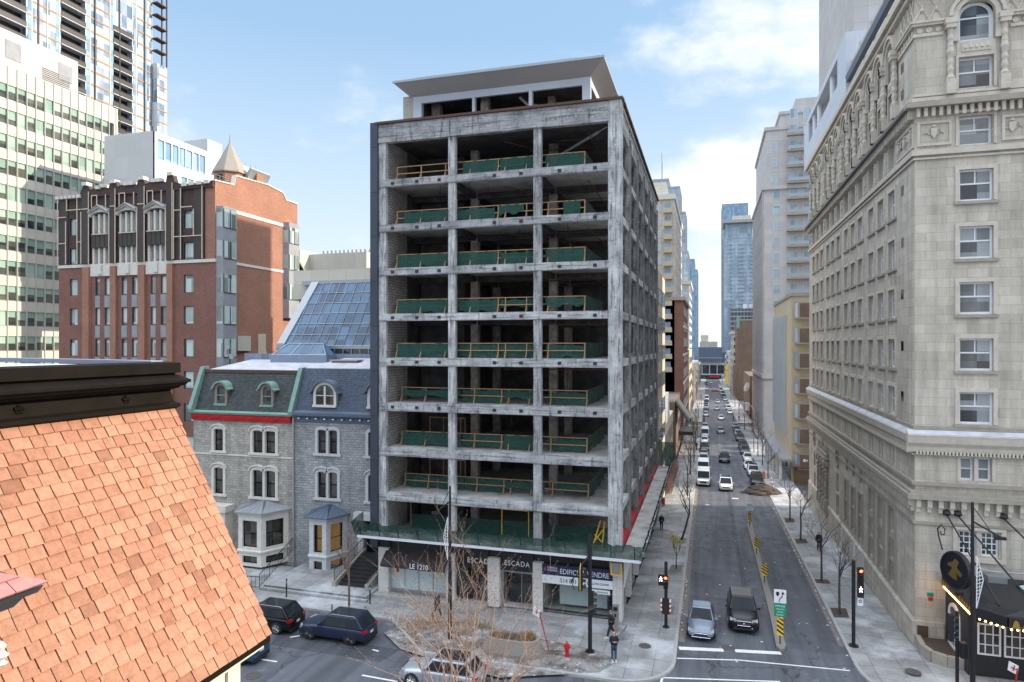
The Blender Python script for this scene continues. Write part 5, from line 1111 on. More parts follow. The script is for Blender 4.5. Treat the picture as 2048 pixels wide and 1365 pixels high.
    def dd(m):
        [m.fb(fr, e0-n*K, e1, z, z2, BK if K else -.05, n) for z, z2, n in ((12.0, 12.1, .2), (10.1, 10.32, .2), (9.55, 9.75, .35), (9.25, 9.55, .5), (7.62, 7.78, .12), (13.62, 13.85, .1))]
    part('ledge', 'hotel_grime_stone', ho, dd)
    def dents(m):
        u = e0+.02
        while u < min(e1, e0+(45 if side == 'street_wall' else 18)):
            m.fb(fr, u, u+.26, 8.75, 9.24, 0, .34); m.fb(fr, u+.02, u+.24, 8.4, 8.75, 0, .2); u += .62
        u = e0+.02
        while u < min(e1, e0+(45 if side == 'street_wall' else 18)): m.fb(fr, u, u+.1, 11.85+.22, 12.3, .2, .3); u += .2
    part('dentil_frieze', 'hotel_trim_stone', ho, dents)
    part('plinth', 'hotel_limestone', ho, lambda m: [m.sweep(fr, [(0, -4), (.16, -4), (.16, 1.35), (0, 1.55)], e0, e1)] if side == 'street_wall' else m.fb(fr, 12.44, 14.2, -4, 1.45, .001, .16))
# street-level windows
for c in wy[:3]:
    for a, b in ((5.6, 7.4), (3.6, 5.1), (1.95, 3.45)): window(ho, FH, c-.75, c+.75, a, b, .35, .1, 2, 1, 'hotel_grime_stone', 'house_glass', split=b-.45)
    part('window_surround', 'hotel_grime_stone', ho, lambda m: m.ringpoly(FH, [(c-.75, 1.9), (c-.75, 7.4), (c+.75, 7.4), (c+.75, 1.9)], [(c-1.0, 1.8), (c-1., 7.62), (c+1., 7.62), (c+1., 1.8)], -.02, .1))
for c in wy[3:6]:
    for a, b in ((7., 8.15), (4.3, 6.05), (2.2, 4.1)): window(ho, FH, c-.62, c+.62, a, b, .35, .09, 2, 1, 'white_paint' if a == 7. else 'hotel_grime_stone', 'house_glass', split=b-.4)
    part('window_surround', 'hotel_grime_stone', ho, lambda m: m.ringpoly(FH, [(c-.62, 2.1), (c-.62, 6.05), (c+.62, 6.05), (c+.62, 2.1)], [(c-.9, 2.), (c-.9, 6.3), (c+.9, 6.3), (c+.9, 2.)], -.02, .1))
for a, b, c, d in ((73.0, 74.6, 3.9, 5.9), (73.0, 74.6, 1.5, 3.7), (88.3, 89.4, 4.0, 5.8), (88.3, 89.4, 1.4, 3.2)): window(ho, FH, a, b, c, d, .35, .09, 2, 2, 'hotel_grime_stone', 'house_glass')
for y in (73.8, 88.9):
    ov = [(y+.62*math.cos(t*math.pi/8), 7.5+.78*math.sin(t*math.pi/8)) for t in range(17)]
    part('oval_window', 'hotel_grime_stone', ho, lambda m: m.ringpoly(FH, ov, [(y+(u-y)*1.35, 7.5+(z-7.5)*1.3) for u, z in ov], -.02, .12)); part('oval_glass', 'dark_glass', ho, lambda m: m.prism(FH, ov[:-1], .005, .02))
def ornate(m):
    for u in (79.0, 80.5, 82.4, 84.0): twist(m, FH, u, .3, .9, 6.4, .16)
    m.fb(FH, 78.6, 84.4, 6.4, 6.7, 0, .5); m.fb(FH, 78.8, 84.2, .7, 1.0, 0, .45)
    for i, u in enumerate((79.0, 80., 80.8, 81.5, 82.2, 83.0, 84.0)): m.lathe(FH.p(u, 6.7, .25), [(.2, 0), (.26, .25), (.1, .5), (.16, .7), (.02, 1.0+.5*(i == 3)+.3*(i % 3 == 0))], 7)
part('carved_bay', 'hotel_grime_stone', ho, ornate); window(ho, FH, 79.3, 83.8, 1.3, 5.9, .4, .12, 3, 3, 'white_paint', 'house_glass')
for y, a, b, z in ((61.0, .0, .85, -.2), (64.4, .0, .9, -.4), (70.2, .0, .9, -.7)):
    part('street_door', 'frosted_film', ho, lambda m: m.fb(FH, y, y+.9, gz(y)+.15, gz(y)+2.3, .17, .2))
part('wall_vent', 'dark_glass', ho, lambda m: [m.fb(FH, 50.1, 50.65, a+.2, a+.85, -.01, .02) for a in (15.0, 18.4, 21.9, 25.4, 28.9, 32., 35.4, 37.2)])
# casements and windows over the door
for a, b in ((15.05, 16.0), (16.25, 17.2)): window(ho, FF, a, b, 5.85, 7.35, .22, .1, 3, 4, 'white_paint', 'dark_glass')
part('window_surround', 'hotel_trim_stone', ho, lambda m: m.ringpoly(FF, [(14.95, 5.7), (14.95, 7.42), (17.3, 7.42), (17.3, 5.7), (14.95, 5.7)], [(14.7, 5.45), (14.7, 7.65), (17.55, 7.65), (17.55, 5.45), (14.7, 5.45)], -.02, .12))
for i in range(6): window(ho, FF, 18.6+2.4*i, 20.3+2.4*i, .9, 3.3, .25, .1, 4, 3, 'white_paint', 'house_glass')
for c in wx[1:4]: window(ho, FF, c-.9, c+.9, 5.8, 7.35, .22, .1, 4, 4, 'white_paint', 'dark_glass')
part('rear_wall', 'hotel_limestone', ho, lambda m: (m.box(12.62, 61, 93.2, 93.6, -4, 42), m.box(61.5, 62, 47.7, 93.2, -1, 42)))
part('roof', 'grey_roofing', ho, lambda m: m.box(13.1, 61.4, 48.2, 93, 41.9, 42.15))
part('attic_band', 'cream_panel', ho, lambda m: (m.box(12.75, 13.1, 47.7, 67.6, 42.15, 43.3), m.box(13.1, 61, 47.75, 48.2, 42.15, 43.3)))
part('copper_gutter', 'slate_blue_paint', ho, lambda m: (m.sweep(FH, [(0, 43.3), (.35, 43.35), (.42, 43.9), (.3, 44.0), (0, 44.0)], 47.3, 67.6), m.sweep(FF, [(0, 43.3), (.35, 43.35), (.42, 43.9), (.3, 44.0), (0, 44.0)], 12.3, 61)))
def balus(m):
    for i in range(56): y = 48+i*.35; m.lathe((12.9, y, 44.0), [(.09, 0), (.14, .2), (.07, .5), (.12, .9), (.1, 1.0)], 6)
    m.box(12.7, 13.1, 47.8, 67.6, 45.0, 45.3)
    for i in range(6): m.box(12.65, 13.15, 48+i*3.9, 48.6+i*3.9, 44, 45.5)
part('roof_balustrade', 'hotel_trim_stone', ho, balus)
part('plant_tower', 'pink_stone', ho, lambda m: m.box(13.25, 45, 69.2, 90, 42.2, 64))
# modern white top storey
def pod(m):
    m.box(12.2, 26, 66.9+.5, 95.2, 41.95, 44.6); m.box(12.2, 26, 67.4, 95.4, 47.3, 48.0); m.box(12.2, 14.5, 67.4, 71.6, 44.6, 47.3); m.box(12.2, 14.5, 91.0, 95.2, 44.6, 47.3)
part('white_top_storey', 'white_metal_panel', ho, pod)
part('top_storey_glass', 'dark_glass', ho, lambda m: m.box(14.2, 14.4, 71.6, 91, 44.6, 47.3))
for y in (76.5, 85.0, 88.6): part('round_column', 'white_paint', ho, lambda m: m.cyl(12.6, y, 44.6, 47.3, .28, n=12))
# alleyside details
lamp = empty('wall_lamp', (12.3, 92.5, 4), 'small white lamp fixed to the far end of the hotel wall', 'lamp'); part('lamp_head', 'sign_white', lamp, lambda m: (m.box(11.9, 12.3, 92.4, 92.6, 3.9, 4.1), m.lathe((11.9, 92.5, 3.8), [(.05, 0), (.2, .1), (.15, .35), (.02, .4)], 8)))
# ================= entrance marquee =================
mq = empty('hotel_marquee', (20, 44.5, 4), 'black hotel canopy edged with small lit bulbs and gold crest work', 'canopy')
out = [(14.2, 47.5), (14.2, 42.3), (15.3, 41.2), (32, 41.2), (32, 47.5)]
part('canopy_roof', 'black_metal', mq, lambda m: (m.rings([[(x, y, 4.15) for x, y in out], [(x, y, 4.4) for x, y in out]]), m.rings([[(x+.5*(x < 15), y+.4*(y < 43), 4.4) for x, y in out], [(x+.9*(x < 16), y+.8*(y < 43), 4.62) for x, y in out]])))
def fasc(m):
    P = [Vector((14.2, 47.5, 0)), Vector((14.2, 42.3, 0)), Vector((15.3, 41.2, 0)), Vector((32, 41.2, 0))]
    for a, b in zip(P, P[1:]):
        U = (b-a).normalized(); N = Vector((U.y, -U.x, 0)) if (a.x < 14.3 and b.x < 14.3) else Vector((U.y, -U.x, 0)); fr = Fr(a, U, -N if N.x > 0 or N.y > 0 else N); m.fb(fr, 0, (b-a).length, 3.95, 4.5, -.02, .12)
part('canopy_fascia', 'black_metal', mq, fasc)
def gold(m):
    for i in range(14): m.prism(Fr((14.05, 42.4+.38*i, 0), (0, 1, 0), (-1, 0, 0)), [(-.14, 4.0), (0, 4.35), (.14, 4.0)], 0, .04)
    for i in range(34): m.prism(Fr((15.6+.48*i, 41.05, 0), (1, 0, 0), (0, -1, 0)), [(-.18, 4.0), (-.1, 4.32), (0, 4.42), (.1, 4.32), (.18, 4.0)], 0, .04)
part('gold_crest', 'marquee_gold', mq, gold)
part('bulbs', 'bulb', mq, lambda m: [m.lathe(p, [(.01, 0), (.05, .035), (.05, .07), (.01, .1)], 6) for p in [(14.08, 42.3+.24*i, 3.84) for i in range(21)]+[(14.3+.2*i, 42.1-.2*i, 3.84) for i in range(5)]+[(15.4+.28*i, 41.06, 3.84) for i in range(58)]])
part('roof_lantern', 'frosted_film', mq, lambda m: m.rings([[(17.6, 42.3, 4.65), (27, 42.3, 4.65), (27, 46.2, 4.65), (17.6, 46.2, 4.65)], [(19.2, 43.9, 5.75), (25.4, 43.9, 5.75), (25.4, 44.6, 5.75), (19.2, 44.6, 5.75)]]))
part('lantern_bars', 'black_metal', mq, lambda m: [m.tube([(17.6+1.3*i, 42.28, 4.67), (19.2+.85*i, 43.88, 5.77)], .05, 4) for i in range(8)]+[m.tube([(17.6, 46.2, 4.67), (19.2, 44.6, 5.78), (19.2, 43.9, 5.78), (25.4, 43.9, 5.78)], .05, 4), m.tube([(17.58, 46.2, 4.68), (17.58, 42.28, 4.68), (27, 42.28, 4.68)], .06, 4), m.tube([(17.58, 43.6, 4.68), (19.15, 44.1, 5.75)], .04, 4), m.tube([(17.58, 45.0, 4.68), (19.15, 44.4, 5.75)], .04, 4)])
for x, x2 in ((14.35, 15.4), (14.95, 17.2), (17.4, 20.2)):
    part('tie_rod', 'black_metal', mq, lambda m: (m.lathe((x, 47.5, 8.22), [(.02, 0), (.2, .08), (.25, .2), (.2, .34), (.02, .44)], 10), m.tube([(x, 47.4, 8.3), (x2, 42.6, 4.6)], .05, 6)))
part('service_unit', 'steel', mq, lambda m: (m.box(16.2, 17.2, 46.4, 47.2, 4.62, 5.0), m.tube([(14.2, 47.3, 4.4), (14.2, 47.3, 5.6), (14.9, 47.3, 5.6)], .03, 5), m.tube([(14.9, 47.3, 5.4), (16.5, 47.0, 5.15), (20, 47.0, 5.15)], .03, 5)))
part('lobby_wall', 'black_metal', mq, lambda m: (m.box(14.3, 14.45, 43.8, 47.55, 0, 4.15), m.box(14.45, 18.4, 43.8, 43.95, 0.1, 4.15)))
for a_ in (14.75, 16.05): window(mq, FRONT(0, 43.78), a_, a_+1.15, 1.3, 3.1, .0, .09, 3, 3, 'white_paint', 'house_glass')
ve = Fr((14.3, 44.0, 0), (0, 1, 0), (-1, 0, 0))
w_ = MB().ringpoly(ve, arch(1.2, 2.6, .7, 2.5, .6, 10), [(1.0, .55)]+arch(1.0, 2.8, .55, 2.5, .8, 10)[1:-1]+[(2.8, .55)], .0, .1).fb(ve, 1.2, 2.6, 2.42, 2.5, .0, .07).fb(ve, 1.2, 2.6, .55, .7, 0, .09)
for i in range(1, 4): w_.fb(ve, 1.2+.35*i-.02, 1.2+.35*i+.02, .7, 2.42, 0, .06)
for z in (1.15, 1.6, 2.05): w_.fb(ve, 1.2, 2.6, z-.02, z+.02, 0, .055)
w_ = w_.build('arched_window', 'white_paint', mq); MB().prism(ve, arch(1.2, 2.6, .7, 2.5, .6, 10), .01, .03).build('pane', 'dark_glass', w_)
rd = empty('round_hotel_sign', (14, 44, 5.6), 'oval black hanging sign with a golden emblem and iron scroll above the canopy edge', 'sign')
fr = Fr((13.95, 44.6, 5.75), (.5, -.85, 0), (-.85, -.5, 0)); el = [(.86*math.cos(t*math.pi/12), 1.0*math.sin(t*math.pi/12)) for t in range(24)]
part('sign_disc', 'sign_disc_paint', rd, lambda m: m.prism(fr, el, -.1, .1)); part('sign_rim', 'black_metal', rd, lambda m: m.ringpoly(fr, el+[el[0]], [(u*1.1, z*1.1) for u, z in el+[el[0]]], -.16, .16))
def emb(m):
    m.prism(fr, [(-.1, -.5), (.18, -.55), (.12, -.1), (.42, -.3), (.5, -.12), (.15, .2), (.3, .55), (.05, .7), (-.12, .45), (-.4, .35), (-.45, .18), (-.15, .12), (-.3, -.2), (-.42, -.3), (-.3, -.4)], .1, .14)
part('gold_emblem', 'old_gold', rd, emb)
part('iron_scroll', 'black_metal', rd, lambda m: (m.tube([fr.p(-.9, .9, 0), fr.p(-1.15, 1.6, 0), fr.p(-1.25, 2.1, 0), fr.p(-1.0, 2.4, 0), fr.p(-.75, 2.2, 0), fr.p(-.8, 1.85, 0), fr.p(-1.0, 1.8, 0), fr.p(-1.05, 2.0, 0)], .045, 5), m.tube([fr.p(-.5, -1.2, 0), fr.p(0, -1.45, 0), fr.p(.5, -1.2, 0)], .06, 5), m.tube([fr.p(.9, -1.3, 0), fr.p(1.25, -1.1, 0), fr.p(1.3, -.6, 0)], .06, 5)))
pl = empty('stone_planter', (14, 46, .4), 'low curved stone planter with dark soil at the hotel corner', 'planter')
pp = [(12.85, 47.4), (12.75, 45.9), (13.0, 45.2), (13.6, 44.8), (14.9, 44.6), (14.9, 47.4)]
def plw(m):
    for a, b in zip(pp, pp[1:4]+[pp[4]]): 
        a, b = Vector((*a, 0)), Vector((*b, 0)); U = (b-a).normalized(); m.fb(Fr(a, U, Vector((U.y, -U.x, 0))), -.05, (b-a).length+.05, 0, .62, -.0, .3)
part('planter_wall', 'hotel_grime_stone', pl, plw); part('planter_soil', 'soil', pl, lambda m: m.rings([[(x, y, .1) for x, y in pp], [(x, y, .5) for x, y in pp]]))
plq = empty('wall_plaques', (13.2, 47.5, 3), 'small green and red plaques on the pale hotel corner wall', 'sign')
part('plaque', 'sign_green', plq, lambda m: m.fb(FF, 13.3, 13.65, 3.05, 3.28, .0, .03)); part('plaque', 'red_paint', plq, lambda m: m.fb(FF, 13.36, 13.62, 2.78, 3.0, .0, .03)); part('standpipe', 'rust_brown', plq, lambda m: m.fb(FF, 12.7, 13.3, .5, 1.2, .17, .22))
# ================= buildings down the street, left side =================
def block(name, label, x0, x1, y0, y1, z0, z1, mat, cat='building'):
    o = empty(name, ((x0+x1)/2, (y0+y1)/2, 0), label, cat); o['_b'] = 1; del o['_b']
    part('wall', mat, o, lambda m: m.box(x0, x1, y0, y1, z0, z1)); return o
def grid(fr, u0, u1, nu, z0, z1, nz, wu, wz):
    return [(fr, u0+(u1-u0)*(i+.5)/nu-wu/2, u0+(u1-u0)*(i+.5)/nu+wu/2, z0+(z1-z0)*(k+.5)/nz-wz/2, z0+(z1-z0)*(k+.5)/nz+wz/2) for i in range(nu) for k in range(nz)]
def coping(o, x0, x1, y0, y1, z, mat, ov=.25, h=.5): part('cornice', mat, o, lambda m: m.box(x0-ov, x1+ov, y0-ov, y1+ov, z-h, z+.06))
b = block('tan_panel_building', 'narrow tan panel building with dark ribbon windows next beyond the concrete frame', -24, -5.75, 80, 93, -6, 27.9, 'tan_brick')
FX = EAST(-5.75, 0)
simple_windows(b, [(FX, a, a+5.2, 24.0-3.45*k, 25.9-3.45*k) for k in range(7) for a in (80.6, 87.0)], 'dark_glass', 'aluminium', -.04)
part('panel_joint', 'grey_roofing', b, lambda m: m.fb(FX, 86.1, 86.25, -4, 27.9, 0, .04))
b = block('church_hall', 'low pale stone building with pointed gable set back from the street', -22, -6.4, 97, 128, -6, 6.6, 'tan_brick')
part('gable', 'carved_greystone', b, lambda m: [m.prism(EAST(-6.4, 0), [(a, 6.6), (a+4, 11.2), (a+8, 6.6)], -.6, .06) for a in (98, 108)]); part('roof', 'snowy_membrane', b, lambda m: [m.rings([[(x, a, 6.5), (x, a+4, 10.9), (x, a+8, 6.5)] for x in (-21, -6.9)]) for a in (98, 108)])
simple_windows(b, grid(EAST(-6.35, 0), 98, 127, 6, -3, 6, 2, 2.2, 2.8), 'dark_glass', 'carved_greystone', -.03)
b = block('awning_building', 'dark fronted low building with a grey metal roof slope over the pavement', -22, -6.2, 130, 158, -6, 8., 'brown_brick')
part('sloped_roof', 'slate_green', b, lambda m: m.rings([[(-6.2, y, 8.0), (-3.6, y, 4.2), (-3.7, y, 4.0), (-6.2, y, 7.6)] for y in (131, 144)])); part('entrance_canopy', 'black_metal', b, lambda m: m.box(-6.2, -3.2, 146, 156, -.4, .4))
simple_windows(b, grid(EAST(-6.15, 0), 145, 157, 3, -2.5, 7, 3, 2.4, 2.0), 'dark_glass', 'aluminium', -.03)
b = block('dark_brick_block', 'dark red brick block with a blank side wall beyond the low roofs', -24, -5.75, 160, 198, -6, 30.3, 'dark_brick')
coping(b, -24, -5.75, 160, 198, 30.3, 'hotel_grime_stone', .5, .8)
simple_windows(b, grid(EAST(-5.7, 0), 161, 197, 9, -1, 29, 8, 1.9, 2.2), 'dark_glass', 'carved_greystone', -.06)
part('stone_band', 'carved_greystone', b, lambda m: [m.fb(EAST(-5.75, 0), 160, 198, z, z+.4, 0, .25) for z in (3, 9.7, 16.4, 23.1)])
b = block('yellow_building', 'yellow fronted building beyond the dark brick block', -20, -5.6, 207, 240, -8, 17.5, 'tan_brick')
simple_windows(b, grid(EAST(-5.55, 0), 208, 239, 8, 1, 16, 4, 1.6, 2.), 'dark_glass', 'aluminium', -.03)
b = block('white_midrise', 'pale mid-rise with small balconies behind the brick block', -30, -7.0, 262, 300, -8, 43.5, 'white_panel')
simple_windows(b, grid(EAST(-6.95, 0), 263, 299, 8, 2, 42, 12, 2.2, 1.8)+grid(FRONT(0, 261.95), -16, -7.4, 4, 18, 42, 8, 1.2, 1.6), 'tower_glass', 'aluminium', -.03)
part('roof_band', 'hotel_trim_stone', b, lambda m: m.box(-30.5, -6.4, 261.5, 300, 42.2, 43.6))
for i, (y0, y1, x, h, mt) in enumerate(((241, 261, -5.7, 11.5, 'red_brick'), (301, 330, -5.6, 11, 'hotel_limestone'), (332, 365, -5.8, 8, 'white_panel'), (366, 400, -5.6, 10, 'carved_greystone'), (402, 450, -5.8, 7, 'tan_brick'), (452, 520, -5.6, 6, 'greystone'))):
    nm = ['low red brick shop building by the pale mid-rise', 'beige stone shop building past the pale mid-rise on the left', 'white low shop building midway down the left side', 'grey stone shop building farther down the left side', 'tan low shop building near the far end on the left', 'last grey stone building before the far cross building'][i]
    b = block('shop_building', nm, -18, x, y0, y1, -10, h, mt)
    simple_windows(b, grid(EAST(x+.05, 0), y0, y1, 6, -5, h-1, 4, 2., 1.9), 'dark_glass', 'aluminium', -.03)
# balcony tower, left
tl = block('cream_balcony_tower', 'cream balcony tower rising behind the tan panel building', -30, -7.69, 160, 205, -6, 54.2, 'hotel_limestone')
FTL = FRONT(0, 159.97); FTE = EAST(-7.66, 0)
simple_windows(tl, grid(FTL, -11.8, -10.5, 1, 12, 53, 13, .7, 1.5)+grid(FTE, 161, 204, 7, 4, 52, 15, 2.4, 1.7), 'tower_glass', 'white_paint', -.03)
for k in range(13):
    z = 12.6+3.12*k; part('balcony', 'tan_brick', tl, lambda m: (m.box(-10.1, -8.2, 158.6, 160, z, z+.22), m.box(-10.1, -8.2, 158.6, 158.66, z+.22, z+1.15))); part('balcony_door', 'blue_glass', tl, lambda m: m.box(-9.9, -8.6, 159.93, 159.97, z+.25, z+2.4))
part('cornice', 'carved_greystone', tl, lambda m: m.box(-30.2, -7.4, 159.6, 205, 53.4, 54.6)); part('plant_room', 'beige_stone_panel', tl, lambda m: m.rings([[(-15, 163, 54.6), (-9.3, 163, 54.6), (-9.3, 180, 54.6), (-15, 180, 54.6)], [(-13.2, 163.5, 58.4), (-9.8, 163.5, 58.4), (-9.8, 180, 58.4), (-13.2, 180, 58.4)]]))
part('roof_mast', 'steel', tl, lambda m: m.tube([(-10.9, 165, 58), (-10.9, 165, 66)], .12, 5))
def glass_tower(name, label, segs, gm, floor=3.2, cat='building', fin=1.6):
    x0, x1, y0, y1, z0, z1 = segs[0]; o = empty(name, ((x0+x1)/2, (y0+y1)/2, 0), label, cat)
    for (x0, x1, y0, y1, z0, z1) in segs:
        part('curtain_wall', gm, o, lambda m: m.box(x0, x1, y0, y1, z0, z1))
        def bands(m):
            z = z0+floor
            while z < z1: m.box(x0-.1, x1+.1, y0-.1, y1+.1, z-.18, z+.12); z += floor
        part('floor_band', 'aluminium', o, bands)
        def fins(m):
            x = x0
            while x <= x1+.01: m.box(x-.12, x+.12, y0-.22, y0, z0, z1); x += fin*1.9
            y = y0
            while y < y1: m.box(x1, x1+.2, y-.12, y+.12, z0, z1); m.box(x0-.2, x0, y-.12, y+.12, z0, z1); y += fin*1.9
        part('fin', 'steel', o, fins); part('roof', 'steel', o, lambda m: m.box(x0-.15, x1+.15, y0-.15, y1+.15, z1-.4, z1+.3))
    return o
glass_tower('blue_glass_tower', 'stepped light blue glass tower behind the cream balcony tower', [(-32, -8.6, 300, 325, -8, 60), (-26, -12.2, 301, 324, 60, 89), (-24, -17.0, 302, 322, 89, 93), (-12.2, -9.8, 303, 322, 60, 78)], 'tower_glass')
glass_tower('slate_glass_tower', 'slim dark blue tower farther down the left side of the street', [(-26, -8.0, 400, 430, -8, 69), (-8., -6.2, 402, 430, -8, 63)], 'blue_glass')
# ================= right side =================
b = block('bay_window_building', 'tan brick building with grey bay windows just past the hotel alley', 12.6, 34, 112.7, 141, -8, 26.9, 'tan_brick')
FRF = FRONT(0, 112.7); FRW = WEST(12.6, 0)
for k in range(7):
    z = 23.3-3.95*k
    def bay_(m): m.rings([[(13.0, 112.7, zz), (13.5, 111.7, zz), (16.4, 111.7, zz), (16.8, 112.7, zz)] for zz in (z-.2, z+2.4)])
    w_ = part('bay_window', 'steel', b, bay_)
    MB().fb(FRONT(0, 111.7), 13.7, 16.2, z, z+2.2, .0, .03).build('pane', 'brown_brick', w_)
    fr = Fr((13.0, 112.7, 0), Vector((.5, -1, 0)), Vector((-1, -.5, 0))); MB().fq(fr, .12, 1.0, z, z+2.2, .03).build('pane', 'tower_glass', w_)
part('ribbed_wall', 'white_panel', b, lambda m: [m.fb(FRW, 119.5+1.15*i, 119.9+1.15*i, 4, 24, 0, .45) for i in range(18)])
part('dark_strip', 'dark_glass', b, lambda m: [m.fb(FRW, 119.9+1.15*i, 120.65+1.15*i, 4, 24, 0, .03) for i in range(17)])
part('coping', 'steel', b, lambda m: m.box(12.4, 34, 112.5, 141, 26.7, 27.1)); part('street_canopy', 'aluminium', b, lambda m: (m.box(10.6, 12.6, 112, 141, .6, .95), m.box(10.55, 10.65, 111.9, 113.4, .3, 1.5)))
part('shopfront', 'dark_glass', b, lambda m: m.fb(FRW, 113.5, 140.5, -2.6, .5, 0, .05)); part('ground_pier', 'brown_brick', b, lambda m: (m.box(12.9, 17, 111.9, 112.68, -4, -.2), m.box(12.4, 18, 111.4, 112.7, -.2, .1)))
part('white_column', 'white_paint', b, lambda m: [m.box(10.8, 11.2, y, y+.4, -3, .6) for y in (113, 118.5, 124, 129.5, 135, 140)])
b = block('pale_stone_tower', 'tall pale pinkish stone tower with stacked balconies on the right', 12.6, 40, 166.7, 205, -8, 56., 'pink_stone')
T = FRONT(0, 166.7); TW_ = WEST(12.6, 0)
part('upper_tower', 'pink_stone', b, lambda m: (m.box(13.2, 40, 168, 203, 56, 70.5), m.box(16.5, 40, 170, 200, 70.5, 74.5), m.box(20, 40, 171, 200, 74.5, 78)))
part('cornice', 'pink_stone', b, lambda m: (m.box(12.1, 40.2, 166.2, 205.4, 55.6, 56.3), m.box(12.2, 40.2, 166.3, 205.2, 11.0, 11.9), m.box(12.8, 40.2, 167.7, 203.2, 70.0, 70.8), m.box(16.2, 40.2, 169.7, 200.2, 74.2, 74.9)))
simple_windows(b, [(T, 14.6, 16.2, z, z+2.1) for z in [12.5+3.72*k for k in range(12)]]+[(T, u, u+1.7, z, z+2.3) for z in [12.5+3.72*k for k in range(17)] for u in (18.3, 21.2)]+grid(TW_, 168, 204, 9, 12, 55, 12, 1.8, 2.2)+[(FRONT(0, 168), 14.4, 15.6, z, z+2) for z in (57.5, 61.2, 65)], 'tower_glass', 'white_paint', -.03, cap=100)
for k in range(16):
    z = 12.2+3.72*k; part('balcony', 'hotel_grime_stone', b, lambda m: m.box(17.6, 23.6, 165.3, 166.7, z-.2, z+.05)); part('balcony_rail', 'aluminium', b, lambda m: m.box(17.6, 23.6, 165.3, 165.36, z+.3, z+1.1))
part('street_pilaster', 'pink_stone', b, lambda m: [m.fb(TW_, 167+4*i, 167.7+4*i, -6, 55.6, 0, .3) for i in range(10)])
b = block('gabled_restaurant', 'small orange brick gabled building with a lit green billboard below the stone tower', 13.2, 24, 207, 222, -8, 7.5, 'red_brick')
part('gable', 'red_brick', b, lambda m: m.prism(FRONT(0, 207), [(13.2, 7.5), (18, 12.5), (22.8, 7.5)], -.4, 0)); part('billboard', 'sign_green', b, lambda m: m.fb(FRONT(0, 207), 15.8, 20, -1.5, 6.5, .02, .3)); part('billboard_face', 'sign_white', b, lambda m: m.fb(FRONT(0, 207), 16.3, 19.5, -1, 6, .3, .33))
b = block('blank_brown_block', 'tall blank brown brick side wall beyond the restaurant on the right', 12.6, 40, 318, 345, -10, 30.5, 'brown_brick')
coping(b, 12.6, 40, 318, 345, 30.5, 'steel', .15, .4); part('green_wrap', 'copper_green', b, lambda m: m.box(12.4, 13.6, 317.8, 322, 26.5, 32))
b = block('dark_low_block', 'low dark building with white lettered panels in front of the brown wall', 12.7, 30, 224, 262, -8, 9, 'brown_brick')
part('sign_panel', 'sign_white', b, lambda m: [m.box(11.6, 12.7, 226+3*i, 227+3*i, 5.2-.5*i, 6.6-.5*i) for i in range(5)]+[m.box(11.9, 12.7, 226+4*i, 226.9+4*i, -2.4-.3*i, .2-.3*i) for i in range(4)])
b = block('white_corner_building', 'cream stone building with bracketed cornice beside the brown brick block', 12.4, 30, 372, 410, -10, 26, 'hotel_limestone'); coping(b, 12.4, 30, 372, 410, 26, 'hotel_trim_stone', .8, 1.2)
simple_windows(b, grid(WEST(12.35, 0), 373, 409, 7, -4, 24, 7, 2., 2.4)+grid(FRONT(0, 371.95), 12.6, 16, 2, 0, 24, 6, 1., 2), 'dark_glass', 'white_paint', -.03)
b = block('red_brick_low', 'small red brick building before the cream corner building', 12.6, 28, 346, 370, -10, 9, 'dark_brick')
b = block('yellow_sign_building', 'white building with a vertical yellow banner far down the right side', 11.6, 26, 432, 470, -12, 15, 'white_panel'); part('yellow_banner', 'yellow_paint', b, lambda m: (m.box(10.2, 11.6, 431, 432, -5.5, 3.), m.box(10.2, 11.6, 431, 432, 3.4, 7.)))
simple_windows(b, grid(WEST(11.55, 0), 433, 469, 7, -6, 13, 5, 2.4, 2.2), 'dark_glass', 'aluminium', -.03)
b = block('grey_low_building', 'grey low building in the gap beyond the white banner building', 12.2, 28, 475, 540, -12, 11, 'white_panel'); simple_windows(b, grid(WEST(12.15, 0), 476, 539, 8, -6, 10, 4, 3, 2), 'dark_glass', 'aluminium', -.03)
# end of the view
b = block('far_department_store', 'wide grey building with tall window bays closing the end of the street', -30, 12.2, 560, 600, -14, 4, 'white_panel')
part('dark_attic', 'slate_blue_paint', b, lambda m: (m.box(-14, 10.6, 561, 600, 4, 17), m.box(-16, 14, 566, 600, 4, 13))); part('light_rail', 'aluminium', b, lambda m: (m.box(-10.5, 11, 559.6, 560, 8.0, 8.7), m.box(-10.5, 11, 559.5, 560, 3.6, 4.4)))
simple_windows(b, [(FRONT(0, 559.9), u, u+5.2, -4.5, 2.6) for u in (-10.6, -4.7, 1.2, 7)], 'dark_glass', 'aluminium', -.03)
part('red_awning', 'red_paint', b, lambda m: m.box(.5, 8, 557, 560, -7.4, -6.4)); part('shopfront', 'dark_glass', b, lambda m: m.box(-10, 10, 559.5, 559.9, -9, -5.6)); part('attic_grid', 'aluminium', b, lambda m: [m.box(-13.5+1.5*i, -13.3+1.5*i, 559.7, 560, 4.4, 8) for i in range(16)])
b = block('far_rooftops', 'pale stepped roof blocks just above the far end building', -8, 8, 640, 680, -14, 22, 'beige_stone_panel'); part('upper_block', 'beige_stone_panel', b, lambda m: m.box(-7, 0, 645, 680, 22, 28))
gt = glass_tower('glass_skyscraper', 'tall pale blue glass skyscraper with grey balcony stacks at the end of the street', [(12.6, 42, 600, 630, -14, 111), (14, 36, 602, 628, 111, 124)], 'tower_glass', 3.4)
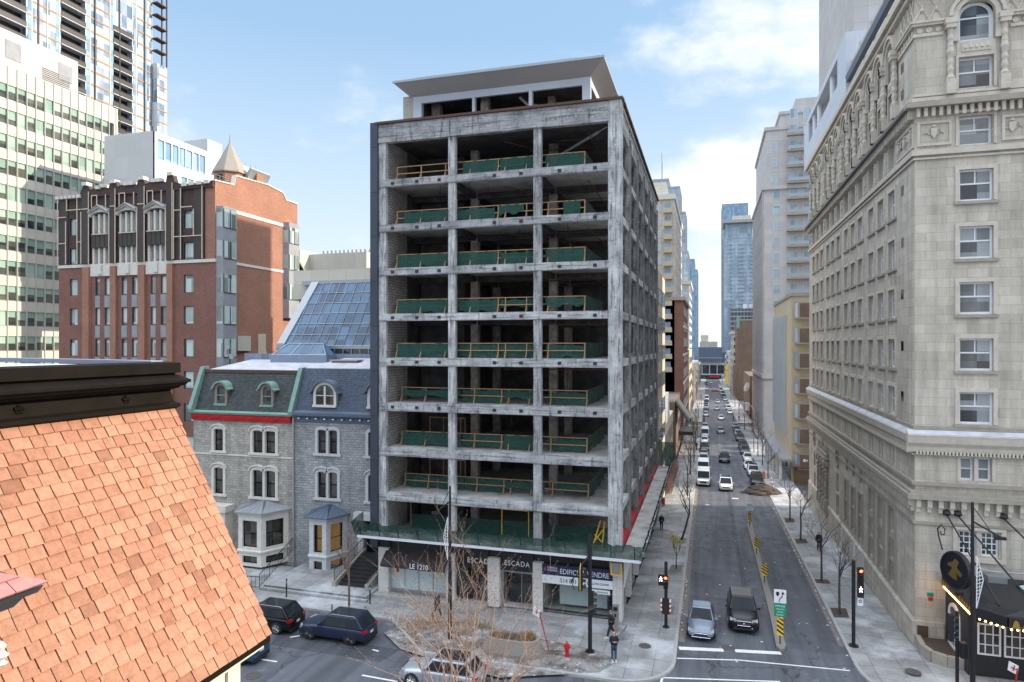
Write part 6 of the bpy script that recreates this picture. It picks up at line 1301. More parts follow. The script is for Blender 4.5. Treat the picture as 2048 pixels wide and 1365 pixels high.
part('balcony_stack', 'steel', gt, lambda m: [m.box(x, x+4.2*w_, 599.3, 599.9, z, z+.9) for x, w_ in ((17.5, .5), (24.5, 1.2), (34.5, .5)) for z in [20+3.4*k for k in range(26)]]); part('roof_slab', 'steel', gt, lambda m: m.box(12, 43, 597, 632, 124, 126.5)); part('plant_box', 'beige_stone_panel', gt, lambda m: m.box(20, 35, 604, 622, 126.5, 131))
glass_tower('rear_glass_tower', 'taller flat topped blue glass tower peeking from behind the nearer skyscraper', [(13.6, 39, 720, 760, -14, 165), (39, 41, 722, 758, -14, 140)], 'blue_glass', 3.6)
b = block('grey_balcony_midrise', 'grey mid-rise with white penthouse boxes in front of the glass skyscraper', 14.2, 40, 480, 520, -12, 44, 'slate_blue_paint'); part('balcony_grid', 'steel', b, lambda m: [m.box(14.4, 36, 479.2, 480, z, z+.9) for z in [5+3.3*k for k in range(12)]]+[m.box(14.6+2.2*i, 14.9+2.2*i, 479.1, 480, 5, 44) for i in range(10)]); part('roof_box', 'white_paint', b, lambda m: [m.box(23+4*i, 25.4+4*i, 481, 486, 44, 47) for i in range(4)])
b = block('tan_hotel_block', 'tan block with square windows rising behind the brown wall', 30, 46, 470, 500, -12, 52, 'tan_brick'); simple_windows(b, grid(FRONT(0, 469.9), 31, 45, 4, 20, 50, 8, 1.6, 1.8), 'dark_glass', dep=-.03)
# rows beyond the frame, keeping the side streets closed
b = block('side_block', 'grey building wall hidden deep behind the left street front', -60, -31, 130, 190, -6, 24, 'brown_brick'); 
# ================= vehicles =================
def bev(o, w=.04, seg=2, ang=35):
    bm = bmesh.new(); bm.from_mesh(o.data); bmesh.ops.remove_doubles(bm, verts=bm.verts, dist=1e-4)
    es = [e for e in bm.edges if len(e.link_faces) == 2 and e.calc_face_angle(0) > R_(ang)]
    bmesh.ops.bevel(bm, geom=es, offset=w, segments=seg, affect='EDGES', profile=.6, clamp_overlap=True)
    bm.to_mesh(o.data); bm.free(); o.data.polygons.foreach_set('use_smooth', [True]*len(o.data.polygons)); o.data.update(); return o
def car(name, L, W, H, pm, kind='suv', rim='chrome'):
    """a vehicle at the origin, its front towards +X"""
    root = empty(name); hw = W/2; wr = .34 if kind in ('sedan',) else .38
    if kind == 'sedan': belt, hood, boot = .86, .84, .98; xf0, xf1, xr1, xr0 = L*.19, L*.03, -L*.25, -L*.40; wt = .70
    elif kind == 'suv': belt, hood, boot = 1.02, 1.02, 1.05; xf0, xf1, xr1, xr0 = L*.20, L*.07, -L*.36, -L*.47; wt = .76
    elif kind == 'mini': belt, hood, boot = 1.0, .98, 1.05; xf0, xf1, xr1, xr0 = L*.30, L*.12, -L*.42, -L*.485; wt = .80
    else: belt, hood, boot = 1.15, 1.12, 1.2; xf0, xf1, xr1, xr0 = L*.33, L*.25, -L*.485, -L*.495; wt = .92
    zb = .20
    def ring(x, w, zs, zt, cr): return [(x, -w*.90, zb), (x, -w, zb+.16), (x, -w*1.0, zs-.16), (x, -w*.965, zs), (x, -w*.72, zt), (x, 0, zt+cr), (x, w*.72, zt), (x, w*.965, zs), (x, w*1.0, zs-.16), (x, w, zb+.16), (x, w*.90, zb)]
    st = [(-L/2, hw*.80, belt-.22, belt-.16), (-L/2+.06, hw*.93, belt-.08, boot-.06), (-L*.44, hw*.98, belt-.03, boot), (-L*.25, hw, belt, belt+.03), (0, hw, belt, belt+.03), (L*.15, hw, belt-.01, belt+.03),
          (xf0+.02, hw*.99, belt-.06, hood+.02), (L*.36, hw*.97, hood-.13, hood-.06), (L*.44, hw*.92, hood-.20, hood-.13), (L/2-.05, hw*.82, hood-.32, hood-.27), (L/2, hw*.74, hood-.42, hood-.38)]
    if kind == 'van': st = [(-L/2, hw*.96, belt, belt+.03), (-L/2+.1, hw, belt, belt+.03), (0, hw, belt, belt+.03), (L*.3, hw, belt, belt+.02), (L*.4, hw*.97, belt-.12, belt-.05), (L*.46, hw*.92, belt-.2, belt-.14), (L/2, hw*.84, belt-.36, belt-.32)]
    mb = MB(); mb.rings([ring(a, b, c, d, .03) for a, b, c, d in st]); body = mb.build('body', pm, root, smooth=True); md = body.modifiers.new('s', 'SUBSURF'); md.levels = md.render_levels = 2
    hb = hw*.93; ht = hw*wt; zt = H
    def frust(x0, x1, x2, x3, b, t, z0, z1): return [(x0, -b, z0), (x1, -b, z0), (x1, b, z0), (x0, b, z0), (x3, -t, z1), (x2, -t, z1), (x2, t, z1), (x3, t, z1)]
    mb = MB(); mb.hexa(frust(xr0, xf0, xf1, xr1, hb, ht, belt-.02, zt)); cab = bev(mb.build('cabin', pm, root), .07, 3, 20)
    # glass lying just outside the cabin faces
    def lerp(a, b, t): return Vector(a).lerp(Vector(b), t)
    def panel(nm, a, b, c, d, off, fx, fz0, fz1, fx1=None):
        """a,b bottom corners, d,c top corners"""
        a, b, c, d = map(Vector, (a, b, c, d)); n = (b-a).cross(d-a).normalized(); ctr = (a+b+c+d)/4
        if n.dot(ctr-Vector((0, 0, .9))) < 0: n = -n
        u0, u1 = fx; P = lambda u, v: (a.lerp(b, u)).lerp(d.lerp(c, u), v)+n*off
        m = MB(); m.face([P(u0, fz0), P(u1, fz0), P(u1, fz1), P(u0, fz1)]); return m.build(nm, 'car_glass', root, recalc=False)
    A, B, C_, D = (xf0, -hb, belt-.02), (xf0, hb, belt-.02), (xf1, ht, zt), (xf1, -ht, zt)
    panel('windscreen', A, B, C_, D, .012, (.06, .94), .04, .90)
    panel('rear_window', (xr0, -hb, belt-.02), (xr0, hb, belt-.02), (xr1, ht, zt), (xr1, -ht, zt), .012, (.10, .90), .12, .86)
    for s in (-1, 1):
        a, b, c, d = (xr0, s*hb, belt-.02), (xf0, s*hb, belt-.02), (xf1, s*ht, zt), (xr1, s*ht, zt)
        cuts = ((.09, .46), (.49, .92)) if kind != 'van' else ((.80, .97),)
        if kind in ('suv', 'mini'): cuts = ((.06, .28), (.30, .58), (.60, .93))
        for u0, u1 in cuts: panel('side_window', a, b, c, d, .012, (u0, u1), .10, .86)
    part('roof_panel', pm if kind in ('sedan', 'van') else 'car_glass', root, lambda m: m.box(xr1+.15, xf1-.12, -ht*.86, ht*.86, zt-.01, zt+.012))
    if kind in ('suv', 'mini'): part('roof_rail', 'aluminium' if kind == 'suv' else 'dark_rim', root, lambda m: [m.tube([(xr1+.1, s*(ht-.05), zt), (xr1+.25, s*(ht-.05), zt+.05), (xf1-.3, s*(ht-.05), zt+.05), (xf1-.15, s*(ht-.05), zt)], .022, 5) for s in (-1, 1)])
    wx_ = (L*.315, -L*.29) if kind != 'van' else (L*.34, -L*.30)
    for x in wx_:
        for s in (-1, 1):
            part('wheel_arch', 'tyre', root, lambda m: m.rings([[(x+(wr+.05)*math.cos(R_(a)), s*(hw-.12), max(.2, wr+(wr+.05)*math.sin(R_(a)))) for a in range(0, 360, 20)], [(x+(wr+.05)*math.cos(R_(a)), s*(hw+.004), max(.2, wr+(wr+.05)*math.sin(R_(a)))) for a in range(0, 360, 20)]]))
            def wh(m): m.rings([[(x+r*math.cos(2*math.pi*k/20), s*y, wr+r*math.sin(2*math.pi*k/20)) for k in range(20)] for r, y in ((wr*.9, hw-.24), (wr, hw-.2), (wr, hw-.03), (wr*.93, hw+.015), (wr*.70, hw+.015), (wr*.68, hw-.03))])
            t = part('wheel', 'tyre', root, wh)
            def rm(m):
                for k in range(5):
                    for w_ in (-.11, .11):
                        a = 2*math.pi*k/5+w_; m.tube([(x, s*(hw-.0), wr), (x+wr*.70*math.cos(a+w_), s*(hw+.0), wr+wr*.70*math.sin(a+w_))], .028, 4)
                m.rings([[(x+r*math.cos(2*math.pi*k/18), s*y, wr+r*math.sin(2*math.pi*k/18)) for k in range(18)] for r, y in ((wr*.71, hw-.02), (wr*.71, hw+.02), (wr*.64, hw+.02), (wr*.64, hw-.02))], False)
                m.lathe((x, s*(hw-.02), wr), [(.05, -.04), (.06, .04)], 8)
            part('rim', rim, t, rm)
    for s in (-1, 1):
        zl = hood-.33
        part('headlight', 'lamp_lens', root, lambda m: m.hexa([(L/2-.14, s*hw*.52, zl), (L/2-.02, s*hw*.52, zl), (L/2-.16, s*hw*.90, zl+.02), (L/2-.3, s*hw*.90, zl+.02), (L/2-.2, s*hw*.52, zl+.13), (L/2-.06, s*hw*.52, zl+.13), (L/2-.26, s*hw*.90, zl+.17), (L/2-.42, s*hw*.90, zl+.17)]))
        zz = belt-.2
        part('taillight', 'tail_lens', root, lambda m: m.hexa([(-L/2-.015, s*hw*.55, zz), (-L/2+.1, s*hw*.55, zz), (-L/2+.25, s*hw*.955, zz), (-L/2+.02, s*hw*.90, zz), (-L/2+.0, s*hw*.55, zz+.13), (-L/2+.12, s*hw*.55, zz+.13), (-L/2+.28, s*hw*.955, zz+.16), (-L/2+.05, s*hw*.92, zz+.16)]))
        part('mirror', pm, root, lambda m: m.hexa([(xf0-.28, s*(hb+.02), belt+.04), (xf0-.14, s*(hb+.02), belt+.04), (xf0-.17, s*(hw+.17), belt+.05), (xf0-.30, s*(hw+.17), belt+.05), (xf0-.28, s*(hb+.02), belt+.16), (xf0-.18, s*(hb+.02), belt+.16), (xf0-.20, s*(hw+.16), belt+.2), (xf0-.30, s*(hw+.16), belt+.2)]))
    if kind == 'sedan': g0, g1, gw, gt = .24, .46, hw*.66, hw*.44
    else: g0, g1, gw, gt = .48, hood-.26, hw*.42, hw*.48
    g = part('grille', 'black_metal', root, lambda m: m.hexa([(L/2-.12, -gw, g0), (L/2+.012, -gw, g0), (L/2+.012, gw, g0), (L/2-.12, gw, g0), (L/2-.14, -gt, g1), (L/2-.004, -gt, g1), (L/2-.004, gt, g1), (L/2-.14, gt, g1)]))
    part('grille_trim', 'chrome', g, lambda m: (m.tube([(L/2+.02, -gw, g0), (L/2+.006, -gt, g1), (L/2+.006, gt, g1), (L/2+.02, gw, g0), (L/2+.02, -gw, g0)], .014, 4), [m.tube([(L/2+.016, -gw*.9, g0+(g1-g0)*t), (L/2+.014, gw*.9, g0+(g1-g0)*t)], .006, 3) for t in (.25, .5, .75)], m.lathe((L/2+.015, 0, (g0+g1)/2+(.14 if kind == 'sedan' else 0)), [(.01, -.04), (.05, 0), (.01, .04)], 8)))
    part('bumper_trim', 'chrome' if kind != 'sedan' else 'black_metal', root, lambda m: [m.tube([(L/2-.02, s*hw*.50, .34), (L/2-.10, s*hw*.80, .40)], .03, 5) for s in (-1, 1)])
    part('wiper', 'black_metal', root, lambda m: [m.tube([(xf0+.02, y, belt+.01), (xf0-.30, y+.42, belt+.22)], .012, 3) for y in (-.5, .05)])
    part('shut_line', 'black_metal', root, lambda m: [m.tube([(x_, s*(hw*.972), belt-.02), (x_, s*(hw+.004), belt-.2), (x_, s*(hw+.004), .42)], .007, 3) for s in (-1, 1) for x_ in (L*.17, -L*.05, -L*.24)])
    part('lower_bumper', 'black_metal', root, lambda m: (m.box(L/2-.25, L/2-.005, -hw*.70, hw*.70, .19, .33), m.box(-L/2+.0, -L/2+.25, -hw*.8, hw*.8, .2, .42)))
    part('licence_plate', 'plate_white', root, lambda m: m.box(-L/2-.012, -L/2+.02, -.17, .17, .62 if kind != 'sedan' else .5, .76 if kind != 'sedan' else .64))
    return root
def clone(o, parent=None):
    c = o.copy(); COL.objects.link(c)
    if parent is not None: c.parent = parent
    for ch in list(o.children): clone(ch, c)
    return c
def recolour(o, old, new):
    for x in [o]+list(o.children_recursive):
        if x.type == 'MESH' and any(m and m.name == old for m in x.data.materials):
            x.data = x.data.copy()
            for i, m in enumerate(x.data.materials):
                if m.name == old: x.data.materials[i] = MATS[new]
def setcar(o, p, rz, label, cat='car', group=None):
    z = p.z; o.location = (p.x, p.y, z); dy = (gz(p.y+2)-gz(p.y-2))/4
    o.rotation_euler = (0, math.atan(dy)*(1 if abs(math.sin(rz)) > .5 and rz < 0 else 0), rz); tag(o, label, cat, group)
for n_, c_ in (('paint_grey_blue', (.16, .20, .26)), ('paint_black', (.010, .010, .013)), ('paint_navy', (.018, .026, .055)), ('paint_white', (.72, .73, .74)), ('paint_silver', (.42, .44, .47)), ('paint_blue', (.02, .10, .20)), ('paint_dark_grey', (.06, .065, .075)), ('paint_red', (.25, .02, .02))): paint(n_, c_)
DOWN = -math.pi/2                           # facing the camera side, towards -Y
sedan = car('sedan', 4.6, 1.78, 1.44, 'paint_grey_blue', 'sedan'); q = G(1402, 1286); q.y += 2.3; setcar(sedan, q, DOWN, 'grey blue sedan with one amber lamp lit waiting at the left stop bar')
part('amber_lamp', 'orange_lamp', sedan, lambda m: m.box(2.1, 2.17, -.66, -.46, .58, .66), loc=tuple(-Vector(sedan.location)) if False else None) if False else None
suv = car('suv', 4.95, 1.94, 1.74, 'paint_black', 'suv'); q = G(1488, 1270); q.y += 2.45; setcar(suv, q, DOWN, 'glossy black SUV waiting at the right stop bar beside the median')
nav = car('suv', 4.93, 1.95, 1.68, 'paint_navy', 'suv', 'dark_rim'); q = G(662, 1287); q.y += .97; setcar(nav, Vector((q.x-.1, q.y, 0)), math.pi, 'dark navy SUV parked along the kerb before the stone houses')
pk = car('suv', 4.9, 1.98, 1.66, 'paint_black', 'suv', 'aluminium'); q = G(552, 1270); setcar(pk, Vector((q.x-1.45, q.y+1.0, 0)), math.pi, 'black SUV parked at the kerb, half hidden by the tiled roof')
sil = car('suv', 4.7, 1.88, 1.66, 'paint_silver', 'suv'); q = G(872, 1384); setcar(sil, Vector((q.x, q.y+.94, 0)), math.pi, 'silver SUV driving behind the bare twigs in the foreground')
blu = car('hatchback', 4.4, 1.82, 1.6, 'paint_blue', 'suv'); q = G(524, 1326); setcar(blu, Vector((q.x-2.35, q.y+.2, 0)), math.pi, 'blue car with red tail lamps emerging below the tiled roof edge')
whi = car('suv', 4.7, 1.86, 1.5, 'paint_white', 'sedan'); whi.name = 'sedan'; setcar(whi, Vector((-18.1+8.0-7.2, 27.3, 0)), math.pi, 'white car cut off at the bottom edge, only its roof showing')
def far(src, paintname, px, py, x, label, cat='car', group='cars in the long street'):
    o = clone(src); base = {'suv': 'paint_black', 'sedan': 'paint_grey_blue', 'minivan': 'paint_white', 'cargo_van': 'paint_white'}[src.name.split('.')[0]]
    if paintname != base: recolour(o, base, paintname)
    q = G(px, py); q.y += 2.2
    if x is not None: q.x = x
    q.z = gz(q.y); setcar(o, q, DOWN, label, cat, group); return o
mini = car('minivan', 5.1, 1.98, 1.78, 'paint_white', 'mini'); q = G(1452, 984); q.y += 2.5; q.z = gz(q.y); setcar(mini, q, DOWN, 'white minivan driving up the middle of the street', 'minivan', 'cars in the long street')
van = car('cargo_van', 5.6, 2.05, 2.25, 'paint_white', 'van'); q = G(1405, 974); q.y += 2.8; q.x = -.75; q.z = gz(q.y); setcar(van, q, DOWN, 'white cargo van parked first in the left row with leaf litter on its roof', 'van', 'cars in the long street')
XL, XR = -.85, 7.15
for src, pn, px, py, x, lb, ct in (
    (suv, 'paint_black', 1449, 927, None, 'dark SUV with lit lamps driving behind the white minivan', 'car'), (sedan, 'paint_grey_blue', 1442, 868, None, 'grey sedan driving just before the far crossing', 'car'),
    (sedan, 'paint_white', 1442.5, 841, None, 'white sedan driving on the bright crossing', 'car'), (sedan, 'paint_silver', 1434, 821, None, 'silver car driving just beyond the crossing', 'car'),
    (sedan, 'paint_silver', 1435.5, 807, None, 'silver car driving second beyond the crossing', 'car'), (suv, 'paint_white', 1423, 768, None, 'tiny white car far down the middle lane', 'car'),
    (suv, 'paint_black', 1412, 770, None, 'tiny black SUV far down on the left', 'car'), (sedan, 'paint_red', 1420, 775, None, 'tiny dark red car far down the street', 'car'), (sedan, 'paint_white', 1414, 780, None, 'tiny white car far down on the left', 'car'),
    (van, 'paint_white', 1406, 951, XL, 'white box van parked directly behind the first white cargo van', 'van'), (suv, 'paint_silver', 1410, 930, XL, 'silver car parked behind the two white vans on the left', 'car'), (sedan, 'paint_dark_grey', 1410, 918, XL, 'dark grey sedan parked between silver car and black SUV on the left', 'car'),
    (suv, 'paint_black', 1412, 904, XL, 'black SUV parked halfway along the left row', 'car'), (sedan, 'paint_white', 1411, 888, XL, 'white sedan parked before the tall van on the left', 'car'), (van, 'paint_silver', 1413, 877, XL, 'tall silver van parked near the far crossing on the left', 'van'),
    (sedan, 'paint_silver', 1411, 859, XL, 'silver sedan parked last before the crossing on the left', 'car'), (sedan, 'paint_silver', 1410, 834, XL, 'silver car parked first beyond the crossing on the left', 'car'), (sedan, 'paint_dark_grey', 1411, 826, XL, 'grey car parked second beyond the crossing on the left', 'car'),
    (suv, 'paint_silver', 1411.5, 819, XL, 'silver SUV parked third beyond the crossing on the left', 'car'), (suv, 'paint_black', 1412, 809, XL, 'black SUV parked with white van ahead, far left row', 'car'), (van, 'paint_white', 1412.5, 802, XL, 'small white van far down the left row', 'van'), (sedan, 'paint_white', 1413, 796, XL, 'white car at the far end of the left row', 'car'),
    (suv, 'paint_black', 1508, 974, XR, 'black SUV parked beside the dirt heap on the right', 'car'), (suv, 'paint_white', 1510, 955, XR, 'white SUV parked second behind the dirt heap', 'car'), (sedan, 'paint_white', 1499, 941, XR-.3, 'white sedan parked third behind the dirt heap', 'car'),
    (sedan, 'paint_white', 1497, 924.7, XR, 'white hatchback parked alone in front of two dark cars on the right', 'car'), (suv, 'paint_dark_grey', 1491, 911, XR, 'dark grey SUV parked behind the white hatchback on the right', 'car'), (suv, 'paint_black', 1489, 901, XR, 'black car parked with its open gap behind on the right', 'car'),
    (suv, 'paint_dark_grey', 1482, 884, XR, 'dark SUV parked fourth from the crossing on the right', 'car'), (sedan, 'paint_silver', 1481, 874, XR, 'silver car parked third from the crossing on the right', 'car'), (sedan, 'paint_dark_grey', 1478, 865.5, XR, 'grey sedan parked second from the crossing on the right', 'car'), (sedan, 'paint_silver', 1474, 858.5, XR, 'silver sedan parked nearest the crossing on the right', 'car'),
    (sedan, 'paint_white', 1461, 829, XR, 'white car parked first beyond the crossing on the right', 'car'), (suv, 'paint_white', 1459, 821, XR, 'white SUV parked second beyond the crossing on the right', 'car'), (suv, 'paint_silver', 1455, 814, XR, 'silver SUV parked third beyond the crossing on the right', 'car'),
    (sedan, 'paint_dark_grey', 1452, 808, XR, 'grey car parked fourth beyond the crossing on the right', 'car'), (sedan, 'paint_silver', 1449, 802, XR, 'silver car parked fifth beyond the crossing on the right', 'car'), (suv, 'paint_dark_grey', 1447, 797, XR, 'dark car parked sixth beyond the crossing on the right', 'car'),
    (van, 'paint_silver', 1445.6, 791, XR-.3, 'pale blue van standing out at the works on the right', 'van'), (van, 'paint_white', 1440, 784, XR-.6, 'white delivery van behind the works barrier', 'van'), (sedan, 'paint_white', 1437, 775, XR, 'white car farthest down the right row', 'car')):
    far(src, pn, px, py, x, lb, ct)
# ================= people =================
def skinned(name, verts, edges, radii, mat, parent, sub=1):
    me = bpy.data.meshes.new(name); me.from_pydata(verts, edges, []); o = bpy.data.objects.new(name, me); COL.objects.link(o)
    o.modifiers.new('s', 'SKIN'); sv_ = me.skin_vertices[0] if me.skin_vertices else None
    if sv_ is None:
        bm = bmesh.new(); bm.from_mesh(me); bm.verts.layers.skin.verify(); bm.to_mesh(me); bm.free(); sv_ = me.skin_vertices[0]
    for i, r in enumerate(radii): sv_.data[i].radius = (r, r) if not isinstance(r, tuple) else r; sv_.data[i].use_root = (i == 0)
    s2 = o.modifiers.new('u', 'SUBSURF'); s2.levels = s2.render_levels = sub
    dg = bpy.context.evaluated_depsgraph_get(); dg.update(); m2 = bpy.data.meshes.new_from_object(o.evaluated_get(dg)); m2.name = name
    bpy.data.objects.remove(o); m2.materials.clear(); m2.materials.append(MATS[mat]); m2.polygons.foreach_set('use_smooth', [True]*len(m2.polygons))
    q = bpy.data.objects.new(name, m2); COL.objects.link(q); q.parent = parent; return q
def person(p, rz, label, coat='dark_cloth', pants='dark_cloth', shoes='dark_cloth', hat=None, stride=.0, arms='down', h=1.74, long=.0, group=None, bag=None):
    """faces -Y before turning"""
    r = empty('person', tuple(p), label, 'person', group); r.rotation_euler = (0, 0, rz); k = h/1.75; s = stride
    J = dict(pel=(0, 0, .94), wai=(0, 0, 1.08), che=(0, -.01, 1.3), neck=(0, -.01, 1.47), head0=(0, -.02, 1.56), head1=(0, -.03, 1.66), top=(0, -.02, 1.73))
    for i, sg_ in ((0, 1), (1, -1)):
        f = s*(1 if i == 0 else -1)
        J['hip%d' % i] = (.09*sg_, 0, .90); J['kne%d' % i] = (.10*sg_, -f*.5-abs(s)*.12, .49); J['ank%d' % i] = (.10*sg_, -f+(.06 if f < 0 else 0), .08+(.05 if f < 0 else 0)); J['toe%d' % i] = (.11*sg_, -f-.15+(.06 if f < 0 else 0), .04)
        J['sho%d' % i] = (.17*sg_, 0, 1.42)
        if arms == 'phone': J['elb%d' % i] = (.24*sg_, .02, 1.16); J['wri%d' % i] = (.10*sg_, -.24, 1.20); J['hand%d' % i] = (.05*sg_, -.30, 1.24)
        elif arms == 'pull' and i == 1: J['elb%d' % i] = (-.24, .14, 1.18); J['wri%d' % i] = (-.26, .32, .98); J['hand%d' % i] = (-.26, .36, .92)
        else: J['elb%d' % i] = (.24*sg_, .03+f*.3, 1.14); J['wri%d' % i] = (.25*sg_, f*.55-.03, .90); J['hand%d' % i] = (.25*sg_, f*.6-.05, .82)
    J = {a: Vector(b)*k for a, b in J.items()}
    chain = [('pel', 'wai'), ('wai', 'che'), ('che', 'neck'), ('neck', 'head0'), ('head0', 'head1'), ('head1', 'top')]
    for i in '01': chain += [('pel', 'hip'+i), ('hip'+i, 'kne'+i), ('kne'+i, 'ank'+i), ('ank'+i, 'toe'+i), ('che', 'sho'+i), ('sho'+i, 'elb'+i), ('elb'+i, 'wri'+i), ('wri'+i, 'hand'+i)]
    RAD = dict(pel=.13, wai=.12, che=.14, neck=.055, head0=.075, head1=.09, top=.05, hip=.09, kne=.06, ank=.045, toe=.04, sho=.065, elb=.045, wri=.03, hand=.035)
    names = ['pel']+[b for a, b in chain]; names = list(dict.fromkeys(names)); V = [J[n] for n in names]; E_ = [(names.index(a), names.index(b)) for a, b in chain]; RR = [RAD[n.rstrip('01') if n not in ('head0', 'head1') else n]*k for n in names]
    for i in '01':                          # five separate fingers of unequal length
        hd = J['hand'+i]; dr = (hd-J['wri'+i]).normalized(); sd = Vector((0, 1, 0)) if arms != 'phone' else Vector((0, 0, 1)); sd = (sd-dr*sd.dot(dr)).normalized()
        for j, (off, ln) in enumerate(((-.028, .065), (-.010, .075), (.008, .07), (.026, .055), (-.045, .035))):
            b0 = len(V); V.append(hd+dr*(.03 if j < 4 else -.01)+sd*off); V.append(V[-1]+dr*ln*.6+sd*(off*.2)); V.append(V[-1]+dr*ln*.4+Vector((0, -.01, 0)))
            E_ += [(names.index('hand'+i), b0), (b0, b0+1), (b0+1, b0+2)]; RR += [.011, .010, .008]
    skinned('body', [tuple(v) for v in V], E_, RR, 'skin', r, 1)
    def sub_(nm, keys, edges, grow, mat, extra=None):
        vs = [tuple(J[a]) for a in keys]; rr = [RAD[a.rstrip('01') if a not in ('head0', 'head1') else a]*k+grow for a in keys]
        if extra: vs += [tuple(Vector(e[0])*k) for e in extra]; rr += [e[1]*k for e in extra]
        skinned(nm, vs, edges, rr, mat, r, 1)
    sub_('trousers', ['pel', 'hip0', 'kne0', 'ank0', 'hip1', 'kne1', 'ank1'], [(0, 1), (1, 2), (2, 3), (0, 4), (4, 5), (5, 6)], .022, pants)
    ex = [((0, .0, .94-long), .17)]; ky = ['pel', 'wai', 'che', 'sho0', 'elb0', 'wri0', 'sho1', 'elb1', 'wri1', 'neck']
    sub_('coat', ky, [(0, 1), (1, 2), (2, 3), (3, 4), (4, 5), (2, 6), (6, 7), (7, 8), (2, 9), (0, 10)], .035, coat, ex)
    for i in '01': part('shoe', shoes, r, lambda m: m.hexa([tuple(J['ank'+i]+Vector(v)+Vector((0, 0, 0))) for v in ((-.05, .07, -.08), (.05, .07, -.08), (.05, -.2, -.08), (-.05, -.2, -.08), (-.045, .06, .02), (.045, .06, .02), (.04, -.17, -.03), (-.04, -.17, -.03))]), loc=None) if False else MBLocal(r, 'shoe', shoes, [tuple(J['ank'+i]+Vector(v)) for v in ((-.05, .07, -.08), (.05, .07, -.08), (.05, -.2, -.08), (-.05, -.2, -.08), (-.045, .06, .02), (.045, .06, .02), (.04, -.17, -.03), (-.04, -.17, -.03))])
    skinned('hair' if not hat else 'hat', [tuple(J['head1']+Vector((0, .03, .0))), tuple(J['top']+Vector((0, .01, -.02)))], [(0, 1)], [.135*k, .12*k], hat or 'hair', r, 1)
    nb = bpy.data.meshes.new('nose'); hd = J['head1']; nb.from_pydata([tuple(hd+Vector(v)) for v in ((-.012, -.085, -.03), (.012, -.085, -.03), (0, -.115, -.035), (0, -.085, .02))], [], [(0, 1, 2), (0, 2, 3), (1, 3, 2)]); nb.materials.append(MATS['skin']); no = bpy.data.objects.new('nose', nb); COL.objects.link(no); no.parent = r
    return r
def MBLocal(r, name, mat, c8):
    me = bpy.data.meshes.new(name); me.from_pydata(c8, [], [(0, 3, 2, 1), (4, 5, 6, 7), (0, 1, 5, 4), (1, 2, 6, 5), (2, 3, 7, 6), (3, 0, 4, 7)]); me.materials.append(MATS[mat]); o = bpy.data.objects.new(name, me); COL.objects.link(o); o.parent = r; return o
person(G(1228, 1322, ZS), R_(20), 'person in orange beanie and long dark coat standing and looking down at a phone', 'dark_cloth', 'denim', 'shoe_white', 'orange_cloth', 0., 'phone', 1.76, .30)
person(G(1222, 1275, ZS), R_(-70), 'person in black jacket with red trim walking left and pulling a suitcase', 'dark_cloth', 'dark_cloth', 'shoe_white', None, .26, 'pull', 1.78)
person(G(874, 1235, ZS), R_(75), 'person in dark clothes with an orange bag strap walking behind the twigs', 'dark_cloth', 'dark_cloth', 'dark_cloth', None, .30, 'down', 1.74)
person(G(1323, 1060, ZS), R_(180), 'person in black walking away down the left pavement past the netting', 'dark_cloth', 'dark_cloth', 'dark_cloth', None, .12, 'down', 1.72)
person(G(1638, 1102, ZS), R_(170), 'person in dark clothes walking away on the right pavement behind a bare tree', 'dark_cloth', 'dark_cloth', 'dark_cloth', None, .10, 'down', 1.85)
for i, (px, py, lb) in enumerate(((1393, 900, 'person in dark clothes beside the left tree row'), (1375, 862, 'person walking by the far crossing on the left'), (1381, 848, 'person standing at the left corner of the far crossing'), (1408, 845, 'small figure waiting between parked cars at the crossing'), (1392, 826, 'small figure far down the left pavement'), (1467, 842, 'person in black crossing by the right corner'), (1478, 842, 'person waiting at the right corner by the lamp'), (1551, 931, 'person in dark coat under the shop canopy on the right'), (1500, 838, 'tiny figure by the far crossing on the right'))):
    person(G(px, py, ZS), R_(170+20*i), lb, stride=.15, h=1.72, group='people far down the street')
sc = empty('suitcase', tuple(G(1238, 1278, ZS)), 'grey rolling suitcase pulled along behind the walking person', 'suitcase'); sc.rotation_euler = (0, R_(32), R_(0))
L0 = Vector(sc.location)
part('case_body', 'steel', sc, lambda m: m.box(L0.x-.12, L0.x+.12, L0.y-.2, L0.y+.2, L0.z+.06, L0.z+.62)); part('handle', 'black_metal', sc, lambda m: m.tube([L0+Vector((-.05, -.12, .62)), L0+Vector((-.05, -.12, 1.02)), L0+Vector((-.05, .12, 1.02)), L0+Vector((-.05, .12, .62))], .015, 5)); part('wheels', 'tyre', sc, lambda m: (m.box(L0.x-.1, L0.x+.0, L0.y-.2, L0.y-.15, L0.z, L0.z+.07), m.box(L0.x-.1, L0.x+.0, L0.y+.15, L0.y+.2, L0.z, L0.z+.07)))
bg_ = tag(MB().hexa([tuple(Vector((-21.32, 39.0, 0))+Vector(v)) for v in ((0, 0, .9), (.1, 0, .9), (.1, .3, .9), (0, .3, .9), (.02, .02, 1.3), (.08, .02, 1.3), (.08, .28, 1.3), (.02, .28, 1.3))]).build('shoulder_bag', 'orange_cloth', loc=(-21.3, 39, .9)), 'small orange bag on the strap of the person walking behind the twigs', 'bag')
pq = G(874, 1235, ZS); bg_.location = (pq.x-.25, pq.y+.16, 1.1)

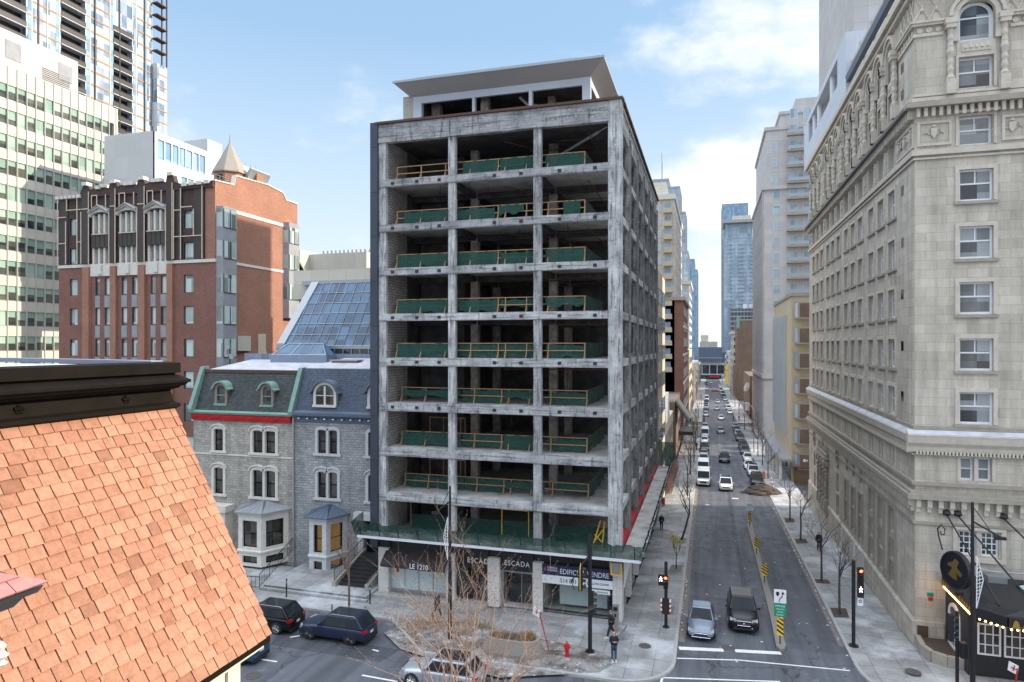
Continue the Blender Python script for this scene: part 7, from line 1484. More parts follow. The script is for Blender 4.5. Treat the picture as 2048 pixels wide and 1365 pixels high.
# ================= signals, poles, signs =================
def front_text(body, size, x, y, z, mat, par, w=None): return text(body, size, Fr((x, y, 0), (1, 0, 0), (0, -1, 0)), 0, z, 0, mat, par, w=w, ext=.004)
def signal_head(par, x, y, z, lit=0, n=3, s=.30, side='front', backs=True):
    fr = Fr((x, y, 0), (1, 0, 0), (0, -1, 0)) if side == 'front' else Fr((x, y, 0), (0, -1, 0), (1, 0, 0))
    h = part('signal_head', 'sign_black', par, lambda m: m.fb(fr, -s/2, s/2, z-n*s*1.02, z, -.12, .1))
    for i in range(n):
        zc = z-s*1.02*(i+.5)
        part('lamp', 'red_lamp' if i == lit else 'sign_black', h, lambda m: m.prism(fr, [(.105*math.cos(t*math.pi/6), zc+.105*math.sin(t*math.pi/6)) for t in range(12)], .1, .125))
        part('visor', 'sign_black', h, lambda m: m.rings([[fr.p(.125*math.cos(t*math.pi/8), zc+.125*math.sin(t*math.pi/8), n_) for t in range(0, 9)]+[fr.p(.14*math.cos(t*math.pi/8), zc+.14*math.sin(t*math.pi/8), n_) for t in range(8, -1, -1)] for n_ in (.1, .32)]))
    return h
def walkman(par, x, y, z, s=.22):
    fr = Fr((x, y, 0), (1, 0, 0), (0, -1, 0))
    part('walking_figure', 'walk_lamp', par, lambda m: (m.prism(fr, [(.028*math.cos(t*math.pi/4), z+s*.9+.028*math.sin(t*math.pi/4)) for t in range(8)], 0, .012), m.prism(fr, [(-.03, z+s*.75), (.03, z+s*.78), (.02, z+s*.42), (-.02, z+s*.42)], 0, .012), m.prism(fr, [(-.02, z+s*.44), (.015, z+s*.44), (-.06, z), (-.09, z)], 0, .012), m.prism(fr, [(-.01, z+s*.44), (.025, z+s*.44), (.09, z+.02), (.06, z)], 0, .012), m.prism(fr, [(-.03, z+s*.74), (-.03, z+s*.66), (-.09, z+s*.5), (-.105, z+s*.55)], 0, .012), m.prism(fr, [(.03, z+s*.74), (.03, z+s*.66), (.09, z+s*.56), (.105, z+s*.62)], 0, .012)))
a = G(1332, 1255, ZS); t1 = empty('traffic_signal', tuple(a), 'black signal post with red lamp and striped control box on the left pavement corner', 'traffic light')
part('post', 'sign_black', t1, lambda m: (m.cyl(a.x, a.y, a.z, a.z+4.4, .11, n=10), m.cyl(a.x, a.y, a.z, a.z+.06, .24, n=10)))
signal_head(t1, a.x, a.y-.28, a.z+3.6, 0); part('walk_head', 'sign_black', t1, lambda m: m.box(a.x-.5, a.x-.12, a.y-.1, a.y+.1, a.z+2.8, a.z+3.5)); walkman(t1, a.x-.33, a.y-.12, a.z+3.1, .3)
part('control_box', 'sign_black', t1, lambda m: m.box(a.x-.24, a.x+.24, a.y-.3, a.y-.1, a.z+1.0, a.z+2.0)); part('striped_edge', 'red_paint', t1, lambda m: [m.box(a.x+s*.29-.05, a.x+s*.29+.05, a.y-.32, a.y-.1, a.z+1.05+.3*i, a.z+1.2+.3*i) for s in (-1, 1) for i in range(3)]); part('striped_edge', 'sign_white', t1, lambda m: [m.box(a.x+s*.29-.05, a.x+s*.29+.05, a.y-.32, a.y-.1, a.z+1.2+.3*i, a.z+1.35+.3*i) for s in (-1, 1) for i in range(3)])
b_ = G(1180, 1304, ZS); t2 = empty('traffic_signal', tuple(b_), 'tall black signal post with a yellow edged head before the sale banner', 'traffic light')
part('post', 'sign_black', t2, lambda m: (m.cyl(b_.x, b_.y, b_.z, b_.z+7.2, .13, .11, n=10), m.cyl(b_.x, b_.y, b_.z, b_.z+.06, .3, n=10)))
signal_head(t2, b_.x+.12, b_.y-.1, b_.z+3.75, 9, 4, .36, 'side'); h2 = signal_head(t2, b_.x-.52, b_.y-.3, b_.z+5.3, 9, 4, .36, 'side')
part('yellow_backplate', 'yellow_paint', t2, lambda m: m.prism(Fr((b_.x-.5, b_.y-.3, 0), (0, -1, 0), (1, 0, 0)), [(-.3, b_.z+3.9), (.3, b_.z+3.9), (.3, b_.z+5.2), (0, b_.z+5.5), (-.3, b_.z+5.2)], -.03, .0)); part('bracket', 'sign_black', t2, lambda m: (m.tube([(b_.x, b_.y, b_.z+6.0), (b_.x-.3, b_.y-.2, b_.z+5.6), (b_.x-.62, b_.y-.3, b_.z+5.2)], .06, 6), m.tube([(b_.x-.6, b_.y-.3, b_.z+5.0), (b_.x-1.1, b_.y-.3, b_.z+4.3), (b_.x-.9, b_.y-.3, b_.z+3.8)], .03, 5), m.tube([(b_.x-1.1, b_.y-.3, b_.z+4.4), (b_.x-.6, b_.y-.3, b_.z+4.9)], .03, 5)))
c_ = G(1707, 1292, ZS); t3 = empty('traffic_signal', tuple(c_), 'black signal post with red lamp and walking figure on the right pavement', 'traffic light')
part('post', 'sign_black', t3, lambda m: (m.cyl(c_.x, c_.y, c_.z, c_.z+5.4, .11, n=10), m.cyl(c_.x, c_.y, c_.z, c_.z+.05, .3, n=10)))
signal_head(t3, c_.x+.38, c_.y-.1, c_.z+5.0, 0, 3, .34); part('walk_head', 'sign_black', t3, lambda m: m.box(c_.x+.2, c_.x+.56, c_.y-.2, c_.y, c_.z+3.15, c_.z+3.95)); walkman(t3, c_.x+.38, c_.y-.22, c_.z+3.5, .34)
part('small_sign', 'sign_white', t3, lambda m: m.box(c_.x+.2, c_.x+.52, c_.y-.14, c_.y-.1, c_.z+2.6, c_.z+3.08)); part('sign_symbol', 'sign_black', t3, lambda m: m.ringpoly(Fr((c_.x+.36, c_.y-.14, 0), (1, 0, 0), (0, -1, 0)), [(.06*math.cos(t*math.pi/6), c_.z+2.9+.06*math.sin(t*math.pi/6)) for t in range(13)], [(.10*math.cos(t*math.pi/6), c_.z+2.9+.1*math.sin(t*math.pi/6)) for t in range(13)], 0, .01))
def lamp_pole(p, h, label, deco_z, arm):
    o = empty('street_lamp', tuple(p), label, 'street lamp'); x, y, z = p
    part('pole', 'sign_black', o, lambda m: (m.cyl(x, y, z, z+h*.45, .13, .12, n=10), m.cyl(x, y, z+h*.45, z+h, .11, .07, n=8)))
    part('lamp_arm', 'sign_black', o, lambda m: (m.tube([(x, y, z+h-1.0), (x+arm, y-.1, z+h-1.7)], .05, 5), m.tube([(x, y, z+h-.2), (x+arm*.7, y, z+h-1.5)], .02, 4), m.box(x+arm-.25, x+arm+.25, y-.2, y, z+h-1.85, z+h-1.7)))
    def lat(m):
        out = [(0, deco_z), (-.28, deco_z+1.5), (0, deco_z+2.7)] if arm < 0 else [(0.02, deco_z), (.33, deco_z+1.5), (0.05, deco_z+2.7)]
        fr = Fr((x-.1 if arm < 0 else x+.1, y-.16, z), (1, 0, 0), (0, -1, 0)); m.tube([fr.p(*q) for q in out+[out[0]]], .025, 5)
        for i in range(14):
            t = (i+.5)/14; zz = deco_z+2.7*t; w_ = (out[1][0])*(t/.55 if t < .55 else (1-t)/.45); m.tube([fr.p(0, zz), fr.p(w_, zz+.12)], .014, 4)
        m.tube([fr.p(out[1][0]*.5, deco_z+.8), fr.p(out[1][0]*.5, deco_z+2)], .014, 4)
    part('festive_lattice', 'sign_white', o, lat); return o
lamp_pole(G(900, 1278, ZS), 9.8, 'tall black street lamp with a white festive lattice before the shop windows', 5.1, -.95)
lamp_pole(Vector((13.3, 40.1, ZS)), 10.6, 'tall black street lamp with white festive lattice before the hotel canopy', 5.1, 1.2)
q_ = Vector((12.75, 40.6, ZS)); t5 = empty('traffic_signal', tuple(q_), 'dark signal cluster seen from behind beside the lamp pole at the hotel canopy', 'traffic light')
part('post', 'sign_black', t5, lambda m: m.cyl(q_.x, q_.y, q_.z, q_.z+4.6, .09, n=8)); signal_head(t5, q_.x-.28, q_.y, q_.z+4.4, 9, 4, .34, 'side'); part('walk_head', 'sign_black', t5, lambda m: m.box(q_.x+.12, q_.x+.4, q_.y-.25, q_.y+.1, q_.z+2.2, q_.z+3.0))
# median island and its signs
mi = [tuple(G(px, py)[:2]) for px, py in ((1494, 1050), (1504, 1050), (1529, 1150), (1552, 1222), (1572, 1296), (1569, 1303), (1560, 1303), (1553, 1297), (1541, 1240), (1519, 1150))]
mdn = poly('median', mi, .16, 'planter_aggregate', thick=.4)
def hazard(px, py, k, lab, tall=1.0):
    p = G(px, py, .16); o = empty('hazard_marker', tuple(p), lab, 'road sign', 'striped hazard markers on the median'); z0 = p.z+.55; w_, h_ = .19, tall
    part('post', 'sign_black', o, lambda m: m.cyl(p.x, p.y, p.z, z0+h_, .04, n=6)); part('panel', 'yellow_paint', o, lambda m: m.box(p.x-w_, p.x+w_, p.y-.08, p.y-.05, z0, z0+h_))
    def st(m):
        fr = Fr((p.x, p.y-.08, 0), (1, 0, 0), (0, -1, 0))
        for i in range(4): z = z0+.08+.25*i*tall; m.prism(fr, [(-w_, z+.22), (w_, z-.06+.02), (w_, z+.08), (-w_, min(z+.35, z0+h_))], .0, .006)
    part('stripes', 'sign_black', o, st); return o, p
hazard(1499.5, 1053, 0, 'striped yellow marker at the far tip of the median'); hazard(1513, 1108, 1, 'striped yellow marker second from the far tip of the median'); hazard(1529, 1165, 2, 'striped yellow marker third from the far tip of the median')
o, p = hazard(1560, 1288, 3, 'striped yellow marker below the green sign at the near end of the median', 1.15)
sg = empty('keep_right_sign', tuple(p+Vector((0, 0, 1.7))), 'white sign with black curved arrow above a green sign on the median', 'road sign'); x, y, z = p.x, p.y-.06, p.z
part('post', 'sign_black', sg, lambda m: m.cyl(p.x, p.y+.02, z+1.6, z+3.4, .035, n=6)); part('white_panel', 'sign_white', sg, lambda m: m.box(x-.36, x+.36, y-.03, y, z+2.6, z+3.45)); part('green_panel', 'sign_green', sg, lambda m: m.box(x-.36, x+.36, y-.03, y, z+1.75, z+2.56))
fr = Fr((x, y-.03, 0), (1, 0, 0), (0, -1, 0))
part('arrow', 'sign_black', sg, lambda m: (m.tube([fr.p(-.07, z+2.68, .01), fr.p(-.02, z+2.88, .01), fr.p(.12, z+3.02, .01), fr.p(.16, z+3.22, .01)], .03, 4), m.prism(fr, [(.07, z+3.18), (.16, z+3.36), (.26, z+3.18)], 0, .015), m.prism(fr, [(-.24, z+3.3), (-.06, z+3.3), (-.06, z+3.12), (-.15, z+3.02), (-.24, z+3.12)], 0, .015)))
for i, (tx, w_) in enumerate((('IMPASSE', .56), ('CIRCULATION', .5), ('LOCALE', .34), ('SEULEMENT', .46))): front_text(tx, .16 if i == 0 else .12, x-w_/2, y-.035, z+2.36-.18*i, 'sign_white', sg, w_)
p = G(1500, 1053, .16); sg = empty('turn_sign', tuple(p), 'white square sign with a curved turn arrow at the far end of the median', 'road sign'); z = p.z
part('post', 'sign_black', sg, lambda m: m.cyl(p.x, p.y+.12, z, z+2.2, .04, n=6)); part('panel', 'sign_white', sg, lambda m: m.box(p.x-.38, p.x+.38, p.y+.04, p.y+.08, z+1.75, z+2.6)); fr = Fr((p.x, p.y+.04, 0), (1, 0, 0), (0, -1, 0))
part('arrow', 'sign_green', sg, lambda m: (m.ringpoly(fr, [(.24*math.cos(t*math.pi/8), z+2.17+.24*math.sin(t*math.pi/8)) for t in range(17)], [(.29*math.cos(t*math.pi/8), z+2.17+.29*math.sin(t*math.pi/8)) for t in range(17)], 0, .01), m.tube([fr.p(-.1, z+2.02, .01), fr.p(-.08, z+2.2, .01), fr.p(.06, z+2.25, .01)], .025, 4), m.prism(fr, [(.04, z+2.16), (.04, z+2.34), (.16, z+2.25)], 0, .015)))
# hydrant, planter, leaning markers, posts
p = G(1134, 1313, ZS); hy = tag(MB().lathe(tuple(p), [(.17, 0), (.17, .05), (.12, .06), (.12, .45), (.17, .47), (.17, .52), (.125, .54), (.12, .72), (.10, .80), (.03, .88), (.03, .93)], 12).tube([p+Vector((-.22, 0, .58)), p+Vector((.22, 0, .58))], .06, 8).tube([p+Vector((0, -.2, .55)), p+Vector((0, 0, .55))], .075, 8).build('fire_hydrant', 'red_paint', loc=tuple(p)), 'red fire hydrant on the pavement near the tall signal post', 'hydrant')
p = (G(968, 1300, ZS)+G(1083, 1306, ZS))/2; pt = empty('concrete_planter', tuple(p), 'long rounded aggregate planter with dry brown plants on the corner soil', 'planter')
def oval(rx, ry, z): return [(p.x+rx*math.copysign(abs(math.cos(t*math.pi/12))**.6, math.cos(t*math.pi/12)), p.y+ry*math.copysign(abs(math.sin(t*math.pi/12))**.8, math.sin(t*math.pi/12)), z) for t in range(24)]
part('planter_shell', 'planter_aggregate', pt, lambda m: m.rings([oval(1.95, .95, ZS), oval(1.95, .95, .32), oval(1.72, .78, .95), oval(1.68, .75, 1.08), oval(1.5, .58, 1.08), oval(1.45, .55, .92)], True)); part('soil', 'soil', pt, lambda m: m.face(oval(1.5, .6, .98)))
def tuft(m, cx, cy, cz, n, r, h, rnd):
    for _ in range(n): a = rnd.uniform(0, 6.28); d = rnd.random()**.5*r; b = Vector((cx+d*math.cos(a), cy+d*.6*math.sin(a), cz)); m.tube([b, b+Vector((rnd.uniform(-.15, .15), rnd.uniform(-.12, .12), h*rnd.uniform(.5, 1)))], .012, 3)
rnd = random.Random(3); part('dry_plants', 'dry_grass', pt, lambda m: (tuft(m, p.x-.9, p.y, .98, 60, .5, .25, rnd), tuft(m, p.x+1.0, p.y, .98, 130, .42, .55, rnd)))
gr = MB()
for _ in range(420):
    q = G(rnd.uniform(790, 990), rnd.uniform(1240, 1262), ZS); gr.tube([q, q+Vector((rnd.uniform(-.2, .2), rnd.uniform(-.2, .2), rnd.uniform(.1, .5)))], .012, 3)
tag(gr.build('dry_undergrowth', 'dry_grass'), 'dry brown stalks over the soil bed by the kerb', 'undergrowth', kind='stuff')
def marker(b, t, lab):
    B, T = b, t; o = empty('snow_marker', tuple(B), lab, 'marker'); part('red_post', 'red_paint', o, lambda m: m.tube([B, T], .035, 6)); u = Vector((1, 0, 0)); part('flag', 'sign_white', o, lambda m: m.hexa([T+Vector(v) for v in ((-.42, -.02, -.15), (.0, -.02, -.35), (.0, .02, -.35), (-.42, .02, -.15), (-.36, -.02, .32), (.06, -.02, .12), (.06, .02, .12), (-.36, .02, .32))])); part('cross', 'red_paint', o, lambda m: (m.tube([T+Vector((-.19, -.035, -.14)), T+Vector((-.12, -.035, .14))], .03, 4), m.tube([T+Vector((-.28, -.035, .03)), T+Vector((-.05, -.035, -.06))], .03, 4)))
B = G(1098, 1302, ZS); marker(B, B+Vector((-.55, -.3, 2.45)), 'leaning red post with a white crossed plate beside the planter'); B = Vector((15.0, 39.8, ZS)); marker(B, B+Vector((.25, .2, 2.2)), 'red post with a white crossed plate at the right edge before the hotel')
for px, py, h_, lb in ((573, 1194, 1.35, 'black parking post at the left end of the terrace step'), (740, 1208, 1.35, 'black parking post at the right end of the terrace step'), (664, 1232, .8, 'short grey bollard behind the navy SUV, left one'), (731, 1236, .8, 'short grey bollard behind the navy SUV, right one')):
    p = G(px, py, ZS); mb = MB(); mb.cyl(p.x, p.y, p.z, p.z+h_, .055, n=8); mb.cur = 1; mb.cyl(p.x, p.y, p.z+h_-.32, p.z+h_-.16, .075, n=8); tag(mb.build('parking_post', ['black_metal', 'blue_glass'] if h_ > 1 else ['steel', 'steel'], loc=tuple(p)), lb, 'post')
p = G(1231, 1262, ZS); pm_ = empty('pay_station', tuple(p), 'slim grey pay station against the corner pier of the concrete building', 'pay station'); part('station_body', 'steel', pm_, lambda m: m.box(p.x-.2, p.x+.2, p.y-.1, p.y+.1, ZS, ZS+1.7)); part('screen', 'sign_black', pm_, lambda m: (m.box(p.x-.13, p.x+.13, p.y-.12, p.y-.1, 1.45, 1.7), m.box(p.x-.06, p.x+.06, p.y-.12, p.y-.1, 1.05, 1.25)))
# terrace, steps and railings before the stone houses
ter = empty('stone_terrace', (-29, 46, 0), 'raised pale stone terrace with a step along the pavement', 'terrace')
part('terrace_slab', 'sidewalk_concrete', ter, lambda m: (m.box(-33.0, -24.2, 43.4, 49.5, ZS, .42), m.box(-33.2, -24.0, 43.1, 43.4, ZS, .30)))
rl = empty('iron_railing', (-35, 45, .4), 'black iron railing climbing beside the left bay window', 'railing')
def rail(m, a, b, h, n):
    a, b = Vector(a), Vector(b); up_ = Vector((0, 0, h)); m.tube([a+up_, b+up_], .035, 5); m.tube([a+Vector((0, 0, .12)), b+Vector((0, 0, .12))], .025, 4)
    for i in range(n+1): q = a.lerp(b, i/n); m.tube([q, q+up_], .018 if i % 6 else .035, 4)
part('railing', 'black_metal', rl, lambda m: (rail(m, (-33.3, 43.3, .2), (-34.3, 49.0, 1.3), 1.05, 22), rail(m, (-37.5, 43.1, ZS), (-35.4, 43.1, ZS), 1.0, 8), rail(m, (-35.4, 43.1, ZS), (-33.3, 43.3, ZS), .9, 6)))
stp = empty('entrance_stair', (-26, 47, 0), 'dark glossy entrance stair with iron railings beside the lit bay window', 'stairs')
part('stair_flight', 'dark_stair', stp, lambda m: [m.box(-27.4, -25.0, 45.0+.42*i, 49.4, .42+.001+.16*i, .42+.16*(i+1)) for i in range(8)])
part('side_wall', 'hotel_grime_stone', stp, lambda m: [m.rings([[(x, 44.6, .42), (x, 49.4, .42), (x, 49.4, 2.0), (x, 44.6, .8)], [(x+.3, 44.6, .42), (x+.3, 49.4, .42), (x+.3, 49.4, 2.0), (x+.3, 44.6, .8)]]) for x in (-27.75, -24.95)])
part('stair_railing', 'black_metal', stp, lambda m: (rail(m, (-27.6, 44.7, .8), (-27.6, 49.2, 2.0), .9, 18), rail(m, (-24.8, 44.7, .8), (-24.8, 49.2, 2.0), .9, 18)))
lt = MB(); rnd = random.Random(31)
for _ in range(90):
    q = G(rnd.uniform(1200, 1700), rnd.uniform(1000, 1340), .02); s_ = rnd.uniform(.02, .07); lt.box(q.x-s_, q.x+s_, q.y-s_*.6, q.y+s_*.6, q.z, q.z+.02)
for _ in range(160):
    y = rnd.uniform(44, 110); x = rnd.choice((-1.75, 8.1))+rnd.uniform(-.12, .12); s_ = rnd.uniform(.02, .05); lt.box(x-s_, x+s_, y-s_, y+s_, gz(y)+.01, gz(y)+.03)
tag(lt.build('street_litter', 'sign_white'), 'small pale scraps of litter and salt scattered over the street', 'litter', kind='stuff')
# works at the right kerb
c0 = G(1527, 990); rnd = random.Random(11); mb = MB(); rs = []
for k in range(9):
    t = k/8; rs.append([(c0.x+(2.7*(1-t)**.7+.02)*math.cos(a)*(1+rnd.uniform(-.16, .16)), c0.y+1.2+(2.2*(1-t)**.7+.02)*math.sin(a)*(1+rnd.uniform(-.16, .16)), c0.z+1.3*t**.8+rnd.uniform(-.09, .09)) for a in [2*math.pi*i/22 for i in range(22)]])
tag(mb.rings(rs).build('dirt_heap', 'soil', loc=tuple(c0)), 'heap of dark earth spilled on the right lane beside the parked cars', 'dirt heap')
for px, py, h_, m_, lb, sh in ((1527, 972, 2.2, 'orange_cloth', 'orange narrow works sign behind the dirt heap', 'r'), (1550, 945, 2.4, 'yellow_paint', 'yellow works sign on the right pavement', 'r'), (1549, 945, 3.6, 'sign_white', 'small round blue and white sign on a post by the right trees', 's'), (1534, 897, 3.2, 'yellow_paint', 'tall yellow banner sign far on the right pavement', 'r'), (1322, 1000, 2.0, 'yellow_paint', 'yellow small sign post by the netted left building corner', 'r'), (1321, 985, 1.6, 'yellow_paint', 'second yellow sign farther along the left wall', 'r'), (1340, 960, 3.2, 'sign_white', 'grey white parking sign on the left pavement', 's')):
    p = G(px, py, ZS); o = empty('sign_post', tuple(p), lb, 'sign'); part('post', 'steel', o, lambda m: m.cyl(p.x, p.y, p.z, p.z+h_, .04, n=6)); part('panel', m_, o, lambda m: m.box(p.x-(.18 if sh == 'r' else .34), p.x+(.18 if sh == 'r' else .34), p.y-.08, p.y-.045, p.z+h_-(1.0 if sh == 'r' else .7), p.z+h_))
p = G(1549, 984, ZS); o = empty('warning_pole', tuple(p), 'leaning red and white striped pole beside the dirt heap', 'pole'); part('white_pole', 'sign_white', o, lambda m: m.tube([p, p+Vector((-.55, .2, 2.4))], .08, 6)); part('red_bands', 'red_paint', o, lambda m: [m.tube([p+Vector((-.55, .2, 2.4))*t, p+Vector((-.55, .2, 2.4))*(t+.09)], .087, 6) for t in (.15, .4, .65, .88)]); part('base', 'tyre', o, lambda m: m.cyl(p.x, p.y, p.z, p.z+.15, .4, n=10))
p = G(1325, 1013, ZS); o = empty('news_box', tuple(p), 'red and grey vending box against the left wall down the pavement', 'news box'); part('box_body', 'steel', o, lambda m: m.box(p.x-.35, p.x+.3, p.y, p.y+.5, p.z, p.z+1.1)); part('red_front', 'red_paint', o, lambda m: m.box(p.x-.3, p.x+.25, p.y-.03, p.y-.001, p.z+.25, p.z+1.0))
p = G(1430, 786); o = empty('works_barrier', tuple(p), 'red and white works barrier across the far lane', 'barrier'); part('board', 'red_paint', o, lambda m: (m.box(p.x-2, p.x+1.8, p.y, p.y+.2, p.z+.5, p.z+1.3))); part('legs', 'sign_white', o, lambda m: [m.box(p.x+d, p.x+d+.3, p.y-.1, p.y+.3, p.z, p.z+.5) for d in (-1.8, 0, 1.3)])
# arched street lamp by the far crossing
p = G(1508, 905, ZS); o = empty('arched_street_lamp', tuple(p), 'grey street lamp with a long curved arm reaching over the right lane', 'street lamp'); part('mast', 'steel', o, lambda m: m.tube([p, p+Vector((0, 0, 8.5)), p+Vector((-.6, 0, 9.6)), p+Vector((-2.4, 0, 10.2)), p+Vector((-5.2, 0, 10.3))], .09, 6)); part('lamp_head', 'aluminium', o, lambda m: m.box(p.x-5.9, p.x-5.0, p.y-.15, p.y+.15, p.z+10.2, p.z+10.36))
# ================= trees =================
def tree(p, H, label, seed, mat='bark', name='bare_tree', spread=.5, levels=4, group=None, r0=.09, crotch=.35, leaves=0, cat='tree', lean=(0, 0)):
    rnd = random.Random(seed); o = empty(name, tuple(p), label, cat, group); T = MB(); C = MB(); L = MB(); tips = []
    def grow(b, d, ln, r, lv, mb):
        pts = [b]; q = b; n = 4; dd = d.copy()
        for i in range(n): dd = (dd+Vector((rnd.uniform(-.14, .14), rnd.uniform(-.14, .14), .06))).normalized(); q = q+dd*ln/n; pts.append(q)
        mb.tube(pts, [r*(1-.55*i/n) for i in range(n+1)], 6 if lv == 0 else (5 if lv == 1 else 3), cap=False)
        if lv >= levels: tips.append(q); return
        k = rnd.randint(2, 3)+(1 if lv in (1, 2) else 0)
        for i in range(k):
            t = rnd.uniform(.35, 1) if i else 1.; s = pts[min(n, max(1, int(t*n)))]; a = rnd.uniform(0, 6.28); w_ = spread*rnd.uniform(.6, 1.3); e = (dd+Vector((math.cos(a)*w_, math.sin(a)*w_, rnd.uniform(-.1, .25)))).normalized()
            grow(s, e, ln*rnd.uniform(.58, .8), r*.5, lv+1, C)
    th = H*crotch; base = Vector(p); top = base+Vector((lean[0], lean[1], th)); T.tube([base, base.lerp(top, .5)+Vector((rnd.uniform(-.05, .05), 0, 0)), top], [r0*1.15, r0, r0*.8], 7)
    for i in range(rnd.randint(3, 4)):
        a = rnd.uniform(0, 6.28); w_ = spread*.8; grow(base.lerp(top, rnd.uniform(.75, 1.)) if i else top, Vector((math.cos(a)*w_*(i > 0), math.sin(a)*w_*(i > 0), 1)).normalized(), (H-th)*.38, r0*.62, 1, C)
    T.build('trunk', mat, o); C.build('branches', mat, o)
    if leaves:
        for _ in range(leaves):
            q = rnd.choice(tips)+Vector((rnd.uniform(-.4, .4), rnd.uniform(-.4, .4), rnd.uniform(-.4, .3))); a = Vector((rnd.uniform(-1, 1), rnd.uniform(-1, 1), rnd.uniform(-.5, .5))).normalized()*.07; c = a.cross(Vector((rnd.uniform(-1, 1), rnd.uniform(-1, 1), 1))).normalized()*.05; L.face([q-a, q+c, q+a, q-c])
        L.build('leaves', 'yellow_leaf', o, recalc=False)
    return o
gT = 'bare street trees'
tree(G(1353, 1138, ZS), 3.4, 'thin young tree with yellow leaves nearest the corner on the left pavement', 1, r0=.05, group=gT, leaves=260, spread=.6)
tree(G(1363, 1081, ZS), 8.5, 'crooked bare tree behind the young leafy one on the left pavement', 2, r0=.10, group=gT, leaves=30, lean=(.8, 0), spread=.7)
for i, (px, py, h, lb) in enumerate(((1375, 992, 9.5, 'bare tree beside the white vans on the left'), (1381, 950, 10, 'bare tree third along the left pavement with a few ochre leaves'), (1388, 925, 9, 'bare tree fourth along the left pavement'), (1391, 893, 8, 'bare tree fifth along the left pavement'))): tree(G(px, py, ZS), h, lb, 20+i, group=gT, leaves=60, spread=.55, r0=.1, levels=4)
for i, (px, py, h, lb) in enumerate(((1395, 862, 7.5, 'bare tree before the far crossing on the left'), (1397, 838, 8, 'small tree with orange leaves beyond the crossing on the left'), (1403, 815, 8, 'distant orange tinged tree on the left pavement'))): tree(G(px, py, ZS), h, lb, 40+i, group=gT, levels=3, leaves=300 if i else 20, mat='bark_brown')
for i, (px, py, h, lb) in enumerate(((1679, 1228, 7.2, 'thin bare tree nearest the right signal post'), (1643, 1163, 7.4, 'bare tree with a salty patch at its foot by the walking person'), (1601, 1081, 6.8, 'slender bare tree third along the right pavement'), (1580, 1041, 6.8, 'dark thin bare tree fourth along the right pavement'), (1536, 957, 6.8, 'bare tree behind the dirt heap on the right'), (1525, 931, 7.6, 'dark bare tree beside the bay window building'), (1516, 912, 9, 'tall bare tree before the ribbed wall'), (1508, 905, 10.5, 'tall slim bare tree at the middle of the right row'), (1489, 860, 8.5, 'bare tree at the right side of the far crossing'))): tree(G(px, py, ZS), h, lb, 60+i, group=gT, spread=.75, r0=.08, levels=4, crotch=.42)
for i, (px, py, lb) in enumerate(((1478, 828, 'first distant bare tree beyond the crossing on the right'), (1470, 815, 'second distant bare tree beyond the crossing on the right'), (1462, 800, 'third distant bare tree beyond the crossing on the right'), (1445, 770, 'olive tinged tree far down the right side'))): tree(G(px, py, ZS), 9, lb, 80+i, group=gT, levels=3, mat='bark_brown', leaves=200 if i == 3 else 0, r0=.12)
tree(G(698, 1245, ZS), 8.6, 'bare brown tree between the terrace and the navy SUV', 101, mat='bark_brown', spread=.7, r0=.08, levels=4, crotch=.4)
sh = empty('leafless_hedge', (-5, 97, -2), 'pale leafless hedge in front of the low stone hall on the left', 'hedge'); rnd = random.Random(9)
def hd(m):
    for _ in range(500): b = Vector((rnd.uniform(-6.2, -5.0), rnd.uniform(95, 118), 0)); b.z = gz(b.y); m.tube([b, b+Vector((rnd.uniform(-.4, .4), rnd.uniform(-.4, .4), rnd.uniform(.8, 2.2)))], .018, 3)
part('twigs', 'sunlit_twig', sh, hd)
# ================= the near tiled roof =================
nr = empty('tiled_mansard_house', (-9, 6, 14), 'near mansard roof of salmon stone shingles under a dark metal cornice', 'building')
XT, ZT, XB, ZB, YE, YS = -8.6, 17.95, -6.69, 14.38, 8.98, 1.5
sl = Vector((XB-XT, 0, ZB-ZT)); SL = sl.length; sl.normalize(); nrm = Vector((-sl.z, 0, sl.x)); nrm = nrm if nrm.x > 0 else -nrm
def shingles(m, o, sdir, n, ydir, rows, exp, wmin, wmax, ylen, seed, thick=.014):
    rnd = random.Random(seed)
    for k in range(rows):
        y = -rnd.uniform(0, .25); s0 = k*exp
        while y < ylen:
            w_ = rnd.uniform(wmin, wmax); y1 = min(y+w_, ylen+rnd.uniform(-.03, .03)); g_ = .005; j = rnd.uniform(-.008, .010); t = rnd.uniform(-.003, .006); e = rnd.uniform(-.006, .006)
            if y1 > y+.04:
                a0, a1 = max(0, y)+g_*1.5, y1-g_*1.5; A = o+ydir*a0+sdir*(s0-.05); B_ = o+ydir*a1+sdir*(s0-.05); C_ = o+ydir*(a1+e)+sdir*(s0+exp+j); D = o+ydir*(a0+e*.5)+sdir*(s0+exp+j+e)
                lo, hi = n*(.0+t), n*(thick+.016+t); m.hexa([A, B_, C_, D, A+n*(.008+t), B_+n*(.008+t), C_+hi, D+hi])
            y = y1
rows_ = 23; exp_ = SL/rows_
part('shingle_roof', 'terracotta', nr, lambda m: shingles(m, Vector((XT, YE, ZT)), sl, nrm, Vector((0, -1, 0)), rows_, exp_, .175, .265, YE-YS, 4), recalc=False)
part('roof_underlay', 'rust_brown', nr, lambda m: m.rings([[(XT-.02, y, ZT), (XB-.02, y, ZB), (XB-3, y, ZB), (XT-3, y, ZT)] for y in (YS, YE-.03)]))
part('eave_board', 'pale_timber', nr, lambda m: (m.box(XB-.30, XB-.06, YS, YE-.1, ZB-.17, ZB-.03)))
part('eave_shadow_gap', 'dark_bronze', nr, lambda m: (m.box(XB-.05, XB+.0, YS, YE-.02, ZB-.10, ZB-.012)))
part('frieze_board', 'cream_panel', nr, lambda m: (m.box(XB-.6, XB-.35, YS, YE-.35, ZB-.95, ZB-.17)))
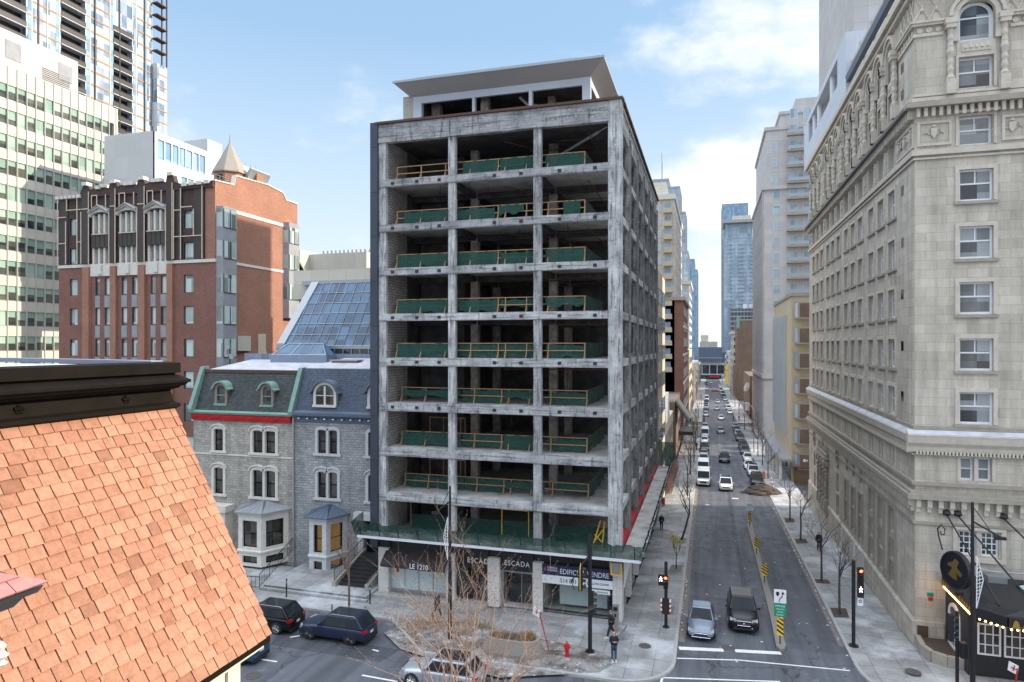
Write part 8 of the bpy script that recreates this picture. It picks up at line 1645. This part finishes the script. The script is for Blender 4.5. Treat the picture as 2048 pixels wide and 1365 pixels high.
part('corner_board', 'cream_panel', nr, lambda m: (m.box(XB-.62, XB-.30, YE-.62, YE-.35, 0, ZB-.18)))
part('siding', 'tan_brick', nr, lambda m: [m.box(XB-2, XB-.40-.0, YS, YE-.63, ZB-.95-.22*(i+1), ZB-.95-.22*i-.012) for i in range(14)]+[m.box(-12, XB-.45, YS, YE-.64, 0, ZB-4.2)])
# cornice profile (n outwards = +X, z)
pf = [(-3.2, 17.93), (.02, 17.93), (.10, 17.97), (.10, 18.02), (.02, 18.05), (.0, 18.05), (-.05, 18.24), (.02, 18.27), (.08, 18.28), (.10, 18.31), (.16, 18.32), (.22, 18.37), (.26, 18.38), (.26, 18.42), (.06, 18.50), (.02, 18.50), (.02, 18.53), (.10, 18.535), (.10, 18.70), (-.12, 18.72), (-.12, 18.66), (-3.2, 18.66)]
def cor(m, k=0): m.rings([[(XT+n_, y, z) for n_, z in pf] for y in (YS, 4.5, 7.0)]+[[(XT+n_, YE+min(.0, 0)+max(n_, -.1)*.4, z) for n_, z in pf]])
part('metal_cornice', 'dark_bronze', nr, cor)
part('flat_roof', 'snowy_membrane', nr, lambda m: m.box(-18, XT-.14, YS, YE-.2, 18.5, 18.665)); part('far_parapet', 'blue_grey_metal', nr, lambda m: (m.rings([[(-9.0, 8.9, 18.66), (-30, 8.9+4, 18.66), (-30, 9.2+4, 18.66), (-9.0, 9.15, 18.66)], [(-9.0, 8.9, 18.73), (-30, 8.9+4, 18.76), (-30, 9.2+4, 18.76), (-9.0, 9.15, 18.73)]])))
def ros(m):
    for y in (8.05, 6.4, 4.8):
        for k in range(5): a = 2*math.pi*k/5+.3; c = Vector((XT-.02, y+.045*math.cos(a), 18.15+.04*math.sin(a))); m.lathe(c+Vector((0, 0, -.03)), [(.006, 0), (.032, .02), (.03, .04), (.006, .06)], 6)
        m.lathe((XT-.01, y, 18.12), [(.005, 0), (.03, .03), (.005, .06)], 6)
part('rosette', 'dark_bronze', nr, ros)
part('snow_guard', 'rust_brown', nr, lambda m: [m.lathe((XT+.06, 7.0+.05*i, 17.85), [(.004, 0), (.018, .01), (.004, .02)], 6) for i in range(3)])
# small side roof at the left edge
sr = empty('dormer_roof', (-5, 3.6, 17), 'small purple shingled roof corner with dark eave at the left edge', 'roof')
def onray(px, py, t):
    a = (px-CX)/FPX; d = Vector((math.cos(TH)*a-math.sin(TH), math.sin(TH)*a+math.cos(TH), -(py-HY)/FPX)); return Vector((0, 0, EYE))+d*t
tip = onray(96, 1165, 5.4); dv = Vector((0, -1, 0)); ridge = onray(-60, 1090, 5.9); s_ = Vector((-.62, .0, .60)).normalized()
Z0 = tip.z; n_s = Vector((s_.z*-1 if False else .70, 0, .72)).normalized()
def small(m):
    up_ = Vector((-.78, 0, .62)).normalized(); n_ = Vector((.62, 0, .78)); rnd = random.Random(2)
    for k in range(7):
        y = 0.
        L_ = 3.0-.16*k*1.1
        while y < L_:
            w_ = rnd.uniform(.20, .27); a0, a1 = y+.16*k*1.0, y+w_+.16*k*1.0
            A = tip+dv*(a0+.004)+up_*(.13*k); B_ = tip+dv*(a1-.004)+up_*(.13*k); C_ = B_+up_*.15; D = A+up_*.15
            if y == 0: D = D+dv*.15
            m.hexa([A, B_, C_, D, A+n_*.02, B_+n_*.02, C_+n_*.006, D+n_*.006]); y += w_
part('shingles', 'pink_shingle', sr, small, recalc=False)
part('roof_body', 'black_metal', sr, lambda m: m.rings([[tip+Vector(v) for v in ((-.02, -.02, -.02), (-.05, -.05, -.07), (-.12, -.1, -.09), (-.16, -.16, -.16), (-1.2, -.16, -.16), (-.95, -.9, .70))], [tip+dv*3+Vector(v) for v in ((-.02, 0, -.02), (-.05, 0, -.07), (-.12, 0, -.09), (-.16, 0, -.16), (-1.2, 0, -.16), (-.95, 0, .70))]]))
part('bracket', 'black_metal', sr, lambda m: m.rings([[tip+Vector(v) for v in ((-.16, -.30, -.16), (-.2, -.45, -.30), (-.5, -.45, -.34), (-.5, -.3, -.16))], [tip+Vector(v) for v in ((-.16, -.9, -.16), (-.2, -.9, -.30), (-.5, -.9, -.34), (-.5, -.9, -.16))]]))
fin_ = tag(MB().lathe(tuple(onray(2, 1335, 5.6)), [(.01, 0), (.05, .03), (.02, .06), (.06, .1), (.02, .14), (.04, .18), (.01, .22)], 8).build('weathered_finial', 'carved_greystone', loc=tuple(onray(2, 1335, 5.6))), 'weathered pale finial at the lower left edge over the tiles', 'finial')
# ================= near bare shrub-like tree crown =================
fb = empty('foreground_tree', tuple(onray(935, 1500, 19).xy.to_3d()), 'leafless tree crown of pale sunlit twigs rising in the centre foreground', 'tree')
Rv = Vector((math.cos(TH), math.sin(TH), 0)); Fv = Vector((-math.sin(TH), math.cos(TH), 0))
rnd = random.Random(21); T = MB(); Cc = MB(); Tw = MB(); Bd = MB()
hub = onray(930, 1470, 19); T.tube([Vector((hub.x, hub.y, 0)), Vector((hub.x+.1, hub.y, hub.z*.5)), hub], [.24, .19, .15], 9); T.build('trunk', 'bark_brown', fb)
def shoot(b, d, ln, r, lv):
    n = max(3, int(ln/.3)); pts = [b]; q = b; dd = d.copy(); rr = [r]
    for i in range(n):
        dd = (dd+Rv*rnd.uniform(-.09, .09)+Fv*rnd.uniform(-.09, .09)+Vector((0, 0, .045))).normalized(); q = q+dd*(ln/n); pts.append(q); rr.append(r*(1-.72*(i+1)/n))
    (Cc if lv < 1 else Tw).tube(pts, rr, 6 if lv < 1 else 4, cap=False)
    for i in range(1, n+1):
        if lv >= 1 and rnd.random() < .7: Bd.tube([pts[i], pts[i]+(dd+Rv*rnd.uniform(-.9, .9)).normalized()*.035], [.009, .012], 3)
    if lv < 3:
        k = {0: 5, 1: 4, 2: 1}[lv]
        for _ in range(k):
            i = rnd.randint(max(1, n//4), n); s = rnd.choice((-1, 1)); w_ = rnd.uniform(.28, .75)
            e = (dd+Rv*s*w_+Fv*rnd.uniform(-.5, .5)).normalized(); shoot(pts[i], e, ln*rnd.uniform(.32, .62), rr[i]*.5+.002, lv+1)
for a, ln in ((-56, 2.7), (-44, 3.2), (-33, 3.7), (-24, 4.5), (-15, 4.5), (-9, 4.1), (-3, 4.3), (6, 4.2), (14, 4.0), (24, 4.3), (35, 3.9), (48, 3.9), (60, 3.1)):
    an = R_(a*.82); d = (Rv*math.sin(an)+Vector((0, 0, math.cos(an)))+Fv*rnd.uniform(-.35, .35)).normalized(); shoot(hub+Rv*.02*a*.3, d, ln*.94, .033, 0)
Cc.build('branches', 'sunlit_twig', fb); Tw.build('twigs', 'sunlit_twig', fb); Bd.build('buds', 'bark_brown', fb)
